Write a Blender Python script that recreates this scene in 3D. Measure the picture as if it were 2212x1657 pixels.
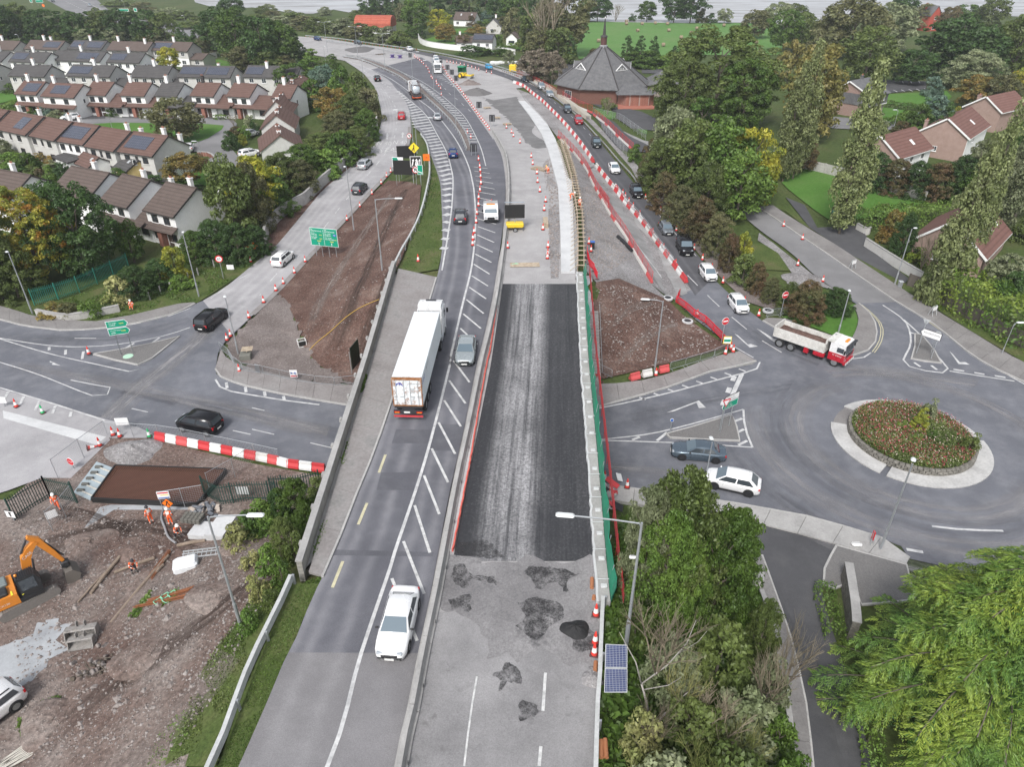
import bpy,bmesh,math,random
import numpy as np
from mathutils import Vector as VV,Matrix as MX,noise as mnoise
from mathutils.geometry import delaunay_2d_cdt
for o in list(bpy.data.objects):bpy.data.objects.remove(o)
S=bpy.context.scene;C=S.collection
R=math.radians
rnd=random.Random(7)
# ------ camera
CAMZ,PITCH,F=40.0,R(32.0),1534.0
cam=bpy.data.cameras.new('camera');camo=bpy.data.objects.new('camera',cam);C.objects.link(camo)
camo.location=(0,0,CAMZ);camo.rotation_euler=(R(90)-PITCH,0,0)
cam.sensor_fit='HORIZONTAL';cam.angle=2*math.atan(1106/F);cam.clip_start=.5;cam.clip_end=9000
S.camera=camo
# ------ overcast daylight
W=bpy.data.worlds.new('World');S.world=W;W.use_nodes=True
nt=W.node_tree;nt.nodes.clear()
sky=nt.nodes.new('ShaderNodeTexSky');sky.sky_type='NISHITA';sky.sun_disc=False
SUN_EL,SUN_AZ=R(48),R(200)
sky.sun_elevation=SUN_EL;sky.sun_rotation=SUN_AZ;sky.dust_density=3.0;sky.ozone_density=1.0;sky.air_density=1.0
hs=nt.nodes.new('ShaderNodeHueSaturation');hs.inputs['Saturation'].default_value=.34
bg=nt.nodes.new('ShaderNodeBackground');bg.inputs['Strength'].default_value=.125
wo=nt.nodes.new('ShaderNodeOutputWorld')
nt.links.new(sky.outputs[0],hs.inputs['Color']);nt.links.new(hs.outputs[0],bg.inputs['Color']);nt.links.new(bg.outputs[0],wo.inputs[0])
sl=bpy.data.lights.new('sun','SUN');sl.energy=1.5;sl.angle=R(13);sl.color=(1,.98,.95)
so=bpy.data.objects.new('sun',sl);C.objects.link(so)
_d=VV((math.sin(SUN_AZ)*math.cos(SUN_EL),math.cos(SUN_AZ)*math.cos(SUN_EL),math.sin(SUN_EL)))
so.rotation_euler=_d.to_track_quat('Z','Y').to_euler();so.location=(0,0,120)
S.view_settings.view_transform='Standard';S.view_settings.look='None'
S.view_settings.exposure=0.76;S.view_settings.gamma=1.0;S.view_settings.use_curve_mapping=False
cy=S.cycles;cy.use_denoising=True;cy.max_bounces=5;cy.diffuse_bounces=3;cy.glossy_bounces=2
cy.transmission_bounces=3;cy.transparent_max_bounces=6;cy.caustics_reflective=False;cy.caustics_refractive=False
# ------ land and pixel-to-place helpers
def ray(px,py):
 x=(px-1106)/F;y=-(py-828.5)/F;c,s=math.cos(PITCH),math.sin(PITCH)
 return VV((x,c+y*s,-s+y*c))
def at(px,py,z):
 d=ray(px,py);t=(z-CAMZ)/d.z
 return VV((d.x*t,d.y*t,z))
def sstep(a,b,x):t=np.clip((x-a)/(b-a),0,1);return t*t*(3-2*t)
def zm(Y):return 6.0-3.0*sstep(100.,185.,Y)
def zb(Y):return 3.0*sstep(70.,185.,Y)
def mp(px,py):
 z=6.0
 for _ in range(12):
  p=at(px,py,z);z=float(zm(p.y))
 return at(px,py,z)
def _poly(a):return np.array([(p.x,p.y)for p in a])
LEFT_A=[(850,590),(868,560),(904,454),(926,365),(918,310),(903,277),(880,200)]
RIGHT_A=[(1120,195),(1180,262),(1212,325),(1232,392),(1244,470),(1250,545),(1245,592)]
POLY_A=_poly([mp(*p)for p in LEFT_A+RIGHT_A])
POLY_B=np.array([(p.x,p.y)for p in[at(640,1262,6),at(1308,1290,6),at(1290,1657,6)]]+[(3.0,-60),(-28,-60)]+[(p.x,p.y)for p in[at(470,1657,6)]])
def pdist(poly,X,Y):
 d2=np.full(X.shape,1e18);ins=np.zeros(X.shape,bool);n=len(poly)
 for i in range(n):
  ax,ay=poly[i];bx,by=poly[(i+1)%n];ex,ey=bx-ax,by-ay
  t=np.clip(((X-ax)*ex+(Y-ay)*ey)/(ex*ex+ey*ey+1e-9),0,1)
  d2=np.minimum(d2,(X-ax-t*ex)**2+(Y-ay-t*ey)**2)
  c=(ay>Y)!=(by>Y)
  with np.errstate(divide='ignore',invalid='ignore'):
   ins^=c&(X<(bx-ax)*(Y-ay)/((by-ay)if by!=ay else 1e-9)+ax)
 return np.where(ins,0,np.sqrt(d2))
ISLAND=at(1969,968,0)
def hh(X,Y):
 X=np.asarray(X,float);Y=np.asarray(Y,float)
 b=zb(Y)
 e=np.maximum(zm(Y)-.06-.46*pdist(POLY_A,X,Y),5.94-.42*pdist(POLY_B,X,Y))
 e=e+np.where((e>b+.3)&(e<zm(Y)-.4),.05*np.sin(X*.9+Y*.6)*np.sin(Y*.8-X*.3),0)
 return np.maximum(b,e)
def _sd(poly,x,y):
 d2=1e18;ins=False
 for ax,ay,bx,by in poly:
  ex,ey=bx-ax,by-ay;t=((x-ax)*ex+(y-ay)*ey)/(ex*ex+ey*ey+1e-9);t=0 if t<0 else 1 if t>1 else t
  q=(x-ax-t*ex)**2+(y-ay-t*ey)**2
  if q<d2:d2=q
  if(ay>y)!=(by>y)and x<ex*(y-ay)/(ey or 1e-9)+ax:ins=not ins
 return 0.if ins else math.sqrt(d2)
_SA=[(*map(float,POLY_A[i]),*map(float,POLY_A[(i+1)%len(POLY_A)]))for i in range(len(POLY_A))];_SB=[(*map(float,POLY_B[i]),*map(float,POLY_B[(i+1)%len(POLY_B)]))for i in range(len(POLY_B))]
def _ss(a,b,x):t=(x-a)/(b-a);t=0 if t<0 else 1 if t>1 else t;return t*t*(3-2*t)
def h(x,y):
 b=3.*_ss(70.,185.,y);m=6.-3.*_ss(100.,185.,y);e=max(m-.06-.46*_sd(_SA,x,y),5.94-.42*_sd(_SB,x,y))
 if b+.3<e<m-.4:e+=.05*math.sin(x*.9+y*.6)*math.sin(y*.8-x*.3)
 return max(b,e)
def g(px,py):
 d=ray(px,py);ts=np.linspace(20,1000,420);X,Y,Z=d.x*ts,d.y*ts,CAMZ+d.z*ts
 f=Z-hh(X,Y);k=int(np.argmax(f<0))if(f<0).any()else len(ts)-1
 a,b=ts[max(k-1,0)],ts[k]
 for _ in range(18):
  m=(a+b)/2
  if CAMZ+d.z*m-h(d.x*m,d.y*m)<0:b=m
  else:a=m
 return VV((d.x*b,d.y*b,h(d.x*b,d.y*b)))
TX=[0,545,1090,1606.5];TY=[0,393.6,787.2,1203.2]
def T(r,c,*pts):return[(TX[c-1]+.27412*x,TY[r-1]+.27412*y)for x,y in pts]
def cr(pts,n=5):
 P=[VV(p)for p in pts];out=[]
 for i in range(len(P)-1):
  p0=P[max(i-1,0)];p1=P[i];p2=P[i+1];p3=P[min(i+2,len(P)-1)]
  for k in range(n):
   t=k/n
   out.append(.5*((2*p1)+(p2-p0)*t+(2*p0-5*p1+4*p2-p3)*t*t+(3*p1-p0-3*p2+p3)*t**3))
 out.append(P[-1]);return out
def plen(P):return sum((P[i+1]-P[i]).length for i in range(len(P)-1))
def resample(P,n):
 L=[0]
 for i in range(len(P)-1):L.append(L[-1]+(P[i+1]-P[i]).length)
 out=[];j=0
 for k in range(n):
  s=L[-1]*k/(n-1)
  while j<len(P)-2 and L[j+1]<s:j+=1
  d=L[j+1]-L[j];out.append(P[j].lerp(P[j+1],(s-L[j])/d if d>1e-9 else 0))
 return out
 # ------ materials
MATS={}
def srgb(hx):
 hx=hx.lstrip('#');v=[int(hx[i:i+2],16)/255 for i in(0,2,4)]
 return tuple((x/12.92 if x<=.04045 else((x+.055)/1.055)**2.4)for x in v)
class N:
 def __init__(s,name):
  s.m=bpy.data.materials.new(name);s.m.use_nodes=True;s.t=s.m.node_tree;s.b=s.t.nodes['Principled BSDF'];MATS[name]=s.m
 def n(s,typ,**kw):
  o=s.t.nodes.new('ShaderNode'+typ)
  for k,v in kw.items():
   if k.startswith('i_'):o.inputs[int(k[2:])if k[2:].isdigit()else k[2:]].default_value=v
   else:setattr(o,k,v)
  return o
 def l(s,a,b):s.t.links.new(a,b)
 def co(s,kind='Object'):return s.n('TexCoord').outputs[kind]
 def pos(s):return s.n('NewGeometry').outputs['Position']
 def noise(s,scale,detail=4,vec=None,rough=.55):
  o=s.n('TexNoise');o.inputs['Scale'].default_value=scale;o.inputs['Detail'].default_value=detail;o.inputs['Roughness'].default_value=rough
  if vec is not None:s.l(vec,o.inputs['Vector'])
  return o.outputs['Fac']
 def ramp(s,fac,stops):
  o=s.n('ValToRGB');e=o.color_ramp.elements
  while len(e)<len(stops):e.new(.5)
  for i,(p,c)in enumerate(stops):e[i].position=p;e[i].color=(*c,1)if len(c)==3 else c
  s.l(fac,o.inputs[0]);return o.outputs[0]
 def fr(s,fac,a,b,c=0.,d=1.):
  o=s.n('MapRange');o.inputs[1].default_value=a;o.inputs[2].default_value=b;o.inputs[3].default_value=c;o.inputs[4].default_value=d
  s.l(fac,o.inputs[0]);return o.outputs[0]
 def mix(s,fac,a,b,mode='MIX'):
  o=s.n('Mix',data_type='RGBA',blend_type=mode)
  for v,k in((fac,0),(a,6),(b,7)):
   if isinstance(v,(int,float)):o.inputs[k].default_value=v
   elif isinstance(v,tuple):o.inputs[k].default_value=(*v,1)
   else:s.l(v,o.inputs[k])
  return o.outputs[2]
 def math(s,op,a,b=0.):
  o=s.n('Math',operation=op)
  for v,k in((a,0),(b,1)):
   if isinstance(v,(int,float)):o.inputs[k].default_value=v
   else:s.l(v,o.inputs[k])
  return o.outputs[0]
 def out(s,col,rough=.8,bump=None,dist=.02,strength=.6,metal=0.,spec=.3):
  if isinstance(col,tuple):s.b.inputs['Base Color'].default_value=(*col,1)
  else:s.l(col,s.b.inputs['Base Color'])
  if isinstance(rough,(int,float)):s.b.inputs['Roughness'].default_value=rough
  else:s.l(rough,s.b.inputs['Roughness'])
  s.b.inputs['Metallic'].default_value=metal;s.b.inputs['Specular IOR Level'].default_value=spec
  if bump is not None:
   o=s.n('Bump');o.inputs['Distance'].default_value=dist;o.inputs['Strength'].default_value=strength
   s.l(bump,o.inputs['Height']);s.l(o.outputs[0],s.b.inputs['Normal'])
  return s.m
def plain(name,col,rough=.5,metal=0.,var=.12,scale=6.,spec=.4):
 if name in MATS:return MATS[name]
 if isinstance(col,str):col=srgb(col)
 k=N(name);f=k.noise(scale,5,k.co())
 c=k.mix(f,tuple(x*(1-var)for x in col),tuple(min(1,x*(1+var))for x in col))
 r=k.fr(f,.3,.7,max(0,rough-.08),min(1,rough+.08))
 return k.out(c,r,metal=metal,spec=spec)
def ground(name,cols,scale,speck=None,speckscale=9.,bumpd=.05,rough=.9,fine=.25,finescale=7.,vor=None):
 """patchy ground: cols = colour stops over large noise, fine grain, optional pale specks (stones)"""
 if name in MATS:return MATS[name]
 k=N(name);p=k.pos()
 f=k.noise(scale,6,p,.6)
 c=k.ramp(f,[(.28+.44*i/max(1,len(cols)-1),x)for i,x in enumerate(cols)])
 fi=k.noise(finescale,4,p,.7);c=k.mix(k.fr(fi,.25,.75,-fine,fine),c,(1,1,1),'MIX')if False else k.mix(1.0,c,k.ramp(fi,[(.25,(1-fine,)*3),(.75,(1+fine,)*3)]),'MULTIPLY')
 hgt=fi
 if speck:
  v=k.n('TexVoronoi',feature='F1');v.inputs['Scale'].default_value=speckscale;k.l(p,v.inputs['Vector'])
  rn=k.n('TexWhiteNoise');k.l(v.outputs['Color'],rn.inputs[0])
  s=k.math('MULTIPLY',k.fr(v.outputs['Distance'],.22,.34,1,0),k.fr(rn.outputs[0],.55,.75,0,1))
  c=k.mix(s,c,speck);hgt=k.math('ADD',fi,k.math('MULTIPLY',s,.6))
 if speck:hgt=k.math('ADD',hgt,k.math('MULTIPLY',k.noise(.7,4,p,.6),2.2))
 return k.out(c,rough,hgt,bumpd*(2.if speck else 1.),.8,spec=.15)
def asphalt(name,base,streak=None,patch=.18,dust=(.34,.33,.34),dustamt=.35,rough=.85,streaks=()):
 """asphalt in UV metres (u across, v along): grain, patches, pale wheel tracks, dust"""
 if name in MATS:return MATS[name]
 k=N(name);p=k.pos();uv=k.n('TexCoord').outputs['UV']
 a=k.noise(.13,4,p);b=k.noise(22.,3,p,.8);d=k.noise(.5,5,p,.65)
 c=k.mix(k.fr(a,.3,.7),tuple(x*(1-patch)for x in base),tuple(x*(1+patch)for x in base))
 if streaks:
  sx=k.n('SeparateXYZ');k.l(uv,sx.inputs[0]);tot=None
  wob=k.noise(.12,2,p);u=k.math('ADD',sx.outputs[0],k.fr(wob,0,1,-.25,.25))
  for(u0,wd,am)in streaks:
   q=k.math('DIVIDE',k.math('SUBTRACT',u,u0),wd);q=k.math('MULTIPLY',k.math('EXPONENT',k.math('MULTIPLY',k.math('MULTIPLY',q,q),-1.)),am)
   tot=q if tot is None else k.math('ADD',tot,q)
  tot=k.math('MULTIPLY',tot,k.fr(d,.3,.7,.6,1.2))
  c=k.mix(tot,c,dust)
 c=k.mix(k.math('MULTIPLY',k.fr(d,.45,.75),dustamt),c,dust)
 c=k.mix(1.,c,k.ramp(b,[(.25,(.72,)*3),(.75,(1.28,)*3)]),'MULTIPLY')
 return k.out(c,rough,b,.012,.7,spec=.25)
 # ------ mesh builder
class MB:
 def __init__(s):s.v=[];s.f=[];s.mi=[];s.uv=None
 def add(s,vs,fs,m=0):
  o=len(s.v);s.v+=[tuple(v)for v in vs];s.f+=[tuple(i+o for i in f)for f in fs];s.mi+=[m]*len(fs);return s
 def box(s,c,d,m=0,M=None,taper=1.):
  x,y,z=d[0]/2,d[1]/2,d[2]/2
  vs=[VV((c[0]+a*x*(taper if k>0 else 1),c[1]+b*y*(taper if k>0 else 1),c[2]+k*z))for k in(-1,1)for a,b in((-1,-1),(1,-1),(1,1),(-1,1))]
  if M is not None:vs=[M@v for v in vs]
  return s.add(vs,[(3,2,1,0),(4,5,6,7),(0,1,5,4),(1,2,6,5),(2,3,7,6),(3,0,4,7)],m)
 def rbox(s,c,d,b=.05,m=0,M=None):
  x,y,z=d[0]/2,d[1]/2,d[2]/2;rings=[]
  for(kz,ins)in((-z,b),(-z+b,0),(z-b,0),(z,b)):
   X,Y=x-ins,y-ins;q=b
   rings.append([(X,-Y+q),(X,Y-q),(X-q,Y),(-X+q,Y),(-X,Y-q),(-X,-Y+q),(-X+q,-Y),(X-q,-Y)])
   rings[-1]=[VV((c[0]+u,c[1]+w,c[2]+kz))for u,w in rings[-1]]
  vs=sum(rings,[]);fs=[tuple(range(7,-1,-1)),tuple(range(24,32))]
  for k in range(3):
   for i in range(8):fs.append((k*8+i,k*8+(i+1)%8,k*8+8+(i+1)%8,k*8+8+i))
  if M is not None:vs=[M@v for v in vs]
  return s.add(vs,fs,m)
 def tube(s,pts,r,n=6,m=0,caps=True):
  P=[VV(p)for p in pts];rs=r if isinstance(r,(list,tuple))else[r]*len(P);rings=[];up=None
  for i,p in enumerate(P):
   d=(P[min(i+1,len(P)-1)]-P[max(i-1,0)]).normalized()
   if up is None:up=d.orthogonal().normalized()
   a=up-d*up.dot(d)
   a=a.normalized()if a.length>1e-6 else d.orthogonal().normalized()
   up=a;b=d.cross(a)
   rings.append([p+(a*math.cos(2*math.pi*k/n)+b*math.sin(2*math.pi*k/n))*rs[i]for k in range(n)])
  vs=sum(rings,[]);fs=[]
  for i in range(len(P)-1):
   for k in range(n):fs.append((i*n+k,i*n+(k+1)%n,(i+1)*n+(k+1)%n,(i+1)*n+k))
  if caps:fs+=[tuple(range(n-1,-1,-1)),tuple(range((len(P)-1)*n,len(P)*n))]
  return s.add(vs,fs,m)
 def lathe(s,prof,n=12,m=0,c=(0,0,0),M=None,caps=True):
  vs=[];fs=[]
  for r,z in prof:
   for k in range(n):a=2*math.pi*k/n;vs.append(VV((c[0]+r*math.cos(a),c[1]+r*math.sin(a),c[2]+z)))
  for i in range(len(prof)-1):
   for k in range(n):fs.append((i*n+k,i*n+(k+1)%n,(i+1)*n+(k+1)%n,(i+1)*n+k))
  if caps:fs+=[tuple(range(n-1,-1,-1)),tuple(range((len(prof)-1)*n,len(prof)*n))]
  if M is not None:vs=[M@v for v in vs]
  return s.add(vs,fs,m)
 def prism(s,poly,z0,z1,m=0,M=None):
  n=len(poly);vs=[VV((x,y,z))for z in(z0,z1)for x,y in poly]
  if M is not None:vs=[M@v for v in vs]
  a=sum(poly[i][0]*poly[(i+1)%n][1]-poly[(i+1)%n][0]*poly[i][1]for i in range(n))
  fs=[tuple(range(n-1,-1,-1)),tuple(range(n,2*n))]+[(i,(i+1)%n,n+(i+1)%n,n+i)for i in range(n)]
  if a<0:fs=[f[::-1]for f in fs]
  return s.add(vs,fs,m)
 def quad(s,a,b,c,d,m=0):return s.add([a,b,c,d],[(0,1,2,3)],m)
 def mesh(s,name,mats,smooth=False):
  me=bpy.data.meshes.new(name);me.from_pydata([tuple(v)for v in s.v],[],s.f)
  for m in(mats if isinstance(mats,(list,tuple))else[mats]):me.materials.append(m)
  if any(s.mi):me.polygons.foreach_set('material_index',s.mi)
  if smooth:me.polygons.foreach_set('use_smooth',[True]*len(s.f))
  me.update();return me
 def build(s,name,mats,parent=None,loc=None,rz=None,smooth=False):
  return obj(name,s.mesh(name,mats,smooth),parent,loc,rz)
def obj(name,me,parent=None,loc=None,rz=None):
 o=bpy.data.objects.new(name,me);C.objects.link(o)
 if parent is not None:o.parent=parent
 if loc is not None:o.location=loc
 if rz is not None:o.rotation_euler=(0,0,rz)
 return o
def tag(o,label,cat,group=None):
 o['label']=label;o['category']=cat
 if group:o['group']=group
 return o
def thing(name,label,cat,loc=(0,0,0),rz=0,group=None):
 o=bpy.data.objects.new(name,None);C.objects.link(o);o.empty_display_size=.3
 o.location=loc;o.rotation_euler=(0,0,rz);return tag(o,label,cat,group)
def struct(o):o['kind']='structure';return o
def stuff(o):o['kind']='stuff';return o
def kids(o):return[c for c in bpy.data.objects if c.parent==o]
def copy_tree(o,loc=None,rz=None,label=None,parent=None,ch=None):
 c=o.copy();C.objects.link(c);c.parent=parent
 if loc is not None:c.location=loc
 if rz is not None:c.rotation_euler=(0,0,rz)
 if label:c['label']=label
 for k in(ch if ch is not None else kids(o)):
  k2=k.copy();C.objects.link(k2);k2 .parent=c
 return c
def textmesh(body,size,mat,align='CENTER'):
 cu=bpy.data.curves.new('lettering','FONT');cu.body=body;cu.size=size;cu.align_x=align;cu.align_y='CENTER';cu.resolution_u=2
 o=bpy.data.objects.new('lettering',cu);me=o.to_mesh().copy();bpy.data.objects.remove(o)
 me.materials.clear();me.materials.append(mat);return me
ORD=['first','second','third','fourth','fifth','sixth','seventh','eighth','ninth','tenth','eleventh','twelfth','thirteenth','fourteenth','fifteenth','sixteenth','seventeenth','eighteenth','nineteenth','twentieth']
def nth(i):
 if i<20:return ORD[i]
 t,u=divmod(i+1,10);base={2:'twenty',3:'thirty',4:'forty',5:'fifty',6:'sixty',7:'seventy',8:'eighty',9:'ninety'}[t]
 return base+'-'+ORD[u-1]if u else{'twenty':'twentieth','thirty':'thirtieth','forty':'fortieth','fifty':'fiftieth','sixty':'sixtieth','seventy':'seventieth','eighty':'eightieth','ninety':'ninetieth'}[base]
 # ------ bodies (one continuous skin per pose)
POSES=dict(stand=dict(hip=(0,0,.95),knee=((.02,.12,.52),(.02,-.12,.52)),foot=((0,.14,.08),(.0,-.14,.08)),chest=(.02,0,1.38),head=(.04,0,1.66),elbow=((-.02,.30,1.14),(-.02,-.30,1.14)),hand=((.12,.28,.90),(.12,-.28,.90))),work=dict(hip=(0,0,.92),knee=((.12,.13,.50),(.02,-.13,.50)),foot=((.02,.16,.08),(-.08,-.15,.08)),chest=(.26,0,1.30),head=(.42,0,1.54),elbow=((.30,.30,1.04),(.32,-.28,1.06)),hand=((.52,.16,.90),(.54,-.10,.94))),bend=dict(hip=(-.1,0,.88),knee=((.1,.13,.48),(.04,-.13,.48)),foot=((.0,.16,.08),(-.05,-.15,.08)),chest=(.38,0,1.05),head=(.62,0,1.14),elbow=((.44,.26,.76),(.44,-.26,.76)),hand=((.62,.14,.46),(.62,-.10,.50))),sit=dict(hip=(0,0,.45),knee=((.42,.14,.50),(.42,-.14,.50)),foot=((.46,.16,.08),(.46,-.16,.08)),chest=(.06,0,.92),head=(.14,0,1.20),elbow=((.14,.30,.70),(.14,-.30,.70)),hand=((.36,.12,.62),(.36,-.12,.62))),walk=dict(hip=(0,0,.93),knee=((.18,.1,.52),(-.06,-.1,.50)),foot=((.22,.11,.08),(-.30,-.11,.14)),chest=(.05,0,1.36),head=(.10,0,1.64),elbow=((-.16,.28,1.12),(.14,-.28,1.10)),hand=((-.06,.28,.90),(.34,-.24,1.0))))
def body_mesh(pose):
 P=POSES[pose];V=lambda*a:VV(a);vs=[];es=[];rs=[];tg=[]
 def add(p,r,par=None,t_=0):
  vs.append(VV(p));rs.append(r)
  if par is not None:es.append((par,len(vs)-1));tg.append(t_)
  return len(vs)-1
 hip,chest,head=VV(P['hip']),VV(P['chest']),VV(P['head']);r0=add(hip,(.155,.125));w1=add(hip.lerp(chest,.5),(.145,.115),r0,1);ch_=add(chest,(.165,.125),w1,1);nk=add(chest.lerp(head,.52),(.055,.055),ch_,3);hd=add(head,(.088,.10),nk,3);add(head+VV((0,0,.11)),(.07,.075),hd,3);add(head+VV((.105,0,-.01)),(.018,.022),hd,3)
 for i in range(2):
  s=1 if i==0 else-1;kn,ft,el,ha=[VV(P[q][i])for q in('knee','foot','elbow','hand')];hj=add(hip+VV((0,s*.10,-.04)),(.10,.10),r0,2);kk=add(kn,(.075,.075),add(kn.lerp(hip+VV((0,s*.1,-.04)),.5),(.088,.088),hj,2),2);an=add(ft+VV((-.03,0,.05)),(.055,.055),kk,2);add(ft+VV((.16,0,-.02)),(.05,.04),an,4)
  sh=add(chest+VV((0,s*.19,.06)),(.068,.068),ch_,1);e_=add(el,(.052,.052),sh,1);wr=add(el.lerp(ha,.88),(.036,.036),e_,1);pm=add(ha,(.032,.026),wr,5);d_=(ha-el).normalized()
  for q in range(4):sd=VV((0,1,0))*(q-1.5)*.02;f1=add(ha+d_*(.045+.006*(q in(1,2)))+sd,(.009,.009),pm,5);add(ha+d_*(.075+.01*(q in(1,2)))+sd+VV((.012,-s*.012,-.012)),(.008,.008),f1,5)
  add(ha+d_*.02+VV((.035,-s*.02,0)),(.01,.01),pm,5)
 me=bpy.data.meshes.new('person_skeleton');me.from_pydata([tuple(v)for v in vs],es,[]);o=bpy.data.objects.new('person_skeleton',me);C.objects.link(o);md=o.modifiers.new('skin','SKIN');md.use_smooth_shade=True
 for i,sv_ in enumerate(me.skin_vertices[0].data):sv_.radius=rs[i];sv_.use_root=i==0
 sb=o.modifiers.new('sub','SUBSURF');sb.levels=1;sb.render_levels=1;bpy.context.view_layer.update();bm=bpy.data.meshes.new_from_object(o.evaluated_get(bpy.context.evaluated_depsgraph_get()));bpy.data.objects.remove(o);bm.name='person'
 bm.materials.clear()
 for _ in range(6):bm.materials.append(None)
 for pl in bm.polygons:
  c_=VV(pl.center);best=9;bt=1;bf=0
  for(a,b),t_ in zip(es,tg):
   A_,B_=vs[a],vs[b];f=max(0,min(1,(c_-A_).dot(B_-A_)/((B_-A_).length_squared+1e-9)));q=(c_-A_.lerp(B_,f)).length
   if q<best:best,bt,bf=q,t_,f
  pl.material_index={1:1,2:2,3:3,4:4,5:0}[bt]
  if bt==1 and .35<bf<.62 or bt==2 and .55<bf<.75 and c_.z<.5:pl.material_index=5
 return bm,head
BODIES={q:body_mesh(q)for q in POSES}
# ------ draped sheets
def zf(kind):
 if callable(kind):return kind
 if kind=='m':return lambda X,Y:zm(np.asarray(Y,float))+0*np.asarray(X,float)
 if kind=='h':return hh
 return lambda X,Y:np.full(np.shape(X),float(kind))
def world(pts,z='h',n=0):
 q=cr(pts,n)if n else pts
 out=[]
 for p in q:
  if len(p)==3:out.append(VV(p))
  else:out.append(mp(*p)if z=='m' else g(*p)if z=='h' else at(p[0],p[1],z))
 return out
def inside(poly,X,Y):return pdist(poly,X,Y)==0
def sheet(name,pts,mat,off,z='h',n=0,thick=0.,parent=None,step=2.,kind='structure',W=None,sub=None,rough=0.):
 P=W if W is not None else world(pts,z,n)
 if rough:
  P=resample(P+[P[0]],max(30,int(plen(P)/.35)))[:-1];P=[p+VV((mnoise.noise(p*1.1)+.5*mnoise.noise(p*3.),mnoise.noise(p*1.1+VV((9,3,1)))+.5*mnoise.noise(p*3.+VV((5,2,7))),0))*rough*1.6 for p in P]
 poly=np.array([(p.x,p.y)for p in P]);keep=[0]
 for i in range(1,len(poly)):
  if np.hypot(*(poly[i]-poly[keep[-1]]))>.03:keep.append(i)
 poly=poly[keep]
 x0,y0=poly.min(0);x1,y1=poly.max(0);G=[]
 def lattice(s,ya,yb):
  gx=np.arange(math.ceil(x0/s)*s,x1,s);gy=np.arange(math.ceil(max(y0,ya)/s)*s,min(y1,yb),s)
  if len(gx)*len(gy)==0 or len(gx)*len(gy)>60000:return
  X,Y=np.meshgrid(gx,gy);X,Y=X.ravel(),Y.ravel()
  k=inside(poly,X,Y);X,Y=X[k],Y[k]
  pp=np.vstack([poly,poly[:1]]);d=np.full(len(X),1e9)
  for i in range(len(poly)):
   ax,ay=pp[i];ex,ey=pp[i+1]-pp[i];t=np.clip(((X-ax)*ex+(Y-ay)*ey)/(ex*ex+ey*ey+1e-9),0,1)
   d=np.minimum(d,np.hypot(X-ax-t*ex,Y-ay-t*ey))
  k=d>.35*s
  G.extend(zip(X[k],Y[k]))
 st=sub or step
 if z=='h':lattice(st,-60,196);lattice(25.,196,1500)
 elif z=='m':lattice(4.,90,200)
 vs=[VV(p)for p in poly]+[VV(p)for p in G];nb=len(poly)
 vo,eo,fo,*_=delaunay_2d_cdt(vs,[(i,(i+1)%nb)for i in range(nb)],[],1,1e-5)
 X=np.array([v[0]for v in vo]);Y=np.array([v[1]for v in vo]);Z=zf(z)(X,Y)+off
 mb=MB();mb.v=[(float(a),float(b),float(c))for a,b,c in zip(X,Y,Z)]
 for f in fo:
  a,b,c=f[:3];s=(X[b]-X[a])*(Y[c]-Y[a])-(X[c]-X[a])*(Y[b]-Y[a])
  mb.f.append(tuple(f)if s>0 else tuple(f[::-1]))
 if thick:
  zz=zf(z)(poly[:,0],poly[:,1])+off;o=len(mb.v)
  ar=sum(poly[i][0]*poly[(i+1)%nb][1]-poly[(i+1)%nb][0]*poly[i][1]for i in range(nb))
  for i in range(nb):mb.v.append((poly[i][0],poly[i][1],zz[i]))
  for i in range(nb):mb.v.append((poly[i][0],poly[i][1],zz[i]-thick))
  for i in range(nb):
   j=(i+1)%nb;q=(o+i,o+j,o+nb+j,o+nb+i);mb.f.append(q[::-1]if ar>0 else q)
 mb.mi=[0]*len(mb.f)
 o=mb.build(name,mat,parent)
 if kind and parent is None:o['kind']=kind
 return o
def strip(name,left,right,mat,off,z='h',n=4,cols=6,seg=2.5,parent=None):
 A=world(left,z,0);B=world(right,z,0);A=cr(A,n);B=cr(B,n)
 k=max(4,int(max(plen(A),plen(B))/seg));A=resample(A,k);B=resample(B,k)
 mb=MB();uv=[];v=0
 for i in range(k):
  if i:v+=((A[i]+B[i])/2-(A[i-1]+B[i-1])/2).length
  w=(B[i]-A[i]).length
  for c in range(cols+1):
   t=c/cols;p=A[i].lerp(B[i],t);mb.v.append((p.x,p.y,0));uv.append((w*t,v))
 X=np.array([p[0]for p in mb.v]);Y=np.array([p[1]for p in mb.v]);Z=zf(z)(X,Y)+off
 mb.v=[(a,b,float(c))for(a,b,_),c in zip(mb.v,Z)]
 w=cols+1
 for i in range(k-1):
  for c in range(cols):mb.f.append((i*w+c,i*w+c+1,(i+1)*w+c+1,(i+1)*w+c))
 mb.mi=[0]*len(mb.f);me=mb.mesh(name,mat)
 if me.polygons[0].normal.z<0:me.flip_normals()
 ul=me.uv_layers.new(name='UVMap')
 for lp in me.loops:ul.data[lp.index].uv=uv[lp.vertex_index]
 o=obj(name,me,parent)
 if parent is None:o['kind']='structure'
 return o
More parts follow.
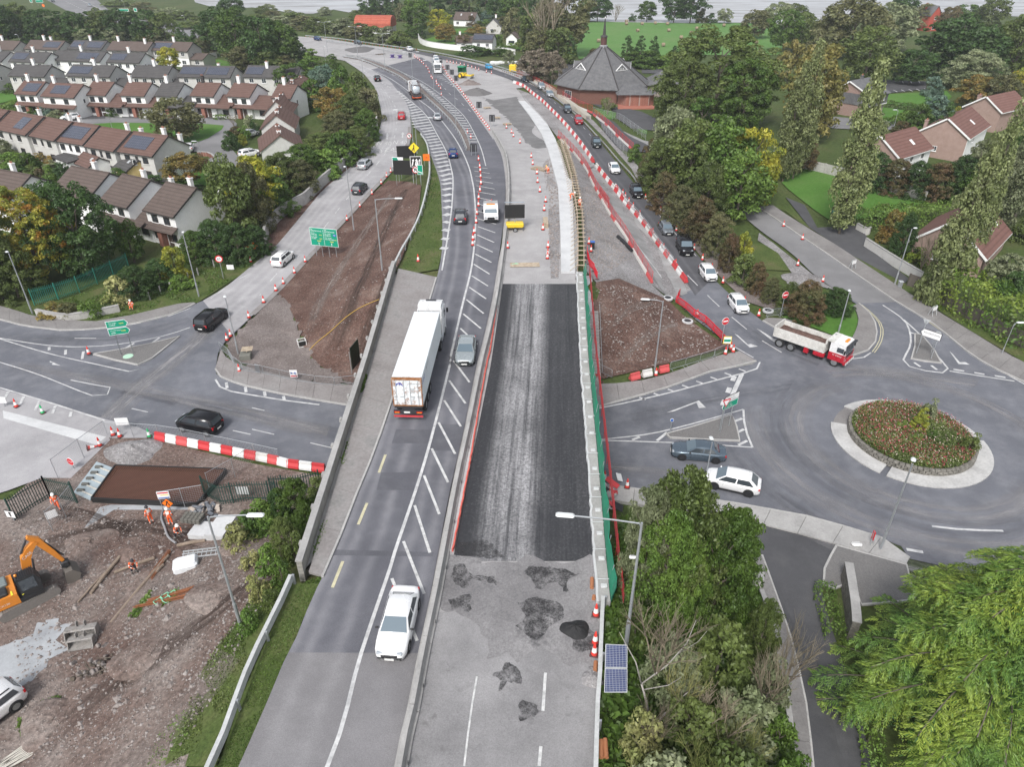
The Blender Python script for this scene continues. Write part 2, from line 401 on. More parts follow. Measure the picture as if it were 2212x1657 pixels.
class Marks:
 def __init__(s,z,off):s.mb=MB();s.z=z;s.off=off;s.k=0
 def _q(s,pts):
  if len(pts)<3:return
  X=np.array([p.x for p in pts]);Y=np.array([p.y for p in pts]);Z=zf(s.z)(X,Y)+s.off+(s.k%24)*.0008
  a=sum(X[i]*Y[(i+1)%len(X)]-X[(i+1)%len(X)]*Y[i]for i in range(len(X)))
  vs=list(zip(X,Y,Z));s.mb.add(vs if a>0 else vs[::-1],[tuple(range(len(vs)))])
 def line(s,pts,w=.15,dash=None,n=4,W=None,off0=0.):
  s.k+=1;P=W or cr(world(pts,s.z),n)if n else(W or world(pts,s.z));L=plen(P);P=[VV((p.x,p.y,0))for p in P];L=plen(P)
  spans=[]
  if dash:
   t=off0
   while t<L:spans.append((t,min(L,t+dash[0])));t+=dash[0]+dash[1]
  else:spans=[(0,L)]
  cum=[0]
  for i in range(len(P)-1):cum.append(cum[-1]+(P[i+1]-P[i]).length)
  def pt(t):
   for i in range(len(P)-1):
    if cum[i+1]>=t-1e-6:
     d=cum[i+1]-cum[i];return P[i].lerp(P[i+1],(t-cum[i])/d if d else 0),(P[i+1]-P[i]).normalized()
   return P[-1],(P[-1]-P[-2]).normalized()
  for a,b in spans:
   k=max(1,int((b-a)/1.6));pr=None
   for i in range(k+1):
    p,d=pt(a+(b-a)*i/k);nn=VV((-d.y,d.x,0))*w/2;q=(p+nn,p-nn)
    if pr:s._q([pr[0],pr[1],q[1],q[0]])
    pr=q
 def poly(s,pts):s.k+=1;s._q(world(pts,s.z))
 def hatch(s,A,B,step,w,slant=0.,n=4,skip=None):
  """stripes between two boundary lines A and B"""
  s.k+=1;PA=cr(world(A,s.z),n);PB=cr(world(B,s.z),n);k=max(2,int(plen(PA)/step));PA=resample(PA,400);PB=resample(PB,400)
  for i in range(k):
   t=(i+.5)/k;u=t+slant/plen(PA)
   ia,ib=int(t*399),int(u*399)
   if not(0<=ib<399)or(skip and skip(t)):continue
   a,b=PA[ia],PB[ib];d=(b-a);d.z=0
   if d.length<.5:continue
   m=d.normalized()*.25;a2,b2=a+m,b-m
   f=VV((-d.y,d.x,0)).normalized()*w/2;s._q([a2+f,a2-f,b2-f,b2+f])
 def build(s,name,mat,parent=None):
  o=s.mb.build(name,mat,parent)
  if parent is None:o['kind']='structure'
  return o
def film(m,amt):
 t=m.node_tree;b=t.nodes['Principled BSDF'];o=t.nodes['Material Output'];tr=t.nodes.new('ShaderNodeBsdfTransparent');mx=t.nodes.new('ShaderNodeMixShader');k=N.__new__(N);k.m,k.t,k.b=m,t,b
 sx=k.n('SeparateXYZ');k.l(k.n('TexCoord').outputs['UV'],sx.inputs[0]);mpn=k.n('Mapping');mpn.inputs['Scale'].default_value=(1.6,.12,1);k.l(k.n('TexCoord').outputs['UV'],mpn.inputs[0])
 f=k.fr(k.noise(1.,5,mpn.outputs[0],.65),.36,.62);u=sx.outputs[0];e=k.math('MULTIPLY',k.fr(u,0,1.1),k.fr(u,2.0,3.3,1,0));vv=k.fr(sx.outputs[1],0.,5.)
 k.l(k.math('MULTIPLY',k.math('MULTIPLY',e,f),k.math('MULTIPLY',vv,amt*2)),mx.inputs[0]);k.l(tr.outputs[0],mx.inputs[1]);k.l(b.outputs[0],mx.inputs[2]);k.l(mx.outputs[0],o.inputs[0])
 # ------ surface materials
M_earth=ground('earth_scrub',[(.045,.065,.02),(.062,.088,.026),(.09,.095,.04)],.08,fine=.5,finescale=2.2)
M_grass=ground('grass_verge',[(.052,.082,.022),(.078,.104,.032),(.12,.115,.055)],.3,fine=.45,finescale=5.)
M_lawn=ground('mown_lawn',[(.062,.142,.026),(.078,.172,.032),(.10,.178,.046)],.12,fine=.22,finescale=3.)
M_field=ground('hay_field',[(.085,.185,.045),(.10,.205,.055),(.13,.205,.07)],.05,fine=.2,finescale=1.2)
M_soil=ground('red_soil',[(.07,.041,.034),(.105,.062,.05),(.14,.09,.074),(.215,.165,.143)],.24,speck=(.25,.21,.19),speckscale=6.5,fine=.6,finescale=4.2)
M_site=ground('site_stone',[(.085,.056,.047),(.125,.086,.073),(.165,.126,.11),(.22,.185,.167),(.13,.093,.079)],.14,speck=(.34,.30,.275),speckscale=6.,fine=.6,finescale=3.6)
M_gravel=ground('grey_gravel',[(.13,.108,.10),(.175,.148,.138),(.22,.192,.182)],.3,speck=(.36,.33,.31),speckscale=6.,fine=.4,finescale=5.)
M_g2=ground('crushed_rock',[(.17,.16,.158),(.245,.235,.235),(.32,.31,.31)],.25,speck=(.46,.45,.45),speckscale=5.,fine=.4,finescale=4.)
M_puddle=ground('wet_slurry',[(.24,.245,.26),(.34,.355,.37),(.43,.445,.46)],.35,fine=.12,rough=.35,bumpd=.01)
M_conc=ground('concrete',[(.27,.265,.258),(.35,.343,.333),(.42,.41,.40)],.5,fine=.14,finescale=6.,bumpd=.01)
M_concp=ground('pink_concrete',[(.19,.176,.172),(.235,.218,.213),(.265,.252,.246),(.205,.202,.198)],.3,fine=.2,finescale=4.,bumpd=.01)
M_nc=ground('new_concrete',[(.42,.425,.43),(.52,.525,.53),(.58,.585,.585)],.3,fine=.1,finescale=4.,bumpd=.01)
M_pave=ground('grey_pavement',[(.175,.165,.162),(.215,.205,.20),(.255,.245,.238)],.35,fine=.2,finescale=6.,bumpd=.01)
M_lane=asphalt('carriageway_asphalt',(.114,.115,.131),dust=(.30,.298,.315),dustamt=.18,streaks=((1.15,.42,.33),(3.0,.42,.33),(5.6,.4,.3),(7.1,.4,.3),(.1,.4,.5)))
M_slip=asphalt('dusty_asphalt',(.315,.308,.316),dust=(.46,.45,.458),dustamt=.5,streaks=((1.6,.5,.3),(3.6,.5,.3),(5.6,.5,.3),(7.6,.5,.3)))
M_queue=asphalt('dark_lane_asphalt',(.080,.080,.088),dust=(.2,.2,.21),dustamt=.15,streaks=((.9,.4,.22),(2.7,.4,.22)))
M_junc=asphalt('junction_asphalt',(.132,.137,.156),dust=(.265,.268,.285),dustamt=.45)
M_works=asphalt('works_road',(.325,.315,.315),dust=(.44,.43,.43),dustamt=.6,patch=.14)
M_estate=asphalt('estate_asphalt',(.19,.188,.192),dust=(.26,.256,.26),dustamt=.3)
M_drive=asphalt('side_street_asphalt',(.075,.075,.08),dust=(.135,.135,.138),dustamt=.35)
M_dusty=asphalt('dust_strip',(.24,.238,.235),dust=(.38,.378,.378),dustamt=.7,patch=.2)
M_dtrack=asphalt('dust_film',(.27,.262,.268),dust=(.40,.39,.395),dustamt=.7)
film(M_dtrack,.45);M_film2=asphalt('faint_dust',(.27,.262,.268),dust=(.36,.355,.36),dustamt=.5);film(M_film2,.3)
M_new=None
k=N('milled_deck');p=k.pos();uvn=k.n('TexCoord').outputs['UV'];sx=k.n('SeparateXYZ');k.l(uvn,sx.inputs[0])
st=k.n('Mapping');st.inputs['Scale'].default_value=(11.,.028,1);k.l(uvn,st.inputs[0]);sn=k.noise(1.6,6,st.outputs[0],.7)
fine=k.noise(5.5,6,p,.8);big=k.noise(.22,3,p)
band=k.ramp(sx.outputs[0],[(0,(0.04,)*3),(.10,(.04,)*3),(.22,(.8,)*3),(.50,(1.,)*3),(.60,(.3,)*3),(.66,(.08,)*3),(1,(.10,)*3)])
amt=k.math('MULTIPLY',k.math('MULTIPLY',band,k.fr(sn,.32,.56)),k.fr(big,.3,.62,.6,1.1))
am2=k.math('MULTIPLY',k.fr(fine,.54,.70),.35);amt2=k.math('ADD',k.math('MULTIPLY',amt,k.fr(fine,.34,.56,.2,1)),k.math('MULTIPLY',am2,k.fr(big,.35,.75,.15,.75)))
k.out(k.mix(amt2,(.028,.029,.033),(.37,.365,.372)),.8,fine,.02,.7,spec=.3);M_new=k.m
k=N('planed_road');p=k.pos();a=k.noise(.18,5,p,.6);b=k.noise(9.,5,p,.8);d=k.noise(.35,6,p,.7)
c=k.mix(k.fr(a,.35,.62),(.165,.16,.163),(.265,.258,.26));c=k.mix(1.,c,k.ramp(b,[(.3,(.62,)*3),(.7,(1.35,)*3)]),'MULTIPLY')
c=k.mix(k.fr(d,.56,.66,0,.75),c,(.075,.073,.076));k.out(c,.85,b,.02,.7);M_planed=k.m
k=N('worn_concrete_road');p=k.pos();a=k.noise(.3,6,p,.65);b=k.noise(14.,4,p,.8);d=k.noise(.9,6,p,.75);c=k.mix(k.fr(a,.3,.68),(.19,.186,.189),(.295,.289,.292));c=k.mix(1.,c,k.ramp(b,[(.3,(.74,)*3),(.7,(1.2,)*3)]),'MULTIPLY');k.out(k.mix(k.fr(d,.58,.72,0,.6),c,(.10,.096,.095)),.85,b,.012,.6);M_wornroad=k.m
M_white=ground('road_paint_white',[(.33,.33,.335),(.50,.50,.50),(.58,.58,.575)],1.1,fine=.22,finescale=3.,bumpd=.002,rough=.6)
M_worn=ground('road_paint_worn',[(.34,.34,.34),(.52,.52,.515),(.60,.60,.59)],1.5,fine=.25,finescale=5.,bumpd=.002,rough=.7)
M_yellow=ground('road_paint_yellow',[(.44,.41,.29),(.54,.50,.34)],.8,fine=.2,finescale=3.,bumpd=.002,rough=.6)
M_steel=plain('galvanised_steel',(.42,.44,.46),.45,.55);M_s2=plain('dull_zinc',(.46,.48,.49),.6,.2)
M_black=plain('black_plastic',(.02,.02,.022),.55);M_dark=plain('dark_steel',(.05,.05,.055),.5,.3)
M_red=plain('red_plastic',(.52,.045,.05),.5);M_whitep=plain('white_plastic',(.68,.68,.67),.5);M_orange=plain('hi_vis_orange',(.85,.12,.015),.6)
M_wood=ground('timber',[(.30,.235,.17),(.42,.345,.26),(.50,.43,.34)],3.,fine=.3,finescale=20.,bumpd=.005)
M_kerb=ground('kerb_stone',[(.33,.325,.315),(.44,.43,.415)],.8,fine=.2,finescale=6.,bumpd=.01)
# ------ ground and water
xs=np.array([-5000,-1800,-900,-500,-380]+list(np.arange(-300,301,2.))+[380,500,900,1800,5000]);ys=np.array([-4000,-900,-300,-120]+list(np.arange(-60,261,2.))+[300,340,400,500,700,1000,1800,5000])
X,Y=np.meshgrid(xs,ys);Z=hh(X.ravel(),Y.ravel())-.12;nx=len(xs)
me=bpy.data.meshes.new('ground');i=np.arange(nx-1);j=np.arange(len(ys)-1);a=(j[:,None]*nx+i[None,:]).ravel()
me.from_pydata(np.stack([X.ravel(),Y.ravel(),Z],1).tolist(),[],np.stack([a,a+1,a+nx+1,a+nx],1).tolist());me.materials.append(M_earth);me.update()
me.polygons.foreach_set('use_smooth',[True]*len(me.polygons));struct(obj('ground',me))
k=N('estuary_water');p=k.pos();mpg=k.n('Mapping');mpg.inputs['Scale'].default_value=(.02,.09,1);k.l(p,mpg.inputs[0])
f=k.noise(1.,6,mpg.outputs[0],.6);k.out(k.ramp(f,[(.36,(.20,.19,.18)),(.5,(.36,.36,.365)),(.62,(.44,.45,.46))]),.38,k.noise(1.5,3,p),.05,.3,spec=.5);M_water=k.m
sheet('water',[(1200,10),(1262,44),(1330,47),(1480,49),(1600,48),(1680,52),(1740,45),(2050,30),(2300,38),(2400,8),(2700,-40),(1150,-45)],M_water,.06)
sheet('water',T(1,2,(-450,15),(-250,70),(0,55),(150,70),(330,105),(480,105),(560,90),(640,72),(760,95),(860,70),(1000,50),(1150,-10),(1000,-120),(-500,-90)),M_water,.05)
sheet('field',[(1245,52),(1290,45),(1420,47),(1560,48),(1655,50),(1690,62),(1698,92),(1690,118),(1500,118),(1420,130),(1250,126),(1240,100),(1252,75)],M_field,.05)
for q in(T(1,4,(300,1310),(560,1330),(880,1440),(1440,1590),(1150,1700),(700,1750),(560,1657),(360,1500),(300,1440)),T(1,4,(1130,740),(1600,715),(1640,760),(1560,830),(1250,830),(1110,812)),T(1,4,(960,880),(1100,845),(1310,872),(1300,930),(1090,990),(960,930)),T(1,1,(1600,510),(1720,465),(1860,500),(1890,560),(1700,540)),T(1,1,(-30,720),(110,720),(130,780),(0,812),(-30,815)),T(1,1,(1380,1400),(1600,1320),(1900,1310),(2260,1300),(2260,1450),(1700,1475),(1450,1430)),T(1,3,(700,860),(800,855),(880,890),(870,930),(810,950),(720,915)),T(1,3,(1030,1005),(1120,1000),(1125,1055),(1090,1050)),T(1,2,(1360,310),(1450,280),(1580,300),(1600,345),(1480,365)),T(1,2,(1600,225),(1690,220),(1680,255),(1600,262)),T(1,2,(1990,360),(2130,350),(2130,385),(2010,390)),[(1960,1560),(2160,1570),(2180,1700),(1960,1700)],T(2,4,(2130,590),(2260,600),(2260,720),(2170,680))):
 sheet('lawn',q,M_lawn,.05)
sheet('verge',T(2,1,(290,1010),(500,930),(900,800),(1100,640),(1300,480),(1560,560),(1900,600),(2090,520),(2140,530),(2010,640),(1900,730),(1700,860),(1560,950),(1380,970),(1180,1050),(700,1105),(320,1050)),M_grass,.05)
sheet('verge',[(866,585),(880,540),(908,456),(929,366),(920,312),(903,279),(913,292),(938,354),(951,392),(956,440),(957,509),(953,553),(946,582),(900,590)],M_grass,.05,'m')
sheet('verge',T(2,4,(240,200),(330,230),(460,330),(580,400),(830,590),(1190,810),(1500,990),(1800,1180),(2209,1420),(2300,1500),(2300,1420),(2209,1330),(2050,1240),(1550,960),(1280,800),(700,480),(500,340),(370,180)),M_grass,.04)
sheet('verge',T(2,4,(300,1065),(520,1000),(700,1010),(880,960),(905,1075),(880,1180),(830,1255),(740,1220),(400,1090)),M_lawn,.05)
sheet('verge',T(2,4,(0,500),(120,480),(260,520),(350,640),(360,700),(150,690),(0,600)),M_grass,.05)
sheet('verge',[(630,1262),(690,1262),(700,1244),(668,1313),(655,1337),(633,1400),(608,1444),(545,1595),(520,1660),(470,1660),(545,1471),(590,1357)],M_grass,.045,'m')
sheet('verge',T(4,1,(2240,200),(2200,430),(2040,760),(1880,1120),(1700,1657),(1300,1657),(1380,1380),(1560,950),(1800,640),(1930,400),(2100,200)),M_grass,.05)
sheet('soil_slope',[(905,454),(868,560),(852,590),(846,610),(795,770),(760,832),(690,790),(655,752),(642,700),(625,665),(600,634),(614,621),(672,558),(738,490),(800,423),(838,390),(880,392),(910,400)],M_soil,.06)
sheet('gravel_bed',[(545,685),(600,632),(630,660),(648,700),(660,750),(695,785),(762,834),(640,822),(560,805),(500,772),(490,745)],M_gravel,.075,rough=.5)
sheet('works_site',[(-500,1100),(20,1080),(90,1020),(150,985),(250,940),(330,950),(545,1002),(700,1030),(690,1075),(640,1150),(600,1230),(560,1330),(470,1480),(420,1600),(200,2400),(-500,2400)],M_site,.04)
sheet('puddle',T(4,1,(-60,1000),(100,1060),(280,960),(400,850),(480,700),(515,530),(400,510),(250,540),(180,620),(0,720),(-60,740)),M_puddle,.05,n=3,rough=.6)
sheet('puddle',T(3,1,(660,1300),(790,1130),(880,1110),(1500,1120),(1560,1150),(900,1150),(760,1240)),M_puddle,.05)
sheet('worn_yard',T(3,1,(-200,370),(30,350),(850,560),(870,600),(560,900),(330,900),(60,1000),(-200,1080)),M_slip,.06)
sheet('yard_footpath',T(3,1,(20,340),(860,560),(760,640),(480,560),(30,430)),M_nc,.075)
sheet('soil_slope',T(2,3,(720,790),(900,760),(1130,860),(1290,930),(1420,1060),(1600,1190),(1760,1300),(1480,1380),(1080,1480),(740,1560),(690,1480),(700,1000)),M_soil,.05)
sheet('gravel_bed',T(1,3,(530,1480),(545,1300),(470,1120),(420,1080),(540,1210),(640,1340),(700,1470),(760,1570),(830,1657))+T(2,3,(950,430),(1040,590),(1150,800),(1290,930),(1130,860),(900,760),(720,790),(640,700),(610,400),(600,200),(545,0)),M_g2,.06)
sheet('dirt_verge',T(2,3,(1060,60),(1130,90),(1250,260),(1420,440),(1560,600),(1700,750),(1900,940),(2080,1000),(2160,990),(2030,820),(1860,660),(1600,520),(1400,330),(1240,120),(1150,0),(1060,-60)),M_gravel,.05)
sheet('gravel_bed',T(2,4,(120,400),(230,480),(430,640),(620,790),(740,860),(520,800),(380,720),(270,560),(110,460)),M_g2,.06)
# ------ roads
OFF=.10
junction=sheet('junction_road',[(-500,590),(0,691),(55,706),(137,715.7),(219,711.6),(301.5,697.9),(378,678.7),(411,662),(438.6,651),(545,684),(485,741.7),(471.5,763.6),(466,799),(467,809),(482.5,820),(521,834),(605.5,853),(682,866.7),(750.6,877.7),(1282,884.5),(1336.7,869.4),(1419,847.5),(1474,828.3),(1528.6,806.4),(1624.5,788.6),(1632.7,782.8),(1597,762),(1575,744.5),(1501,690),(1457,646),(1539.5,602),(1597,656.7),(1643.7,692.4),(1675,711.6),(1750,740),(1839.5,772),(1878,758),(1891.6,739),(1894.3,708.8),(1880.6,684),(1847.7,656.7),(1804,626.6),(1847.7,593.7),(1935.5,654),(2017.7,698),(2100,769),(2154.7,799),(2260,850),(2500,940),(2500,1400),(2212,1290),(2100,1240),(1963,1209),(1946,1182),(1880.6,1157),(1743.6,1118.9),(1606.5,1094),(1578,1088.7),(1420,1065),(1331,1052),(1290,1045),(706,1020),(545,991),(338,942),(300,925),(230,907.8),(109.6,872),(0,842),(-500,720)],M_junc,OFF,'h',sub=4)
SL=[(745,131.6),(786,159),(808,186),(819,219),(824.6,252),(819,282),(808,307),(778,342.6),(737,378),(698.5,411),(665.6,449.5),(605.5,522),(586,541.6),(545,574.5),(488,621),(438.6,651)]
SR=[(800,150),(838,172),(858,195),(871,211),(883.5,238.5),(887.6,274),(885,307),(863,351),(835.5,383.8),(800,419),(772.5,449.5),(737,486.8),(671,555),(611,621),(545,684),(500,725)]
slip=strip('slip_road',SL,SR,M_slip,OFF+.012,cols=8)
strip('dust_track',[(480,655),(400,735),(300,815),(205,900)],[(552,690),(500,752),(425,830),(325,930)],M_dtrack,OFF+.006,'h')
ML=[(88,2600),(545,1595),(608,1444),(633,1400.6),(655,1337.5),(668,1313),(698,1244),(726,1193),(772.5,1072),(800,1006.5),(842,888.6),(882,761),(923,670.5),(942.5,604.7),(948,583),(953.5,552.6),(956,508.7),(953.5,434.7),(950,393),(937,353.6),(924.7,320.7),(912.3,290.6),(898,277),(886,250),(872,212),(854,192),(825,168),(795,152)]
MR=[(701,2600),(854.8,1657.4),(879.4,1543),(904,1411.5),(926,1307),(939.7,1235),(972.6,1061),(1000,940.7),(1016.5,855.7),(1030,787),(1046.6,722.5),(1065.8,632),(1082,525),(1089,462),(1091.8,393.6),(1083.6,337),(1071.3,309.8),(1057.6,283.7),(1027.4,246.7),(997.3,205.6),(964.4,164.5),(942.5,142.5),(909.6,123.4)]
platform=sheet('works_carriageway',[(701,2600),(904,1411),(939,1235),(1030,787),(1085,525),(1092,393),(1071,309),(1027,246),(975,180),(1060,160),(1110,185)]+RIGHT_A[1:]+[(1243,600),(1290,1241),(1300,1300),(1290,1500),(1262,2600)],M_works,.03,'m')
main=strip('carriageway',ML,MR,M_lane,.10,'m',cols=10,seg=2.)
highway=sheet('highway',T(1,2,(360,285),(600,303),(900,352),(1210,392),(1500,437),(1800,500),(2209,615))+T(1,3,(140,690),(60,700))+T(1,2,(2090,760),(1900,790),(1780,760),(1700,720),(1560,640),(1440,540),(1330,450),(1100,640),(1010,800),(960,680),(880,580),(740,480),(560,445),(360,410)),M_works,.075)
sheet('highway',T(1,1,(300,-40),(720,-40),(850,70),(920,125),(1380,185),(1600,195),(1600,310),(1400,265),(740,140),(540,90)),M_estate,.07)
strip('queue_lane',T(1,2,(1180,395),(1500,470),(1830,560))+T(1,3,(70,640),(220,730),(350,840),(480,975),(575,1090),(720,1300),(870,1490),(1000,1650))+T(2,3,(1060,280),(1230,510),(1430,790),(1500,900)),T(1,2,(1200,380),(1500,440),(1830,525))+T(1,3,(0,575),(150,635),(300,725),(440,825),(600,955),(700,1065),(900,1305),(1060,1495))+T(2,3,(1110,110),(1250,270),(1400,450),(1540,600),(1640,760)),M_queue,.13,cols=4)
strip('closed_lane',T(1,3,(420,1000),(540,1190),(640,1330),(760,1550))+T(2,3,(800,60),(870,240),(1000,470),(1160,740),(1290,920)),T(1,3,(470,975),(565,1090),(710,1300),(860,1490))+T(2,3,(870,45),(1050,285),(1220,515),(1400,780),(1440,880)),M_dusty,.11,cols=4)
strip('haul_road',T(1,3,(560,850),(700,910),(800,1060),(900,1170),(1000,1200)),T(1,3,(640,860),(860,960),(960,1060),(1120,1140),(1180,1200)),M_drive,.12,cols=3)
sheet('haul_road',T(1,3,(800,975),(1100,1110),(1220,1130),(1220,1180),(1000,1190),(860,1040)),M_dusty,.11)
side=strip('side_street',T(2,4,(-40,240),(130,385),(370,560),(560,740),(720,850),(900,960)),T(2,4,(110,200),(230,280),(460,440),(640,560),(880,730),(1200,950)),M_estate,.12,cols=4)
strip('side_street',[(1620,1128),(1645,1203),(1669.5,1271.7),(1699.7,1356.7),(1724,1450),(1743.6,1545.8),(1760,1700)],[(1808,1172),(1793,1203),(1773.7,1271.7),(1787,1329),(1812,1411.5),(1847.7,1504.7),(1890,1700)],M_drive,.10,'h')
sheet('driveway',T(2,4,(330,120),(480,180),(580,360),(900,340),(1000,470),(950,500),(1300,760),(1270,800),(820,560),(520,360)),M_drive,.07)
sheet('car_park',T(1,4,(640,620),(830,640),(1170,630),(1440,640),(1440,700),(1130,735),(900,720),(640,700)),M_drive,.07)
sheet('car_park',T(1,3,(420,500),(540,490),(560,600),(420,600)),M_drive,.07);sheet('car_park',T(1,3,(1080,520),(1240,520),(1240,580),(1080,575)),M_drive,.07)
sheet('car_park',T(1,3,(690,820),(850,830),(1080,880),(1250,960),(1180,1030),(1000,1010),(880,930),(880,880),(760,850)),M_drive,.075)
sheet('estate_lane',T(1,4,(580,960),(720,920),(1200,960),(1180,1020),(1080,1030),(700,1010)),M_estate,.07)
sheet('estate_road',T(1,1,(420,985),(640,930),(960,925),(1230,935),(1600,905),(1840,950),(1860,1000),(1800,1070),(1770,1110),(1850,1200),(1910,1310),(1690,1320),(1600,1290),(1690,1220),(1550,1195),(1480,1200),(1440,1130),(1000,1060),(640,1000)),M_estate,.07,n=2)
sheet('green',T(1,1,(635,985),(900,968),(1240,972),(1590,975),(1765,990),(1750,1020),(1640,1090),(1500,1140),(1430,1118),(1000,1050),(760,1010)),M_lawn,.12,thick=.1)
for q in(T(1,1,(640,860),(820,890),(830,935),(640,940)),T(1,1,(960,890),(1100,890),(1120,935),(960,930)),T(1,1,(1560,890),(1680,895),(1690,940),(1560,920))):sheet('driveway',q,M_drive,.085)
mb_=Marks('h',OFF+.02);mb_.line(T(1,2,(1240,1000),(1230,1120),(1150,1280),(1050,1395),(920,1530),(820,1640))+T(2,2,(450,590),(230,830),(0,1050)),.8);mb_.build('edge_strip',M_concp,slip)
sheet('soil_margin',[(819,282),(808,307),(778,342.6),(737,378),(698,411),(665,449),(605,522),(586,541)]+T(2,2,(105,500),(130,400),(250,270))+T(1,2,(420,1610),(560,1470),(700,1350),(830,1230),(930,1110),(975,1030),(985,985)),M_soil,.06)
sheet('works_soil',T(1,3,(100,700),(220,745),(350,855),(480,990),(575,1105),(640,1195),(720,1310),(640,1330),(540,1215),(430,1100),(340,980),(260,890),(160,790)),M_g2,.05)
sheet('works_soil',T(1,3,(90,610),(240,680),(440,800),(650,950),(800,1100),(1000,1330),(1060,1450),(1110,1400),(1010,1250),(960,1230),(840,1100),(700,950),(560,850),(300,690)),M_g2,.05)
sheet('works_soil',T(2,3,(720,60),(870,40),(1050,290),(1220,520),(1440,800),(1520,920),(1330,940),(1150,800),(950,430)),M_g2,.05)
M_patch=asphalt('patched_asphalt',(.102,.103,.117),dust=(.24,.24,.252),dustamt=.25);M_path2=asphalt('tarmac_binder',(.15,.147,.147),dust=(.28,.272,.27),dustamt=.5,patch=.25)
sheet('dirty_margin',[(-160,790),(0,836),(110,866),(230,903),(300,922),(345,948),(240,948),(5,888),(-160,850)],M_slip,.09)
for q in(T(3,2,(1135,520),(1410,520),(1380,630),(1100,630)),T(3,2,(1015,860),(1300,860),(1270,1000),(980,1000)),T(3,2,(1450,480),(1670,480),(1625,690),(1395,690)),T(3,2,(645,1470),(1430,1490),(1425,1525),(632,1515))):sheet('road_patch',q,M_patch,.104,'m')
M_coarse=asphalt('coarse_asphalt',(.175,.17,.175),dust=(.30,.295,.30),dustamt=.3,streaks=((1.15,.42,.3),(3.0,.42,.3)))
strip('coarse_carriageway',[(88,2600),(545,1595),(608,1444),(624,1413)],[(701,2600),(854.8,1657.4),(879.4,1543),(904,1414)],M_coarse,.107,'m',cols=6)
cen_=(at(2145,995,0)+at(1794,916,0))/2;ro_=(at(2145,995,0)-at(1794,916,0)).length/2
for r0,w_,a0,a1 in((1.6,3.2,1.6,5.6),(5.6,3.4,2.6,5.9),(9.5,2.6,3.6,5.4),(4.2,2.2,-.6,1.8)):
 A_=[(cen_.x+(ro_+r0)*math.cos(a),cen_.y+(ro_+r0)*math.sin(a),0)for a in np.linspace(a0,a1,14)];B_=[(cen_.x+(ro_+r0+w_)*math.cos(a),cen_.y+(ro_+r0+w_)*math.sin(a),0)for a in np.linspace(a0,a1,14)];strip('dust_track',A_,B_,M_film2,OFF+.006,'h',n=2,cols=4)
M_filmd=asphalt('rubber_film',(.085,.085,.092),dust=(.10,.10,.11),dustamt=.3);film(M_filmd,.13)
for r0,w_,a0,a1 in((3.4,3.2,2.0,6.1),(8.2,3.2,3.0,5.6)):
 A_=[(cen_.x+(ro_+r0)*math.cos(a),cen_.y+(ro_+r0)*math.sin(a),0)for a in np.linspace(a0,a1,14)];B_=[(cen_.x+(ro_+r0+w_)*math.cos(a),cen_.y+(ro_+r0+w_)*math.sin(a),0)for a in np.linspace(a0,a1,14)];strip('tyre_track',A_,B_,M_filmd,OFF+.004,'h',n=2,cols=4)
for A_,B_ in(([(1320,935),(1500,890),(1700,850)],[(1320,900),(1500,855),(1720,815)]),([(0,745),(250,745),(420,700)],[(0,720),(250,718),(400,680)]),([(240,870),(450,900),(720,960)],[(260,845),(460,870),(730,925)]),([(1560,690),(1640,750),(1760,800)],[(1590,670),(1670,730),(1780,775)])):strip('tyre_track',A_,B_,M_filmd,OFF+.005,'h',n=3,cols=4)
for A_,B_ in(([(1640,1075),(1500,1052),(1310,1030)],[(1650,1040),(1500,1022),(1310,1000)]),([(0,800),(300,860),(700,960)],[(0,770),(300,820),(720,910)]),([(1760,800),(1900,815),(2100,845)],[(1790,780),(1920,790),(2120,815)])):strip('dust_track',A_,B_,M_film2,OFF+.008,'h',n=3,cols=4)
# ------ new deck surfacing
strip('deck_surfacing',[(978,1214),(1000,1092),(1030,940),(1060,790),(1086,614)],[(1284,1214),(1276,1092),(1266,940),(1254,787),(1246,614)],M_new,.055,'m',n=1,cols=8)
for o in[bpy.data.objects['deck_surfacing']]:
 ul=o.data.uv_layers[0];us=[d.uv[0]for d in ul.data];mx=max(us)
 for d in ul.data:d.uv[0]=d.uv[0]/mx if True else 0
 vmax={}
 for d in ul.data:kx=round(d.uv[1],2);vmax[kx]=max(vmax.get(kx,0),d.uv[0])
 for d in ul.data:d.uv[0]/=vmax[round(d.uv[1],2)]
sheet('planed_surface',[(950,1209),(1284,1209),(1292,1300),(1288,1440),(1230,1435),(1190,1400),(1120,1430),(1060,1420),(1030,1340),(960,1330),(930,1300)],M_planed,.061,'m',rough=.45)
sheet('worn_surface',[(925,1325),(1292,1300),(1262,2600),(720,2600)],M_wornroad,.042,'m')
mr=Marks('m',.062);mr.line(T(4,3,(322,920),(312,1080),(302,1222)),.16);mr.line(T(4,3,(286,1500),(272,1657)),.16);mr.line(T(4,2,(1770,950),(1720,1250),(1670,1657)),.1);mr.build('lane_marking',M_worn,platform)
k=N('smeared_tar');p=k.pos();b_=k.noise(9.,5,p,.8);d_=k.noise(1.3,5,p,.7);k.out((.045,.044,.046),.8,b_,.02,.6);M_tarp=k.m;tr=k.n('BsdfTransparent');mx=k.n('MixShader');k.l(k.fr(k.math('ADD',k.math('MULTIPLY',d_,.75),k.math('MULTIPLY',b_,.55)),.48,.76),mx.inputs[0]);k.l(k.b.outputs[0],mx.inputs[1]);k.l(tr.outputs[0],mx.inputs[2]);k.l(mx.outputs[0],k.t.nodes['Material Output'].inputs[0])
M_tar=plain('fresh_tar',(.018,.018,.019),.75,var=.3)
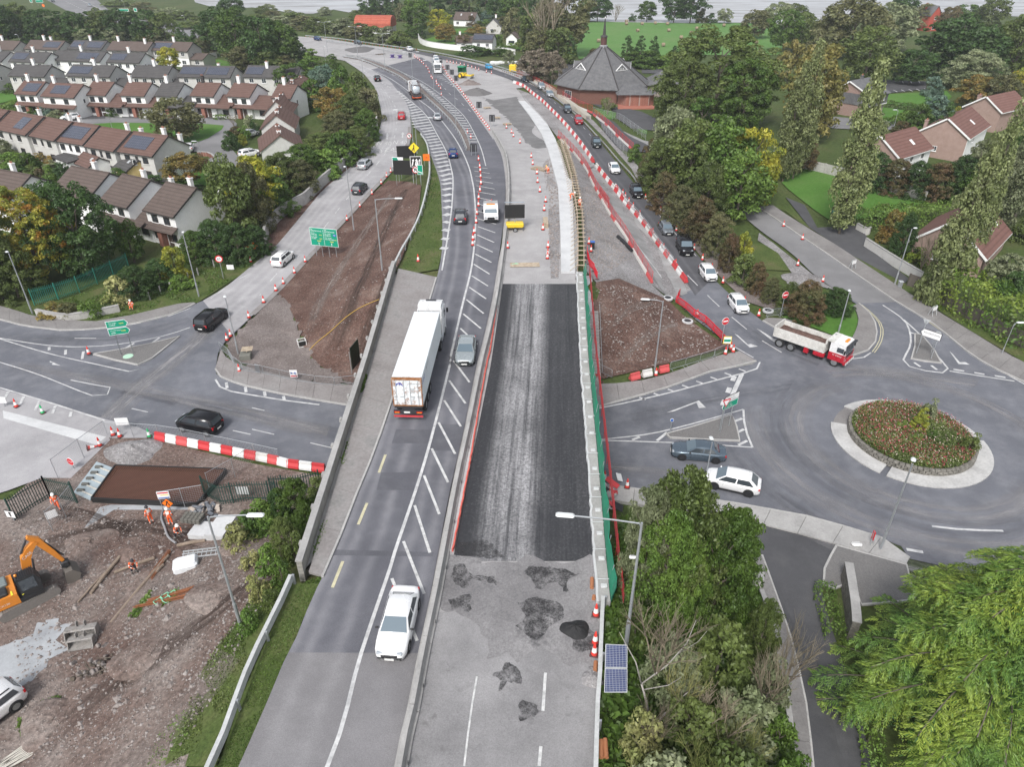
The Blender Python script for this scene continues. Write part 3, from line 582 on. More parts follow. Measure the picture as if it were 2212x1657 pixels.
sheet('tarmac_path',[(1010,180),(1060,165),(1100,190),(1125,222),(1150,255),(1175,300),(1180,318),(1150,318),(1120,285),(1095,255),(1060,225)],M_path2,.045,'m',n=2,rough=.5)
for q in(T(4,3,(180,90),(330,70),(560,130),(520,200),(440,320),(400,220),(320,260),(200,170)),T(4,3,(120,1160),(210,1190),(270,1260),(230,1310),(150,1290),(105,1200)),T(4,2,(1580,100),(1700,90),(1940,230),(1900,260),(1760,200),(1660,260)),T(4,3,(110,380),(300,330),(450,430),(330,540),(230,680),(120,580)),T(4,2,(1530,330),(1700,300),(1720,420),(1560,420)),T(4,3,(-60,900),(120,900),(150,1010),(-40,1030)),T(3,2,(1600,1400),(1800,1420),(2000,1500),(1600,1520)),T(4,3,(520,560),(700,600),(720,760),(560,740))):
 sheet('tar_patch',q,M_tarp,.066,'m',n=3,rough=.35)
sheet('concrete_path',T(1,3,(110,800),(200,920),(290,1060),(340,1180),(380,1330),(420,1480),(430,1657))+T(2,3,(440,400),(445,720),(555,720),(540,300),(530,0))+T(1,3,(490,1400),(450,1250),(400,1100),(340,990),(260,900),(160,800)),M_nc,.26,'m',thick=.24)
sheet('trench',T(2,3,(365,760),(355,500),(345,240),(350,0))+T(1,3,(330,1500),(300,1300),(340,1250),(400,1450),(425,1640))+T(2,3,(430,100),(435,400),(425,760)),M_g2,.05,'m')
M_rut=asphalt('rut_mud',(.062,.043,.036),dust=(.10,.075,.065),dustamt=.4);film(M_rut,.42);M_rut2=asphalt('dried_mud',(.24,.20,.18),dust=(.30,.26,.24),dustamt=.4);film(M_rut2,.35)
for i_,(A_,B_)in enumerate((([(0,1240),(120,1200),(300,1165),(420,1200)],[(0,1190),(120,1155),(300,1120),(440,1150)]),([(160,1330),(260,1270),(380,1200)],[(200,1380),(310,1310),(430,1240)]),([(60,1600),(200,1480),(400,1340),(520,1250)],[(120,1650),(270,1520),(450,1380),(560,1290)]),([(180,1700),(330,1560),(470,1400)],[(260,1730),(400,1590),(520,1430)]),([(30,1160),(150,1130),(260,1180)],[(20,1120),(150,1095),(290,1140)]))):strip('wheel_rut',A_,B_,M_rut if i_%2==0 else M_rut2,.075,'h',n=3,cols=6,seg=1.)
for i_,(A_,B_)in enumerate((([(690,760),(750,640),(830,480),(870,410)],[(720,775),(780,650),(850,490),(890,410)]),([(650,720),(700,620),(780,500),(840,420)],[(675,735),(730,625),(800,505),(855,425)]),([(740,800),(800,660),(850,560)],[(760,815),(815,680),(862,570)]))):strip('wheel_rut',A_,B_,M_rut if i_%2==0 else M_rut2,.10,'h',n=3,cols=6,seg=1.)
for A_,B_ in((T(2,3,(760,1450),(1000,1250),(1300,1080),(1450,1050)),T(2,3,(820,1500),(1080,1300),(1380,1130),(1520,1110))),(T(2,3,(760,1150),(900,1000),(1100,920)),T(2,3,(800,1230),(960,1060),(1180,970)))):strip('wheel_rut',A_,B_,M_rut2,.09,'h',n=3,cols=6,seg=1.)
# ------ painted markings
mk=Marks('m',.115)
LL=T(1,2,(1150,720),(1240,790),(1370,910),(1450,1050),(1530,1200),(1572,1350))+T(2,2,(1582,0),(1572,200),(1545,400),(1495,700))
HL=T(1,2,(1145,722),(1190,772),(1236,870),(1256,1000),(1330,1030),(1395,1175),(1440,1290),(1485,1420))+T(2,2,(1485,0),(1500,200),(1505,400),(1492,580))
CL=T(2,2,(1500,1657),(1560,1420),(1650,1000),(1730,650),(1757,320),(1748,100),(1735,0));CL=[(262,2600),(700,1680)]+T(4,2,(850,800),(1090,90))+T(3,2,(1120,1500),(1370,740),(1560,0))+T(2,2,(1560,1400),(1650,1000),(1732,650),(1760,320),(1750,100),(1735,0))+T(1,2,(1700,1300),(1620,1130),(1530,1000),(1420,870),(1290,770),(1180,680),(1050,600),(860,520),(740,480))
mk.line(LL,.2);mk.line(CL,.22)
mk.hatch(HL,LL[:-1]+T(2,2,(1514,590)),3.3,1.0,slant=-1.6)
mh=Marks('m',.114);mh.hatch(T(4,2,(1000,300),(1160,40))+T(3,2,(1180,1400),(1380,760),(1560,60))+T(2,2,(1650,1060),(1735,660),(1770,330),(1760,60))+T(1,2,(1735,1300),),T(4,2,(1310,700),(1400,80))+T(3,2,(1430,1400),(1600,760),(1740,60))+T(2,2,(1830,1060),(1890,660),(1930,330),(1920,60))+T(1,2,(1850,1300),),3.3,.19,slant=-1.6);mh.build('lane_marking',M_worn,main)
mk.hatch(T(1,2,(1690,1130),(1610,960),(1500,820),(1390,730),(1290,650)),T(1,2,(1790,1130),(1690,950),(1570,830),(1450,740),(1340,660)),3.2,.8)
mk.line(T(1,2,(1840,1310),(1790,1140),(1690,945),(1570,820),(1450,720),(1330,640),(1180,570)),.18);mk.line(T(1,2,(1880,1060),(1780,920),(1660,760),(1560,640),(1480,560)),.18)
mk.line(T(1,2,(1720,880),(1620,790),(1550,735),(1480,650)),.14,(3,5))
mk.hatch(T(1,2,(1440,600),(1590,690)),T(1,2,(1500,600),(1600,680)),3.,.5)
mk.build('lane_marking',M_white,main)
my=Marks('m',.118);my.line(T(3,2,(1050,720),(800,1380))and[(833,985)]+T(3,2,(960,970),(850,1240),(720,1550))+T(4,2,(690,120),(570,400),(490,600)),.2,(2.2,3.4),n=1);my.build('lane_marking',M_yellow,main)
ms=Marks('h',OFF+.03)
ms.line(T(1,2,(960,670),(1060,740),(1120,830),(1140,920),(1125,1070),(1070,1180),(980,1300),(850,1450),(690,1640))+T(2,2,(440,520),(200,720),(60,900)),.14,(2.6,4.),n=3)
ms.line(SL[2:11],.12,off0=0)if False else None
for q in(T(1,2,(1056,1100),(1068,1100),(1068,1075),(1078,1075),(1064,1050),(1048,1075),(1058,1075)),T(1,2,(1178,1090),(1190,1090),(1190,1062),(1200,1062),(1186,1042),(1170,1062),(1180,1062))):ms.poly(q)
ms.line(T(1,2,(880,560),(1000,640),(1100,700)),.25,(1.2,1.6),n=2)
ms.build('lane_marking',M_white,slip)
mj=Marks('h',OFF+.012)
for q,w in((T(2,1,(0,1235),(400,1295),(700,1302),(1000,1275),(1300,1215),(1500,1150)),.16),(T(2,1,(0,1240),(400,1360),(800,1450),(1060,1505),(1100,1480)),.16),(T(2,1,(0,1425),(300,1520),(640,1657))+T(3,1,(760,260),(820,258),(890,215),(880,190),(760,170),(560,130)),.14),(T(3,1,(0,190),(400,310),(830,450)),.18),(T(3,1,(1700,125),(1730,175),(1800,215),(2209,285))+T(3,2,(250,290),(530,325)),.2),(T(3,3,(710,360),(1000,300),(1300,230),(1600,150),(1900,70),(1980,45),(2015,10))+T(2,3,(2020,1440),(2010,1425)),.2),(T(3,3,(700,605),(1000,575),(1200,545),(1500,470),(1880,362)),.16),(T(3,3,(700,605),(1400,628),(1950,662)),.16),(T(3,3,(1880,362),(1885,450),(1910,560),(1952,662)),.2),(T(2,4,(1095,975),(1260,1090),(1310,1200),(1310,1300),(1265,1445),(1610,1510),(1500,1350),(1400,1220),(1260,1090)),.2),(T(2,4,(1620,1495),(1900,1540),(2130,1575)),.2),(T(2,4,(1830,1370),(2000,1480),(2209,1600)),.18),(T(2,4,(850,1400),(930,1395),(1000,1350)),.18),(T(2,3,(1770,1280),(1960,1390)),.15),(T(3,4,(1480,1285),(1700,1310),(2040,1322)),.22),(T(3,4,(1280,1468),(1410,1490)),.3),(T(3,4,(2070,1485),(2260,1480)),.25),(T(3,3,(1870,80),(1770,300)),.45)):mj.line(q,w,n=3)
mj.line(T(2,1,(470,1178),(740,1168),(1000,1135),(1260,1085),(1500,1000),(1700,900),(1830,800),(1960,730)),.13,(3.,3.2))
mj.line(T(2,1,(590,1237),(760,1237)),.15);mj.line(T(3,3,(1810,100),(1700,370)),.5,(1.1,1.5),n=1)
mj.line(T(3,2,(0,350),(260,410)),.12,(1.5,4));mj.line(T(3,2,(0,520),(640,670)),.12,(2.5,4));mj.line(T(3,1,(1040,355),(2209,610)),.12,(2,4.))
for q in(T(2,1,(300,1405),(420,1430),(410,1445),(480,1452),(395,1415),(395,1425)),T(3,3,(1275,388),(1530,292),(1585,348),(1530,352),(1510,310),(1330,378)),T(2,4,(1620,1340),(1690,1440),(1780,1445),(1745,1425),(1700,1425),(1640,1355)),T(2,3,(1810,1200),(1930,1310),(1995,1300),(1940,1280),(1915,1285),(1840,1215)),T(2,3,(1985,1160),(2120,1265),(2180,1250),(2120,1240),(2010,1170))):mj.poly(q)
for i in range(9):
 a=T(3,3,(1090+112*i,278-32*i),(1115+112*i,262-32*i))if i<8 else None
 if a:mj.line([(a[0][0]-8,a[0][1]-3),(a[0][0]+6,a[0][1]+2)],.22,n=1)
for i in range(4):mj.line(T(3,1,(1785+150*i,150+36*i),(1792+150*i,195+32*i)),.3,n=1)
for a in((T(3,3,(1005,605),(1065,580))),T(3,3,(1200,610),(1280,545)),T(3,3,(1810,458),(1870,435)),T(3,3,(1830,545),(1885,520)),T(3,3,(1840,645),(1910,610)),T(2,4,(1340,1428),(1390,1462)),T(2,4,(1475,1450),(1520,1485)),T(2,4,(1310,1190),(1380,1210)),T(2,1,(1190,1280),(1260,1230)),T(2,1,(970,1325),(1060,1275)),T(2,1,(390,1305),(390,1330)),T(2,1,(520,1328),(518,1365)),T(2,1,(660,1340),(650,1400)),T(3,1,(70,220),(30,290)),T(3,1,(190,260),(160,330)),T(3,1,(315,295),(280,370)),T(3,1,(440,335),(415,395)),T(3,1,(565,380),(555,420)),T(2,4,(1650,1482),(1735,1496)),T(2,4,(1815,1508),(1895,1522)),T(2,4,(1975,1532),(2060,1547))):mj.line(a,.28,n=1)
mj.build('lane_marking',M_white,junction)
mw=Marks('h',OFF+.036)
for d in(0,.3):mw.line([(p[0]+d*16,p[1]+d*6)for p in T(2,4,(910,965),(1000,1040),(1060,1110),(1080,1180),(1060,1270),(1010,1345))],.1);mw.line([(p[0]+d*14,p[1]-d*12)for p in T(2,4,(1330,1020),(1500,1140),(1810,1360))],.1)
mw.build('lane_marking',M_yellow,junction)
mq=Marks('h',.15)
mq.line(T(2,3,(1440,740),(1660,960),(1800,1080),(2000,1240),(2180,1350)),.14,(3.4,3.),n=2);mq.line(T(1,3,(0,590),(300,745),(440,850),(600,985),(700,1100)),.1,(2,4));mq.line(T(2,3,(870,270),(1000,440),(1180,680),(1320,870)),.2);mq.line(T(2,3,(1100,120),(1240,290),(1390,460),(1520,600)),.12,(2.4,1.5))
mq.build('lane_marking',M_white,bpy.data.objects['queue_lane'])
mf=Marks('h',.10)
for q in(T(1,2,(420,340),(700,370),(1000,430),(1250,500)),T(1,2,(760,480),(1050,570),(1300,660))):mf.line(q,.15,(3,6))
mf.line(T(1,2,(1280,425),(1500,470),(1790,560)),.14,(2,3));mf.line(T(1,1,(520,10),(760,120)),.3,(4,6));mf.line(T(1,1,(620,-10),(880,110)),.3)
mf.build('lane_marking',M_white,highway)
mp2=Marks('h',.09)
for i in range(7):a=T(1,4,(1150+60*i,728-3*i),(1120+60*i,712-3*i));mp2 .line(a,.25,n=1)
for i in range(3):mp2 .line(T(1,4,(1250+65*i,640),(1258+65*i,655)),.25,n=1)
for i in range(3):mp2 .line(T(1,3,(1085+55*i,530),(1095+55*i,518)),.25,n=1)
mp2 .build('bay_marking',M_white).__setitem__('kind','structure')
for body,px,sz in(('WEST',(815,327),2.3),('EAST',(853,325),2.3),('N 40',(830,311),2.0),('N 40',(864,309),2.0)):
 me=textmesh(body,sz,M_worn);me.name='lane_marking';P0=g(*px);d=(g(px[0]+6,px[1]-14)-P0);a=math.atan2(d.y,d.x)-math.pi/2
 o=obj('lane_marking',me);o.location=(P0 .x,P0 .y,P0 .z+.16);o.rotation_euler=(0.026,0,a);o.scale=(.75,2.2,1);o.parent=slip
 # ------ vegetation
NR=np.random.RandomState(11)
def leafmat(name,c1,c2,var=.4,scale=.35,c3=None,trans=.3):
 k=N(name);k.t.nodes.remove(k.b);p=k.pos()
 geo=k.n('NewGeometry');rpi=geo.outputs['Random Per Island'];oi=k.n('ObjectInfo')
 c1,c2=tuple(x*q for x,q in zip(c1,(1.45,1.55,1.4))),tuple(x*q for x,q in zip(c2,(1.45,1.55,1.4)));f=k.fr(k.noise(scale,3,p,.6),.36,.64);c=k.mix(f,c1,c2)
 if c3:c=k.mix(k.fr(k.noise(scale*1.7,2,p),.55,.66),c,c3)
 b=k.fr(rpi,0,1,1-var,1+var);b=k.math('MULTIPLY',b,k.fr(oi.outputs['Random'],0,1,.82,1.18))
 v=k.n('CombineXYZ');[k.l(b,v.inputs[i])for i in range(3)]
 c=k.mix(1.,c,v.outputs[0],'MULTIPLY')
 d=k.n('BsdfDiffuse');t=k.n('BsdfTranslucent');k.l(c,d.inputs[0]);k.l(c,t.inputs[0])
 m=k.n('MixShader');m.inputs[0].default_value=trans;k.l(d.outputs[0],m.inputs[1]);k.l(t.outputs[0],m.inputs[2])
 gl=k.n('BsdfGlossy');gl.inputs['Roughness'].default_value=.5;gl.inputs[0].default_value=(.6,.6,.6,1);m2=k.n('MixShader');m2 .inputs[0].default_value=.04
 k.l(m.outputs[0],m2 .inputs[1]);k.l(gl.outputs[0],m2 .inputs[2]);k.l(m2 .outputs[0],k.t.nodes['Material Output'].inputs[0]);return k.m
LF=dict(green=leafmat('leaf_green',(.075,.115,.022),(.045,.080,.018)),dark=leafmat('leaf_dark',(.030,.058,.018),(.048,.082,.022)),bright=leafmat('leaf_bright',(.115,.165,.034),(.072,.12,.025)),olive=leafmat('leaf_olive',(.098,.118,.036),(.066,.088,.026)),yellow=leafmat('leaf_yellow',(.34,.29,.035),(.16,.18,.030)),autumn=leafmat('leaf_autumn',(.27,.22,.035),(.13,.155,.03),c3=(.36,.18,.03)),orange=leafmat('leaf_orange',(.22,.135,.04),(.14,.12,.038)),brown=leafmat('leaf_brown',(.115,.105,.052),(.078,.08,.036)),grey=leafmat('leaf_grey',(.20,.205,.13),(.115,.13,.07)),red=leafmat('leaf_red',(.105,.062,.036),(.082,.078,.034)),russet=leafmat('leaf_russet',(.17,.135,.045),(.11,.105,.035)),blue=leafmat('leaf_blue',(.11,.15,.12),(.07,.11,.09)),twig=leafmat('twig',(.165,.13,.105),(.11,.088,.07),trans=.05),golden=leafmat('leaf_golden',(.165,.20,.034),(.07,.122,.026),scale=.34),poplar=leafmat('leaf_poplar',(.165,.175,.082),(.105,.12,.05),var=.5),flower=leafmat('flower',(.27,.055,.075),(.20,.03,.045),var=.6,trans=.2),white=leafmat('petal_white',(.65,.55,.52),(.6,.4,.42),trans=.2),cedar_in=leafmat('cedar_inner_green',(.055,.115,.025),(.04,.085,.022)),dry=leafmat('dry_grass',(.30,.27,.13),(.16,.18,.06)))
M_bark=ground('bark',[(.085,.07,.055),(.13,.11,.09),(.17,.15,.13)],2.,fine=.4,finescale=12.,bumpd=.03);M_pale=ground('pale_bark',[(.30,.28,.25),(.42,.40,.37)],2.,fine=.3,finescale=10.,bumpd=.02)
def unit(v):return v/(np.linalg.norm(v,axis=1,keepdims=True)+1e-9)
def leafquads(P,Nn,l,asp=.55):
 n=len(P);t=unit(np.cross(Nn,NR.randn(n,3)));b=np.cross(Nn,t);L=(l*(.6+.8*NR.rand(n)))[:,None]
 V=np.stack([P+t*L,P+b*L*asp,P-t*L,P-b*L*asp],1).reshape(-1,3)
 return V
def quadmesh(name,V,mat):
 me=bpy.data.meshes.new(name);n=len(V)//4
 me.vertices.add(len(V));me.vertices.foreach_set('co',V.astype(np.float32).ravel());me.loops.add(len(V));me.loops.foreach_set('vertex_index',np.arange(len(V),dtype=np.int32))
 me.polygons.add(n);me.polygons.foreach_set('loop_start',np.arange(0,len(V),4,dtype=np.int32));me.polygons.foreach_set('loop_total',np.full(n,4,np.int32));me.update(calc_edges=True)
 me.materials.append(mat);return me
def crown(shape,nc,nl,leaf,rc=(.09,.17),fill=.5,up=-.35,squash=.8,inner=.15,asp=1.):
 z=NR.rand(nc*4);w=np.array([shape(a)for a in z]);keep=NR.rand(nc*4)<(w/w.max())**.8;z=z[keep][:nc];nc=len(z)
 a=NR.rand(nc)*2*np.pi;rr=np.array([shape(q)for q in z])*(fill+(1-fill)*NR.rand(nc)**.5)*(.86+.28*NR.rand(nc));ph=NR.rand(3)*6.28;rr*=1+.13*np.sin(2*a+ph[0]+3*z)+.10*np.sin(3*a+ph[1]-5*z)+.07*np.sin(5*a+ph[2]+7*z)
 Cc=np.stack([rr*np.cos(a),rr*np.sin(a),z],1);V=[]
 for c in Cc:
  r=rc[0]+(rc[1]-rc[0])*NR.rand();d=unit(NR.randn(nl,3));d[:,2]=np.where(d[:,2]<up,-d[:,2],d[:,2])
  rad=r*np.where(NR.rand(nl)<inner,NR.rand(nl),.75+.3*NR.rand(nl));P=d*rad[:,None]*np.array([1,1,squash]);nn=unit(d+.55*NR.randn(nl,3))
  q=leafquads(P,nn,leaf);q[:,2]/=asp;V.append(q+c)
 return np.concatenate(V)
sh_round=lambda z:.5*math.sqrt(max(0.02,1-(2*(z*.97+.02)-.92)**2/1.18))*.86
sh_bush=lambda z:.5*(1-z**2.6)**.6*.9
sh_con=lambda z:.5*(1-z)**.75*.95+.02
sh_pop=lambda z:.5*(min(1,.35+z*2.6)*(1-max(0,z-.25)**1.5/.75**1.5)**.75)*.9+.02
CR={}
def proto(kind):
 if kind in CR:return CR[kind]
 L=[]
 spec={'round':(3,sh_round,85,95,.028,(.09,.16),.55),'big':(1,sh_round,240,120,.0135,(.05,.085),.6),'bush':(3,sh_bush,60,85,.036,(.10,.18),.5),'bushy':(2,sh_bush,230,120,.014,(.05,.09),.35),'conifer':(2,sh_con,100,80,.028,(.06,.12),.6),'poplar':(3,sh_pop,210,75,.034,(.09,.17),.25),'small':(2,sh_bush,26,60,.05,(.14,.24),.5)}[kind]
 for i in range(spec[0]):L.append(quadmesh('crown',crown(spec[1],spec[2],spec[3],spec[4],spec[5],spec[6],asp={'poplar':3.2,'conifer':1.6,'round':1.1}.get(kind,1.),squash=1.5 if kind=='poplar' else .8),LF['green']))
 CR[kind]=L;return L
def twigs(n=260,seed=1,gen=3):
 """bare branching head in unit space"""
 r=random.Random(seed);mb=MB()
 def grow(p,d,l,rad,lev):
  q=p+d*l;mb.tube([p,(p+q)/2+VV((r.uniform(-1,1),r.uniform(-1,1),0))*l*.06,q],[rad,rad*.8,rad*.6],3,caps=False)
  if lev==0:return
  for _ in range(r.choice((3,4,4))):
   nd=(d+VV((r.uniform(-1,1),r.uniform(-1,1),r.uniform(-.25,.6)))*.85).normalized();grow(p.lerp(q,r.uniform(.45,1)),nd,l*r.uniform(.55,.8),rad*.58,lev-1)
 for i in range(5):
  a=i*1.26;grow(VV((0,0,.02)),VV((math.cos(a)*.5,math.sin(a)*.5,.9)).normalized(),.30,.010,gen)
 zs=max(v[2]for v in mb.v);xs_=max(max(abs(v[0]),abs(v[1]))for v in mb.v);mb.v=[(v[0]*.5/xs_,v[1]*.5/xs_,v[2]/zs)for v in mb.v]
 return mb.mesh('crown',LF['twig'])
TW=[twigs(seed=3),twigs(seed=8)]
def trunkmesh(limbs=5,seed=1,bare=1.):
 r=random.Random(seed);mb=MB();mb.tube([(0,0,-.05),(.004,0,.05),(.01,.01,.3),(0,.015,.62),(.01,0,.85)],[.036,.026,.021,.013,.004],7)
 for i in range(limbs):
  a=i*2.4+r.random();z=.28+.09*i;d=VV((math.cos(a),math.sin(a),1.0));p=VV((.008,.01,z));mb.tube([p,p+d*.10,p+d*.2+VV((0,0,.05))],[.013,.009,.003],5)
 return mb.mesh('trunk',M_bark)
TR=[trunkmesh(6,s)for s in(1,2)]
def setmat(o,mat):o.material_slots[0].link='OBJECT';o.material_slots[0].material=mat
def place(xc,ytop,ybot,wpx):
 b=g(xc,ybot);d=ray(xc,ytop);t=b.y/d.y;H=max(.5,CAMZ+d.z*t-b.z);dep=b.y*math.cos(PITCH)+(CAMZ-b.z)*math.sin(PITCH)
 return b,H,wpx*dep/F
def tree(name,label,cat,xc,ytop,ybot,wpx,kind,col,group=None,low=None):
 b,H,wd=place(xc,ytop,ybot,wpx);t=thing(name,label,cat,b,0,group)
 if kind=='bare':
  o=obj('crown',rnd.choice(TW),t);o.scale=(wd,wd,H*.97);o.rotation_euler=(0,0,rnd.random()*6);setmat(o,LF[col])
  o2=obj('trunk',rnd.choice(TR),t);o2 .scale=(H*.6,H*.6,H*.5);return t
 z0={'round':.12,'big':.1,'bush':0,'bushy':0,'conifer':.02,'poplar':.04,'small':0}[kind]if low is None else low
 o=obj('crown',rnd.choice(proto(kind)),t);o.location=(0,0,H*z0-.05);o.scale=(wd*1.08,wd*1.08,H*(1-z0));o.rotation_euler=(0,0,rnd.random()*6.28);setmat(o,LF[col])
 o2=obj('trunk',rnd.choice(TR),t);s=min(H,wd*1.6);o2 .scale=(s*.8,s*.8,H*.95);o2 .rotation_euler=(0,0,rnd.random()*6)
 return t
ADJ=dict(green='green',dark='dark green',bright='bright green',olive='olive green',yellow='yellow',autumn='orange-green autumn',orange='orange autumn',brown='brownish',grey='grey-green',red='reddish',russet='russet',blue='blue-green',twig='nearly leafless',golden='golden green',poplar='silvery green',dry='straw-coloured')
NOUN=dict(round='tree',big='broad tree',bush='bush',bushy='dense bush',conifer='conifer',poplar='poplar',small='low shrub',bare='twiggy tree')
def zone(where,lst):
 lst=sorted(lst,key=lambda q:q[0])
 for i,q in enumerate(lst):
  xc,yt,yb,w,kd,col=q[:6];nm={'conifer':'conifer_tree','poplar':'poplar_tree','bush':'bush','bushy':'bush','small':'shrub'}.get(kd,'tree')
  lab=f"{ADJ[col]} {NOUN[kd]}, {nth(i)} from left {where}" if len(lst)>1 else f"{ADJ[col]} {NOUN[kd]} {where}"
  tree(nm,lab,{'conifer_tree':'tree','poplar_tree':'tree'}.get(nm,nm),xc,yt,yb,w,kd,col,where if len(lst)>1 else None)
zone('in the dark belt behind the far estate houses',[(-5,12,95,60,'round','green'),(22,14,94,60,'round','dark'),(50,8,88,62,'round','olive'),(85,18,92,60,'conifer','dark'),(110,20,92,56,'round','dark'),(140,22,92,56,'conifer','dark'),(168,26,92,55,'round','dark'),(205,23,92,55,'conifer','dark'),(228,20,91,56,'round','olive'),(262,20,92,60,'round','dark'),(298,22,90,58,'conifer','dark'),(328,22,92,60,'round','dark'),(360,28,92,52,'round','olive'),(395,52,94,30,'conifer','dark')])
zone('just behind the roofs of the far estate row',[(128,70,97,26,'bush','olive'),(185,62,94,38,'round','grey'),(255,60,94,40,'round','grey'),(310,68,94,28,'bush','olive'),(336,70,94,34,'bush','brown'),(255,88,122,36,'round','olive'),(370,103,156,48,'round','yellow')])
zone('in the tall grove beside the estate lawn',[(435,52,112,52,'conifer','dark'),(455,74,120,40,'round','brown'),(480,20,120,78,'round','dark'),(520,18,140,88,'round','green'),(545,30,135,80,'conifer','dark'),(572,38,148,86,'round','dark'),(606,45,145,80,'round','green'),(638,60,142,56,'conifer','dark'),(530,100,150,70,'round','brown'),(580,108,152,62,'bush','olive'),(618,120,150,50,'bush','brown')])
zone('at the top of the grove beyond the estate',[(505,-12,45,52,'round','dark'),(470,12,42,36,'round','green'),(570,12,40,34,'round','olive'),(590,22,42,40,'bush','brown')])
zone('on the bank beside the estate slip road',[(680,103,166,62,'conifer','bright'),(722,115,172,52,'conifer','green'),(640,138,205,74,'round','green'),(705,142,215,62,'round','blue'),(745,148,232,64,'bush','green'),(776,160,240,56,'bush','olive'),(678,175,235,62,'bush','green'),(722,190,262,76,'round','orange'),(800,190,262,56,'bush','brown'),(765,205,290,84,'bushy','olive'),(795,235,305,58,'bushy','green'),(735,240,312,84,'bushy','brown'),(775,272,335,70,'bushy','olive'),(700,285,345,90,'bushy','olive'),(745,285,352,74,'bush','green'),(660,312,385,94,'bushy','green'),(705,322,380,66,'bush','bright'),(612,330,425,94,'bushy','olive'),(655,345,420,80,'bushy','brown'),(560,342,470,100,'round','yellow'),(600,380,465,80,'bushy','green')])
zone('above the bramble bank by the boundary wall',[(515,345,520,96,'round','olive'),(553,352,505,92,'bushy','brown'),(470,476,560,84,'bushy','dark'),(520,482,565,76,'bushy','dark'),(558,486,550,60,'bushy','dark'),(425,500,565,64,'bushy','green'),(385,533,605,52,'bush','yellow'),(350,560,615,76,'bushy','dark'),(300,575,640,84,'bushy','dark'),(262,600,650,60,'small','dry'),(395,590,622,46,'small','bright'),(200,645,685,40,'small','bright'),(120,655,682,54,'small','orange'),(150,655,684,44,'small','brown'),(290,480,565,56,'round','green')])
zone('around the green of the estate',[(385,214,306,98,'round','brown'),(405,333,402,78,'round','orange'),(243,233,251,24,'small','green'),(75,229,251,24,'small','green'),(97,230,256,32,'small','blue'),(128,238,259,44,'bush','grey'),(157,233,252,18,'small','red'),(166,233,251,14,'small','dark'),(486,222,250,26,'small','grey'),(528,228,251,10,'conifer','green'),(505,240,272,34,'bare','twig'),(500,284,322,34,'bush','dark'),(511,273,300,30,'bush','red'),(542,249,276,26,'small','grey'),(530,268,300,24,'small','bright'),(553,255,290,22,'small','dark'),(525,290,312,18,'small','yellow'),(430,330,362,40,'small','red'),(60,202,226,60,'small','bright'),(25,180,200,30,'small','green')])
zone('in the back gardens of the brown-roofed terrace',[(8,300,345,50,'bush','grey'),(30,328,362,52,'bush','bright'),(64,330,366,44,'bush','green'),(96,330,356,48,'small','orange'),(28,355,378,56,'small','dark'),(70,356,376,30,'small','olive'),(90,364,388,22,'small','red'),(110,358,388,26,'small','bright'),(138,352,384,36,'bush','dark'),(150,350,366,14,'small','red'),(105,346,362,36,'small','grey'),(180,368,388,60,'small','green'),(220,362,382,40,'small','grey'),(262,364,402,40,'bush','green'),(300,372,392,20,'small','grey'),(314,374,392,18,'small','red'),(335,378,400,40,'bush','dark'),(400,390,412,60,'bush','dark')])
zone('at the left edge over the parked cars',[(4,420,645,116,'big','olive'),(95,410,606,160,'big','autumn'),(192,402,592,150,'big','dark'),(150,398,560,110,'round','dark'),(40,520,640,110,'bushy','olive')])
zone('by the shore above the red barn',[(795,-22,32,52,'conifer','dark'),(822,-22,32,44,'round','dark'),(850,-20,34,48,'conifer','dark'),(868,8,44,30,'bush','brown'),(770,22,42,30,'bush','olive'),(702,14,32,26,'bush','grey'),(582,8,30,30,'round','grey'),(625,20,34,24,'bush','grey'),(900,-2,74,56,'round','green'),(948,20,74,44,'round','yellow'),(962,50,90,46,'round','orange'),(912,45,82,18,'conifer','dark')])
zone('in the dark wood above the white bungalows',[(930,-25,40,60,'round','dark'),(975,-25,38,60,'conifer','dark'),(1015,-28,36,56,'round','olive'),(1050,-25,46,56,'conifer','dark'),(1085,-20,60,56,'round','dark'),(1120,-20,64,60,'round','green'),(1150,-22,70,56,'round','dark'),(1058,20,50,40,'bush','blue'),(1110,20,84,44,'bush','brown'),(1018,33,56,18,'small','red'),(1045,40,54,34,'small','bright'),(1030,52,72,40,'small','orange'),(1085,36,70,46,'bush','brown'),(1002,74,104,36,'round','red'),(1078,74,102,20,'bush','green'),(1098,92,108,30,'small','bright'),(1020,98,118,60,'small','dark'),(1070,98,118,60,'small','green'),(1100,108,138,28,'bush','grey')])
zone('in the scrub beside the far highway',[(560,30,52,60,'bush','olive'),(600,34,56,70,'small','grey'),(640,26,50,60,'bush','olive'),(660,34,62,60,'small','brown'),(690,36,66,60,'bush','olive'),(720,40,70,60,'small','olive'),(745,40,74,56,'bush','grey'),(775,50,80,56,'bush','brown'),(805,55,86,50,'bush','olive'),(838,58,94,52,'bush','grey'),(866,66,98,46,'bush','olive'),(890,60,80,34,'bush','green'),(420,38,60,60,'small','olive'),(460,28,50,60,'small','grey'),(400,22,40,60,'small','olive'),(365,14,30,50,'small','grey'),(310,4,22,50,'small','brown'),(260,-4,12,60,'small','olive')])
zone('beside the church, left of its roof',[(1180,-35,128,120,'bare','twig'),(1212,-30,120,100,'round','brown'),(1165,58,128,62,'round','brown'),(1205,60,134,72,'bush','olive'),(1232,74,136,32,'conifer','dark'),(1140,30,108,50,'bush','olive'),(1152,112,168,50,'bare','twig'),(1160,108,176,72,'round','twig'),(1192,112,180,52,'round','twig'),(1300,94,112,20,'small','olive'),(1282,104,120,20,'small','red'),(1312,205,248,34,'bare','twig'),(1312,208,236,32,'small','olive'),(1255,200,216,26,'small','green')])
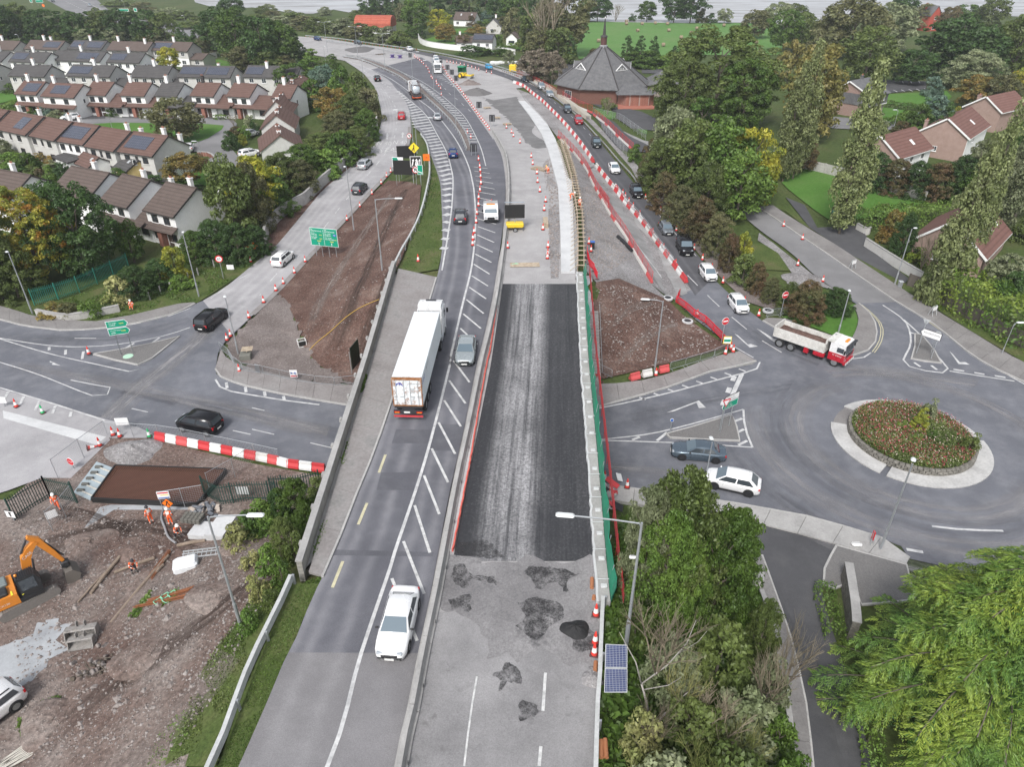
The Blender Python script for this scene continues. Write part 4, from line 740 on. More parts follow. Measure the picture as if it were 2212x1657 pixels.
zone('along the shore behind the hay field',[(1290,-12,46,58,'round','dark'),(1262,-5,48,30,'round','olive'),(1330,2,46,42,'bare','twig'),(1366,28,45,16,'small','dark'),(1396,3,46,42,'round','green'),(1455,-20,48,56,'round','dark'),(1490,-26,49,64,'round','dark'),(1515,18,49,24,'small','brown'),(1536,28,49,22,'small','dark'),(1564,18,50,30,'round','grey'),(1628,22,82,62,'round','brown'),(1655,20,54,40,'bush','brown'),(1680,5,62,56,'round','grey'),(1712,8,60,50,'round','olive')])
zone('in the dark trio behind the church',[(1353,75,142,34,'conifer','dark'),(1381,75,142,34,'conifer','dark'),(1409,76,142,36,'conifer','dark')])
zone('at the foot of the church conifers',[(1365,112,145,50,'bush','green'),(1400,110,146,60,'bush','green'),(1432,118,146,40,'bush','bright'),(1456,97,124,22,'conifer','dark'),(1475,108,150,44,'bush','olive')])
zone('right of the church, over the queue of cars',[(1538,62,262,238,'big','olive'),(1470,130,280,130,'big','olive'),(1598,130,285,120,'big','green'),(1505,205,340,120,'conifer','green'),(1445,232,380,90,'round','grey'),(1420,300,420,84,'bushy','olive'),(1485,262,425,120,'round','olive'),(1550,265,430,120,'round','green'),(1608,280,440,90,'round','yellow'),(1590,330,470,120,'round','bright'),(1640,340,450,60,'round','yellow'),(1520,350,480,100,'bushy','olive'),(1405,300,372,40,'bush','red'),(1372,312,350,30,'small','green')])
zone('in the hedge bank beside the queueing cars',[(1395,330,410,46,'bushy','brown'),(1430,372,455,64,'bushy','red'),(1468,400,490,76,'bushy','brown'),(1510,425,520,74,'bushy','red'),(1545,460,550,66,'bushy','brown'),(1572,505,582,50,'bushy','red'),(1600,505,575,40,'bush','yellow'),(1602,550,612,50,'bush','olive'),(1630,565,632,44,'bushy','red'),(1662,600,652,44,'bushy','brown'),(1735,608,688,84,'bushy','red'),(1700,610,672,50,'bushy','olive'),(1800,622,678,66,'bushy','dark')])
zone('among the poplars beside the side street',[(1712,96,386,50,'poplar','poplar'),(1690,140,392,48,'poplar','poplar'),(1812,138,505,70,'poplar','poplar'),(2030,300,655,70,'poplar','poplar'),(2082,228,575,52,'poplar','poplar'),(2006,500,650,64,'bush','poplar'),(2158,238,505,64,'poplar','grey')])
zone('beyond the slate-hung house',[(1745,100,300,120,'round','russet'),(1700,90,180,70,'bush','russet'),(1690,22,112,62,'round','green'),(1725,28,108,60,'round','olive'),(1830,-5,128,130,'round','brown'),(1790,30,120,70,'round','olive'),(1865,58,182,112,'round','olive'),(1905,8,112,110,'round','grey'),(1962,108,182,72,'round','dark'),(1995,50,162,110,'conifer','dark'),(2050,38,162,124,'round','dark'),(2105,60,175,100,'round','dark'),(2095,108,192,124,'bushy','grey'),(2010,164,206,38,'bush','blue'),(2100,165,232,80,'round','orange'),(2152,162,242,66,'round','brown'),(2180,32,175,96,'round','olive'),(2135,-4,66,60,'round','olive'),(2215,20,160,90,'round','dark'),(2200,150,225,60,'round','autumn'),(1760,70,150,60,'bush','brown'),(1940,-10,60,60,'round','dark'),(2080,10,60,60,'round','green'),(2045,14,66,40,'round','red'),(1990,8,64,46,'round','brown')])
zone('in the gardens of the brick houses at right',[(2022,218,332,46,'conifer','dark'),(1978,228,282,56,'bush','green'),(2015,205,260,60,'bush','blue'),(1945,262,285,34,'small','red'),(1882,240,285,50,'bush','grey'),(1730,294,366,64,'bushy','red'),(1880,330,408,80,'bushy','dark'),(1928,345,416,76,'bushy','red'),(1972,350,424,76,'bushy','dark'),(2016,350,430,76,'bushy','red'),(2062,338,434,84,'bushy','dark'),(2100,300,430,90,'bushy','grey'),(2072,375,440,60,'bush','green'),(2190,250,470,100,'round','green'),(2062,230,262,20,'small','autumn'),(1940,462,562,56,'bushy','dark'),(1920,455,522,44,'bush','orange'),(1988,492,585,62,'bare','twig'),(1970,533,572,46,'small','golden'),(2165,550,610,70,'bush','grey'),(2190,590,640,60,'bush','dark'),(2205,470,520,50,'bush','olive'),(1905,440,470,30,'small','olive')])
zone('in the thicket right of the deck',[(1448,1022,1300,190,'bushy','olive'),(1385,1050,1290,110,'bushy','grey'),(1565,1105,1300,120,'bushy','green'),(1425,1115,1335,140,'bushy','bright'),(1470,1180,1340,100,'bushy','bright'),(1535,1105,1340,150,'bushy','green'),(1370,1310,1380,80,'small','olive'),(1440,1390,1490,120,'bush','grey'),(1545,1350,1460,120,'bush','olive'),(1630,1300,1430,80,'bushy','olive'),(1645,1430,1530,84,'bush','grey'),(1380,1545,1640,84,'small','dry'),(1480,1530,1630,130,'bush','olive'),(1590,1510,1610,130,'bush','grey'),(1665,1560,1650,76,'bush','bright'),(1420,1650,1770,140,'bush','grey'),(1560,1640,1770,160,'bush','olive'),(1680,1640,1770,90,'bush','green'),(1460,1400,1560,120,'bare','dry'),(1580,1560,1690,150,'bare','dry'),(1400,1500,1640,110,'bare','twig'),(1500,1600,1740,160,'bare','dry'),(1640,1380,1560,110,'bare','twig'),(1690,1330,1500,110,'bare','twig'),(1520,1500,1640,190,'bare','twig')])
zone('below the left parapet by the palisade',[(645,1035,1130,84,'bushy','green'),(610,1062,1135,70,'bushy','dark'),(575,1085,1150,66,'bush','bright'),(690,1035,1085,46,'bush','olive'),(540,1110,1165,50,'small','green'),(520,1135,1180,60,'small','dry'),(620,1120,1190,60,'bushy','olive'),(585,1180,1235,50,'small','bright'),(560,1240,1290,44,'small','dry'),(665,1090,1150,46,'bushy','green'),(640,1150,1215,44,'small','olive'),(612,1210,1260,40,'small','green'),(545,1190,1225,40,'small','dry'),(590,1275,1320,36,'small','olive'),(540,1320,1362,40,'small','bright')])
b=g(1405,1560);t=thing('birch_tree','leafless birch with pale forked trunk in the thicket','tree',b);mb=MB()
for path,r in(([(0,0,0),(-.5,.2,2.2),(-.9,.3,3.6)],[.13,.11,.09]),([(-.9,.3,3.6),(-1.4,.5,5.5),(-2.6,.8,8.0)],[.08,.06,.02]),([(-.9,.3,3.6),(.6,.5,5.2),(1.6,.6,7.2),(2.0,.9,9.0)],[.08,.07,.05,.015]),([(-.7,.3,3.0),(.8,.2,3.6),(1.6,.3,4.3)],[.05,.04,.01]),([(1.2,.6,6.2),(2.2,.4,7.6),(2.6,.4,8.6)],[.04,.03,.01]),([(.3,-.2,0),(1.2,-.1,2.0),(2.1,.1,3.0)],[.09,.07,.03])):mb.tube([tuple(q*.8 for q in p_)for p_ in path],[q*.55 for q in r],6)
mb.build('trunk',M_pale,t,smooth=True);o=obj('crown',TW[0],t);o.location=(0,.4,3.2);o.scale=(5,5,5.5);setmat(o,LF['twig'])
def hedge(name,label,pts,hgt,wd,col,leaf=.22,dens=26):
 P=resample(world(pts,'h'),max(2,int(plen(world(pts,'h'))/1.)));n=int(plen(P)*dens*(hgt+wd));t=thing(name,label,'hedge',P[0])
 idx=NR.rand(n)*(len(P)-1);A=np.array([tuple(p)for p in P]);i0=idx.astype(int);f=(idx-i0)[:,None];base=A[i0]*(1-f)+A[np.minimum(i0+1,len(P)-1)]*f
 d=np.array([P[-1].x-P[0].x,P[-1].y-P[0].y]);d/=np.linalg.norm(d);nrm=np.array([-d[1],d[0]]);u=NR.rand(n)*2-1;v=NR.rand(n);face=NR.rand(n)
 top=face<wd/(wd+2*hgt)*1.4;u=np.where(top,u,np.sign(u));v=np.where(top,1,v);wob=1+.22*np.sin(idx*2.1)*np.sin(idx*.7+v*3)+.1*NR.randn(n)
 off=u*wd/2*wob;zz=v*hgt*(1+.09*np.sin(idx*1.7)+.05*NR.randn(n))
 Pp=np.stack([base[:,0]+nrm[0]*off,base[:,1]+nrm[1]*off,base[:,2]+zz],1)-np.array(tuple(P[0]));nn=unit(np.stack([nrm[0]*u,nrm[1]*u,np.where(top,1,.25)],1)+.6*NR.randn(n,3))
 obj('foliage',quadmesh('foliage',leafquads(Pp,nn,leaf),LF[col]),t)
 mb=MB()
 for q in P[::2]:w=q-P[0];mb.tube([(w.x,w.y,-.1),(w.x+.1,w.y,hgt*.8)],[.06,.02],4)
 mb.build('stems',M_bark,t);return t
hedge('hedge','tall golden conifer hedge behind the timber fence at right',T(2,4,(1600,960),(1800,1060),(2000,1160),(2330,1340)),4.6,4.6,'golden',.2)
hedge('hedge','clipped bright green hedge below the walled lawn',T(2,4,(860,360),(1000,350),(1250,320),(1600,300)),2.6,4.0,'bright',.16,34)
hedge('hedge','low trimmed hedge between the two lawns at right',T(1,4,(1115,840),(1250,860),(1420,868)),1.4,1.6,'green');hedge('hedge','low garden hedge in front of the slate-hung house',T(1,4,(1085,995),(1200,975),(1290,925)),1.6,1.6,'bright')
hedge('hedge','clipped hedge along the herringbone paving',[(1776,1275),(1784,1320),(1800,1390)],1.0,1.2,'bright',.09,90);hedge('hedge','clipped hedge along the kerb under the cedar',[(1850,1510),(1872,1590),(1890,1700)],1.0,1.1,'bright',.09,90)
hedge('hedge','green hedge in front of the left detached house',T(1,1,(20,880),(120,870)),1.4,1.4,'bright');hedge('hedge','small hedge before the middle detached houses',T(1,1,(1120,905),(1220,905)),1.0,1.2,'bright');hedge('hedge','small dark hedge beside the estate turning circle',T(1,1,(1690,940),(1790,942)),1.0,1.2,'green')
def cedar():
 base=at(2075,1570,0);t=thing('cedar_tree','large golden cedar with drooping feathery sprays in the right foreground','tree',base);Ht=13.6;r=NR;ACC={0:[],1:[]};mb=MB();mb.tube([(0,0,-.1),(0,0,6),(.1,0,Ht)],[.35,.24,.04],8)
 for i in range(190):
  f=(i+.5)/190;z=.8+(Ht-1.0)*(f**.8);Rz=(7.6*(1-z/Ht)**.7+.9)*r.uniform(.68,1.2);a=i*2.39996+r.uniform(-.35,.35);out=np.array([math.cos(a),math.sin(a),0.]);tw=np.array([-math.sin(a),math.cos(a),0.]);rise=r.uniform(.1,.3);n=max(5,int(Rz/.30));ts=np.linspace(.12,1,n)
  ax=out[None]*(Rz*ts)[:,None]+tw[None]*(.5*r.randn()*ts**2)[:,None];ax[:,2]=z+Rz*rise*ts-Rz*(rise+.13)*ts**2.6;mb.tube([(0,0,z)]+[tuple(q)for q in ax[::3]],.03,4,caps=False)
  fl=(.35+1.25*np.sin(np.pi*np.clip(.10+.88*(1-ts),0,1)))
  for s in(-1,1):
   d=tw[None]*s*.85+out[None]*.62+np.array([0,0,-.12])+.14*r.randn(n,3);d/=np.linalg.norm(d,axis=1,keepdims=True);nb=12
   for q in range(nb):
    g_=(q+.5)/nb;p=ax+d*(fl*g_)[:,None];p[:,2]-=.42*fl*g_**2
    for s2 in(-1,0,1):
     nd=d+np.cross(d,np.array([0,0,1.]))*s2*.95+np.array([0,0,-.28-.3*g_])+.16*r.randn(n,3);nd/=np.linalg.norm(nd,axis=1,keepdims=True);l=((.15+.2*(1-g_))*r.uniform(.8,1.25,n))[:,None];e=p+nd*l;sd=np.cross(nd,np.array([0,0,1.])+.35*r.randn(n,3));sd/=np.linalg.norm(sd,axis=1,keepdims=True)+1e-9;m=p*.45+e*.55
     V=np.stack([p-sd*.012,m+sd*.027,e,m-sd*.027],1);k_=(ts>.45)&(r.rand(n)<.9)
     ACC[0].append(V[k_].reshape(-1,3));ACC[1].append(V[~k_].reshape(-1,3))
 obj('crown',quadmesh('crown',np.concatenate(ACC[0]),LF['golden']),t);obj('inner_foliage',quadmesh('inner_foliage',np.concatenate(ACC[1]),LF['cedar_in']),t);mb.build('trunk',M_bark,t)  # inner foliage is a deeper green than the golden outer sprays
cedar()
def scatter(name,label,poly_px,n,size,mat,hgt=1.,z='h',jitter=1.,cat='grass'):
 P=_poly(world(poly_px,z));x0,y0=P.min(0);x1,y1=P.max(0);X=x0+NR.rand(n*3)*(x1-x0);Y=y0+NR.rand(n*3)*(y1-y0);k=inside(P,X,Y);X,Y=X[k][:n],Y[k][:n]
 m=np.array([mnoise.noise(VV((a*.35,b*.35,3.)))for a,b in zip(X,Y)])>-.1*jitter;X,Y=X[m],Y[m];Z=zf(z)(X,Y);k=len(X);sz=size*(.5+NR.rand(k));a=NR.rand(k)*6.28;dx,dy=np.cos(a)*sz*.5,np.sin(a)*sz*.5;lean=NR.randn(k,2)*size*.5;hz=sz*hgt
 V=np.stack([np.stack([X-dx,Y-dy,Z],1),np.stack([X+dx,Y+dy,Z],1),np.stack([X+dx*.5+lean[:,0],Y+dy*.5+lean[:,1],Z+hz],1),np.stack([X-dx*.5+lean[:,0],Y-dy*.5+lean[:,1],Z+hz],1)],1).reshape(-1,3)
 o=obj(name,quadmesh(name,V,LF[mat]));stuff(o);tag(o,label,cat);return o
scatter('grass','rough green weeds on the slope below the left guardrail',T(4,1,(2240,200),(2200,430),(2040,760),(1880,1120),(1700,1657),(1150,1657),(1300,1300),(1560,950),(1800,640),(1930,400),(2100,200)),7000,.11,'bright',.55,jitter=-1.)
scatter('grass','dry tufts among the weeds below the left guardrail',T(4,1,(2240,200),(2200,430),(2040,760),(1880,1120),(1700,1657),(1350,1657),(1560,950),(1930,400),(2100,200)),9000,.10,'olive',.8,jitter=2.)
scatter('grass','green verge grass between left guardrail and carriageway',[(650,1262),(698,1244),(668,1313),(633,1400),(608,1444),(545,1595),(520,1660),(475,1660),(545,1475),(595,1357)],9000,.07,'green',.8,'m',jitter=3.)
scatter('grass','long grass in the wedge beside the hatched gore',[(868,583),(882,540),(910,456),(930,366),(921,315),(912,295),(936,354),(950,392),(955,440),(956,509),(952,553),(945,580)],9000,.12,'green',.7,'m',jitter=3.)
scatter('grass','rough grass on the bramble bank by the slip road',T(2,1,(300,1040),(500,930),(900,800),(1100,660),(1560,700),(1900,640),(2100,530),(1900,720),(1560,940),(1380,965),(1180,1045),(700,1100)),12000,.16,'green',.8)
scatter('grass','weeds growing along the inside of the left parapet',T(3,2,(430,1657),(520,1400),(700,800),(900,60),(912,60),(725,800),(545,1400),(450,1657)),1500,.16,'green',1.2,'m',0)
scatter('weeds','low green weeds creeping over the stony site',T(4,1,(1160,300),(1290,200),(1420,220),(1400,330),(1100,480),(1020,480)),1800,.22,'bright',.5,cat='weeds');scatter('weeds','low weeds at the edge of the slurry puddle',T(4,1,(150,1300),(330,1150),(450,1100),(470,1130),(300,1300),(180,1420)),1500,.2,'bright',.5,cat='weeds')
scatter('ground_cover','dense undergrowth beneath the thicket beside the deck',[(1310,1300),(1340,1120),(1560,1110),(1625,1200),(1660,1350),(1700,1500),(1720,1700),(1300,1750),(1300,1480)],16000,.34,'green',.8,jitter=9,cat='undergrowth')
def stones(name,label,poly_px,n,size,mat,z='h'):
 P=_poly(world(poly_px,z));x0,y0=P.min(0);x1,y1=P.max(0);X=x0+NR.rand(n*3)*(x1-x0);Y=y0+NR.rand(n*3)*(y1-y0);k=inside(P,X,Y);X,Y=X[k][:n],Y[k][:n];Z=zf(z)(X,Y)+.06;n=len(X)
 s=size*(.3+NR.rand(n)**3*1.6);O=np.array([[1,0,0],[0,1,0],[-1,0,0],[0,-1,0],[0,0,.6],[0,0,-.6]]);V=O[None]*s[:,None,None]*(.6+.8*NR.rand(n,6,1));a=NR.rand(n)*6.28;c,q=np.cos(a)[:,None],np.sin(a)[:,None]
 V=np.stack([V[...,0]*c-V[...,1]*q,V[...,0]*q+V[...,1]*c,V[...,2]],2)+np.stack([X,Y,Z],1)[:,None];Fx=np.array([[0,1,4],[1,2,4],[2,3,4],[3,0,4]]);Fa=(np.arange(n)[:,None,None]*6+Fx[None]).reshape(-1,3)
 me=bpy.data.meshes.new(name);me.from_pydata(V.reshape(-1,3).tolist(),[],Fa.tolist());me.materials.append(mat);o=obj(name,me);stuff(o);tag(o,label,'stones');return o
M_stone=ground('loose_stone',[(.17,.14,.125),(.25,.22,.205),(.34,.315,.30)],1.2,fine=.3)
stones('loose_stones','loose pale stones strewn over the works site',[(20,1100),(200,1090),(420,1130),(640,1150),(560,1330),(400,1620),(40,1650)],6000,.075,M_stone);stones('loose_stones','larger rocks scattered about the works site',[(20,1100),(200,1090),(420,1130),(600,1170),(540,1330),(400,1580),(60,1600)],260,.16,M_stone);stones('loose_stones','stones scattered on the red soil bank left of the deck',[(905,454),(868,560),(846,610),(760,832),(650,760),(650,660),(740,500),(830,400)],2000,.07,M_stone);stones('loose_stones','broken rock on the soil wedge right of the deck',T(2,3,(720,790),(1130,860),(1420,1060),(1700,1290),(1080,1470),(720,1540)),2000,.09,M_stone)
stones('loose_stones','debris strewn along the trench beside the new path',T(2,3,(365,760),(355,500),(345,240),(350,0))+T(1,3,(330,1500),(300,1300),(360,1250),(400,1450))+T(2,3,(425,0),(430,400),(430,740)),900,.13,M_stone,'m')
stones('loose_stones','crushed rock on the slope beside the formwork wall',T(1,3,(560,1480),(700,1470),(820,1650))+T(2,3,(1000,600),(720,780),(620,300),(560,0)),4000,.1,M_stone)
# ------ bridge, parapets, footpaths
def lerp_line(P,n):return resample(P,n)
def wln(mb,P,w,z0,z1,off=0.,wtop=None,m=0):
 """solid wall along world polyline P (z from each point); off>0 shifts left of travel"""
 V=[]
 for i,p in enumerate(P):
  d=P[min(i+1,len(P)-1)]-P[max(i-1,0)];d.z=0;d.normalize();nn=VV((-d.y,d.x,0));wt=w if wtop is None else wtop
  for s,z,ww in((-1,z0,w),(1,z0,w),(1,z1,wt),(-1,z1,wt)):V.append(p+nn*(off+s*ww/2)+VV((0,0,z)))
 fs=[]
 for i in range(len(P)-1):
  a=i*4
  for k in range(4):fs.append((a+k,a+(k+1)%4,a+4+(k+1)%4,a+4+k))
 fs+=[(3,2,1,0),tuple((len(P)-1)*4+k for k in range(4))]
 fs=[f[::-1]for f in fs];mb.add(V,fs,m)
M_board=None
k=N('board_marked_concrete');p=k.pos();w=k.n('TexWave',bands_direction='Z');w.inputs['Scale'].default_value=2.6;w.inputs['Distortion'].default_value=.4;k.l(p,w.inputs[0]);nz=k.noise(1.2,5,p)
k.out(k.mix(k.fr(nz,.3,.7),k.mix(w.outputs['Fac'],(.20,.19,.165),(.30,.29,.255)),(.37,.36,.33)),.9,w.outputs['Fac'],.04,.8);M_board=k.m
PL_IN=[mp(*q)for q in[(657,1241),(795,795),(855,583)]];PR_IN=[mp(*q)for q in[(1246,592),(1254.5,787),(1272,1020),(1286,1241),(1292,1308)]]
bridge=thing('bridge','concrete road bridge with resurfaced right half over the roundabout road','bridge',(0,0,0))
mb=MB();lp=[(p.x-.3,p.y)for p in PL_IN];rp=[(p.x+.5,p.y)for p in PR_IN];mb.prism(rp[::-1]+lp,4.75,5.98);mb.build('deck_slab',M_conc,bridge)
for Ya,Yb,zt in((64.,65.2,4.74),(44.,45.2,4.74)):
 mb=MB();xl=np.interp((Ya+Yb)/2,[p.y for p in PL_IN],[p.x for p in PL_IN]);xr=np.interp((Ya+Yb)/2,[p.y for p in PR_IN[::-1]],[p.x for p in PR_IN[::-1]]);mb.box(((xl+xr)/2,(Ya+Yb)/2,zt/2),(xr-xl-.8,Yb-Ya,zt));mb.build('pier',M_conc,bridge)
Lw=resample(PL_IN,14)
for i in range(len(Lw)-1):
 mb=MB();a,b=Lw[i],Lw[i+1];d=(b-a).normalized()*.012;wln(mb,[a+d,b-d],.34,-.7,1.08,.17);mb.build('parapet_panel',M_board,bridge)
mb=MB();wln(mb,Lw,.44,1.085,1.2,.17);mb.build('parapet_coping',M_conc,bridge)
for i in range(14):
 q=Lw[0].lerp(Lw[-1],(i+.5)/14);mb=MB();mb.box((q.x-.46,q.y,q.z+.95),(.18,.34,.3));mb.build('drain_bracket',M_conc,bridge)
Rw=resample(PR_IN,15)
for i in range(len(Rw)-1):
 mb=MB();a,b=Rw[i],Rw[i+1];d=(b-a).normalized()*.01;wln(mb,[a+d,b-d],.72,-1.0,.34,.36);mb.build('edge_beam',M_conc,bridge)
mb=MB();V=resample(PR_IN,90);wln(mb,[p+VV((rnd.uniform(-.06,.06),0,0))for p in V],.14,.0,.36,-.03);mb.build('scabbled_edge',M_nc,bridge)
for i in range(22):
 q=Rw[0].lerp(Rw[-1],(i+.5)/22)if False else resample(PR_IN,45)[2*i+1];mb=MB();mb.rbox((q.x+.42,q.y,q.z+.42),(.4,.3,.16),.03);mb.build('anchor_plinth',M_nc,bridge)
sc=thing('debris_netting','green debris netting hung along the right edge of the deck','netting',PR_IN[0])
k=N('green_netting');p=k.pos();nz=k.noise(1.5,4,p);k.out(k.mix(nz,(.012,.15,.085),(.03,.27,.16)),.6);M_net=k.m
G0=resample(PR_IN,60);mb=MB();V=[]
for i,q in enumerate(G0):
 s=.07*math.sin(i*.9)+.05*math.sin(i*2.3)
 for(ox,oz)in((.75,.30),(.82+s,.85),(.96+s*1.4,1.45),(.99+s,1.47),(.79,.30)):V.append(q+VV((ox,0,oz))-PR_IN[0])
mb.add(V,[(i*5+a,i*5+a+1,i*5+a+6,i*5+a+5)for i in range(59)for a in range(4)]);mb.build('net',M_net,sc)
for i in range(20):
 q=G0[int((i+.5)*59/20)]-PR_IN[0];mb=MB();mb.tube([(q.x+.79,q.y,q.z-.2),(q.x+1.0,q.y,q.z+1.62)],.03,6);mb.build('post',M_steel,sc)
 mb=MB();mb.tube([(q.x-.12,q.y,q.z+.42),(q.x+.85,q.y,q.z+.42)],.03,6);mb.build('clamp_bar',M_s2,sc)
k=N('red_mesh');k.out(k.mix(k.noise(30.,2,k.pos()),(.34,.035,.04),(.46,.07,.075)),.6);M_mesh=k.m
sc2=thing('mesh_fence','red plastic mesh fence on the outer side of the green netting','fence',PR_IN[0]);mb=MB();G1=resample(PR_IN,140)
for i in range(139):
 a,b=G1[i]-PR_IN[0],G1[i+1]-PR_IN[0]
 for zz in(.2,.4,.6,.8,1.0,1.2):mb.box(((a.x+b.x)/2+1.5,(a.y+b.y)/2,a.z+zz),(.02,(a-b).length+.01,.05))
 mb.box((a.x+1.5,a.y,a.z+.7),(.022,.05,1.05))
mb.build('mesh',M_mesh,sc2)
for i in range(0,140,9):q=G1[i]-PR_IN[0];mb=MB();mb.tube([(q.x+1.5,q.y,q.z-.6),(q.x+1.5,q.y,q.z+1.35)],.025,6);mb.build('post',M_red,sc2)
fp=struct(obj('footpath',bpy.data.meshes.new('footpath')));KL=[mp(*q)for q in[(700,1250),(726,1193),(772.5,1072),(800,1006.5),(842,888.6),(882,761),(923,670.5),(944,602)]]
A=resample([p+VV((.32,0,0))for p in PL_IN],13);B=resample(cr(KL,3),13)
for i in range(12):
 a,b,c,d=A[i].lerp(A[i+1],.004),B[i].lerp(B[i+1],.004),B[i].lerp(B[i+1],.996),A[i].lerp(A[i+1],.996);ko=(b-a).normalized()*.18;b2,c2=b-ko,c-ko
 mb=MB();mb.add([q+VV((0,0,z))for z in(.02,.22)for q in(a,b2,c2,d)],[(0,1,2,3)[::-1],(4,5,6,7),(0,1,5,4),(1,2,6,5),(2,3,7,6),(3,0,4,7)]);mb.build('paving_slab',M_concp,fp)
mb=MB();wln(mb,[p+VV((-.08,0,0))for p in B],.16,.0,.235);mb.build('kerb',M_kerb,fp)
# ------ barriers and guardrails
BL=[mp(*q)for q in[(714,2600),(868,1657),(892,1543),(917,1411),(939,1307),(953,1235),(985,1061),(1011,940),(1028,855),(1042,787),(1058,722),(1076,632),(1090,525),(1097,462),(1099,393),(1093,340),(1080,312),(1064,286)]]
cb=thing('concrete_barrier','long low concrete safety barrier down the middle of the carriageway','barrier',BL[0]);Pb=cr(BL,6);ns=int(plen(Pb)/4.2);Pb=resample(Pb,ns*3+1)
for i in range(ns):
 seg=[Pb[i*3+q]-BL[0]for q in range(4)];d=(seg[1]-seg[0]).normalized()*.02;seg[0]=seg[0]+d;seg[-1]=seg[-1]-d
 mb=MB();wln(mb,seg,.66,.0,.2);wln(mb,seg,.42,.2,.82,0,.24);mb.build('barrier_segment',M_conc,cb)
 mb=MB();q=seg[1];mb.box((q.x+.33,q.y,q.z+.35),(.03,.12,.22));mb.build('drain_slot',M_dark,cb)
RS=[mp(*q)for q in T(3,2,(1580,1480),(1640,1180),(1720,760),(1790,330),(1850,0))+T(2,2,(1880,1300),(1945,850))]
es=thing('edge_strip','red plastic edging strip along the right foot of the concrete barrier','edging',RS[0]);mb=MB();E=resample(cr(RS,4),120);wln(mb,[q-RS[0]+VV((rnd.uniform(-.03,.03),0,0))for q in E],.10,.0,.32);mb.build('strip',plain('faded_red',(.62,.13,.10),.6,var=.25),es)
mb=MB();wln(mb,[q-RS[0]+VV((-.22,0,0))for q in E],.26,.0,.09);mb.build('mortar_bed',M_nc,es)
def guardrail(label,P,hgt=.68,beam=.30,spacing=3.2,box=False,post=None,mat=None,side=-1):
 L=resample(cr(P,4),max(8,int(plen(P)/1.6)));o=thing('guardrail',label,'guardrail',L[0]);mb=MB();Lr=[q-L[0]for q in L]
 if box:wln(mb,Lr,.22,hgt-beam,hgt,0)
 else:
  for(dz,of,w)in((-.30,0,.03),(-.22,.05,.06),(-.13,0,.03),(-.06,.05,.06)):wln(mb,Lr,w,hgt+dz,hgt+dz+.085,of*side)
 mb.build('rail',mat or M_s2,o);np_=max(2,int(plen(L)/spacing));Q=resample(Lr,np_)
 pm=MB();pm.box((0,0,hgt*.5-.06),(.12,.14,hgt+.1));me=pm.mesh('post',post or M_steel)
 for i,q in enumerate(Q):
  d=Q[min(i+1,np_-1)]-Q[max(i-1,0)];d.z=0;d.normalize();nn=VV((-d.y,d.x,0));p=obj('post',me,o);p.location=q-nn*.16*side;p.rotation_euler=(0,0,math.atan2(d.y,d.x))
 return o
M_railw=ground('pale_rail',[(.40,.41,.40),(.52,.53,.53)],.8,fine=.15,finescale=4.,bumpd=.005,rough=.6)
guardrail('grey box-beam guardrail above the weedy slope at lower left',[mp(*q)for q in[(54,2600),(464,1657),(497,1581),(524,1499),(562,1411),(606,1321),(632,1262)]],.85,.55,3.4,True,mat=M_railw,side=1)
guardrail('pale guardrail along the edge of the red soil bank',[mp(*q)for q in T(2,2,(1118,690),(1180,560),(1250,440),(1330,260),(1385,30))+T(1,2,(1398,1340),(1380,1165),(1328,1075))],.72,.22,3.2,True,mat=M_railw,side=1)
guardrail('grey guardrail beside the solar panel at lower right',[mp(*q)for q in[(1301,1306),(1297,1390),(1294,1477),(1288,1570),(1262,2600)]],.75,.3,3.2,True,mat=M_railw)
CRL=T(1,2,(1690,1190),(1640,1075),(1560,960),(1450,850),(1350,760),(1250,680),(1150,605),(1000,535),(850,475),(720,452));CRR=T(1,2,(1722,1185),(1690,1075),(1615,960),(1500,845),(1400,755),(1300,665),(1190,588),(1050,522),(900,468),(740,440))
sheet('central_reserve',CRL+CRR[::-1],M_gravel,.13,'m',thick=.12,n=2)
guardrail('near guardrail of the curving central reserve',[mp(*q)for q in CRL],.7);guardrail('far guardrail of the curving central reserve',[mp(*q)for q in CRR],.7,side=1)
M_post=plain('timber_post',(.20,.14,.08),.8)
guardrail('guardrail with timber posts beside the queueing cars',[g(*q)for q in T(1,3,(690,1050),(800,1170),(900,1290),(1000,1400),(1062,1500),(1075,1570))],.75,post=M_post,spacing=1.5)
guardrail('guardrail along the queue lane in front of the church',[g(*q)for q in T(1,3,(-20,560),(90,600),(200,655),(330,735),(480,850),(600,955),(690,1048))],.75,post=M_post,spacing=1.6)
guardrail('guardrail beside the highway below the white garden wall',[g(*q)for q in T(1,2,(1300,400),(1500,435),(1800,500),(2060,575),(2209,620))],.8,post=M_post,spacing=2.);guardrail('far guardrail along the upper edge of the highway',[g(*q)for q in T(1,2,(420,290),(700,315),(1000,360),(1290,398))],.8,post=M_red,spacing=2.4);guardrail('guardrail between the far highway lanes',[g(*q)for q in T(1,2,(590,330),(800,360),(1000,395),(1250,445))],.8)
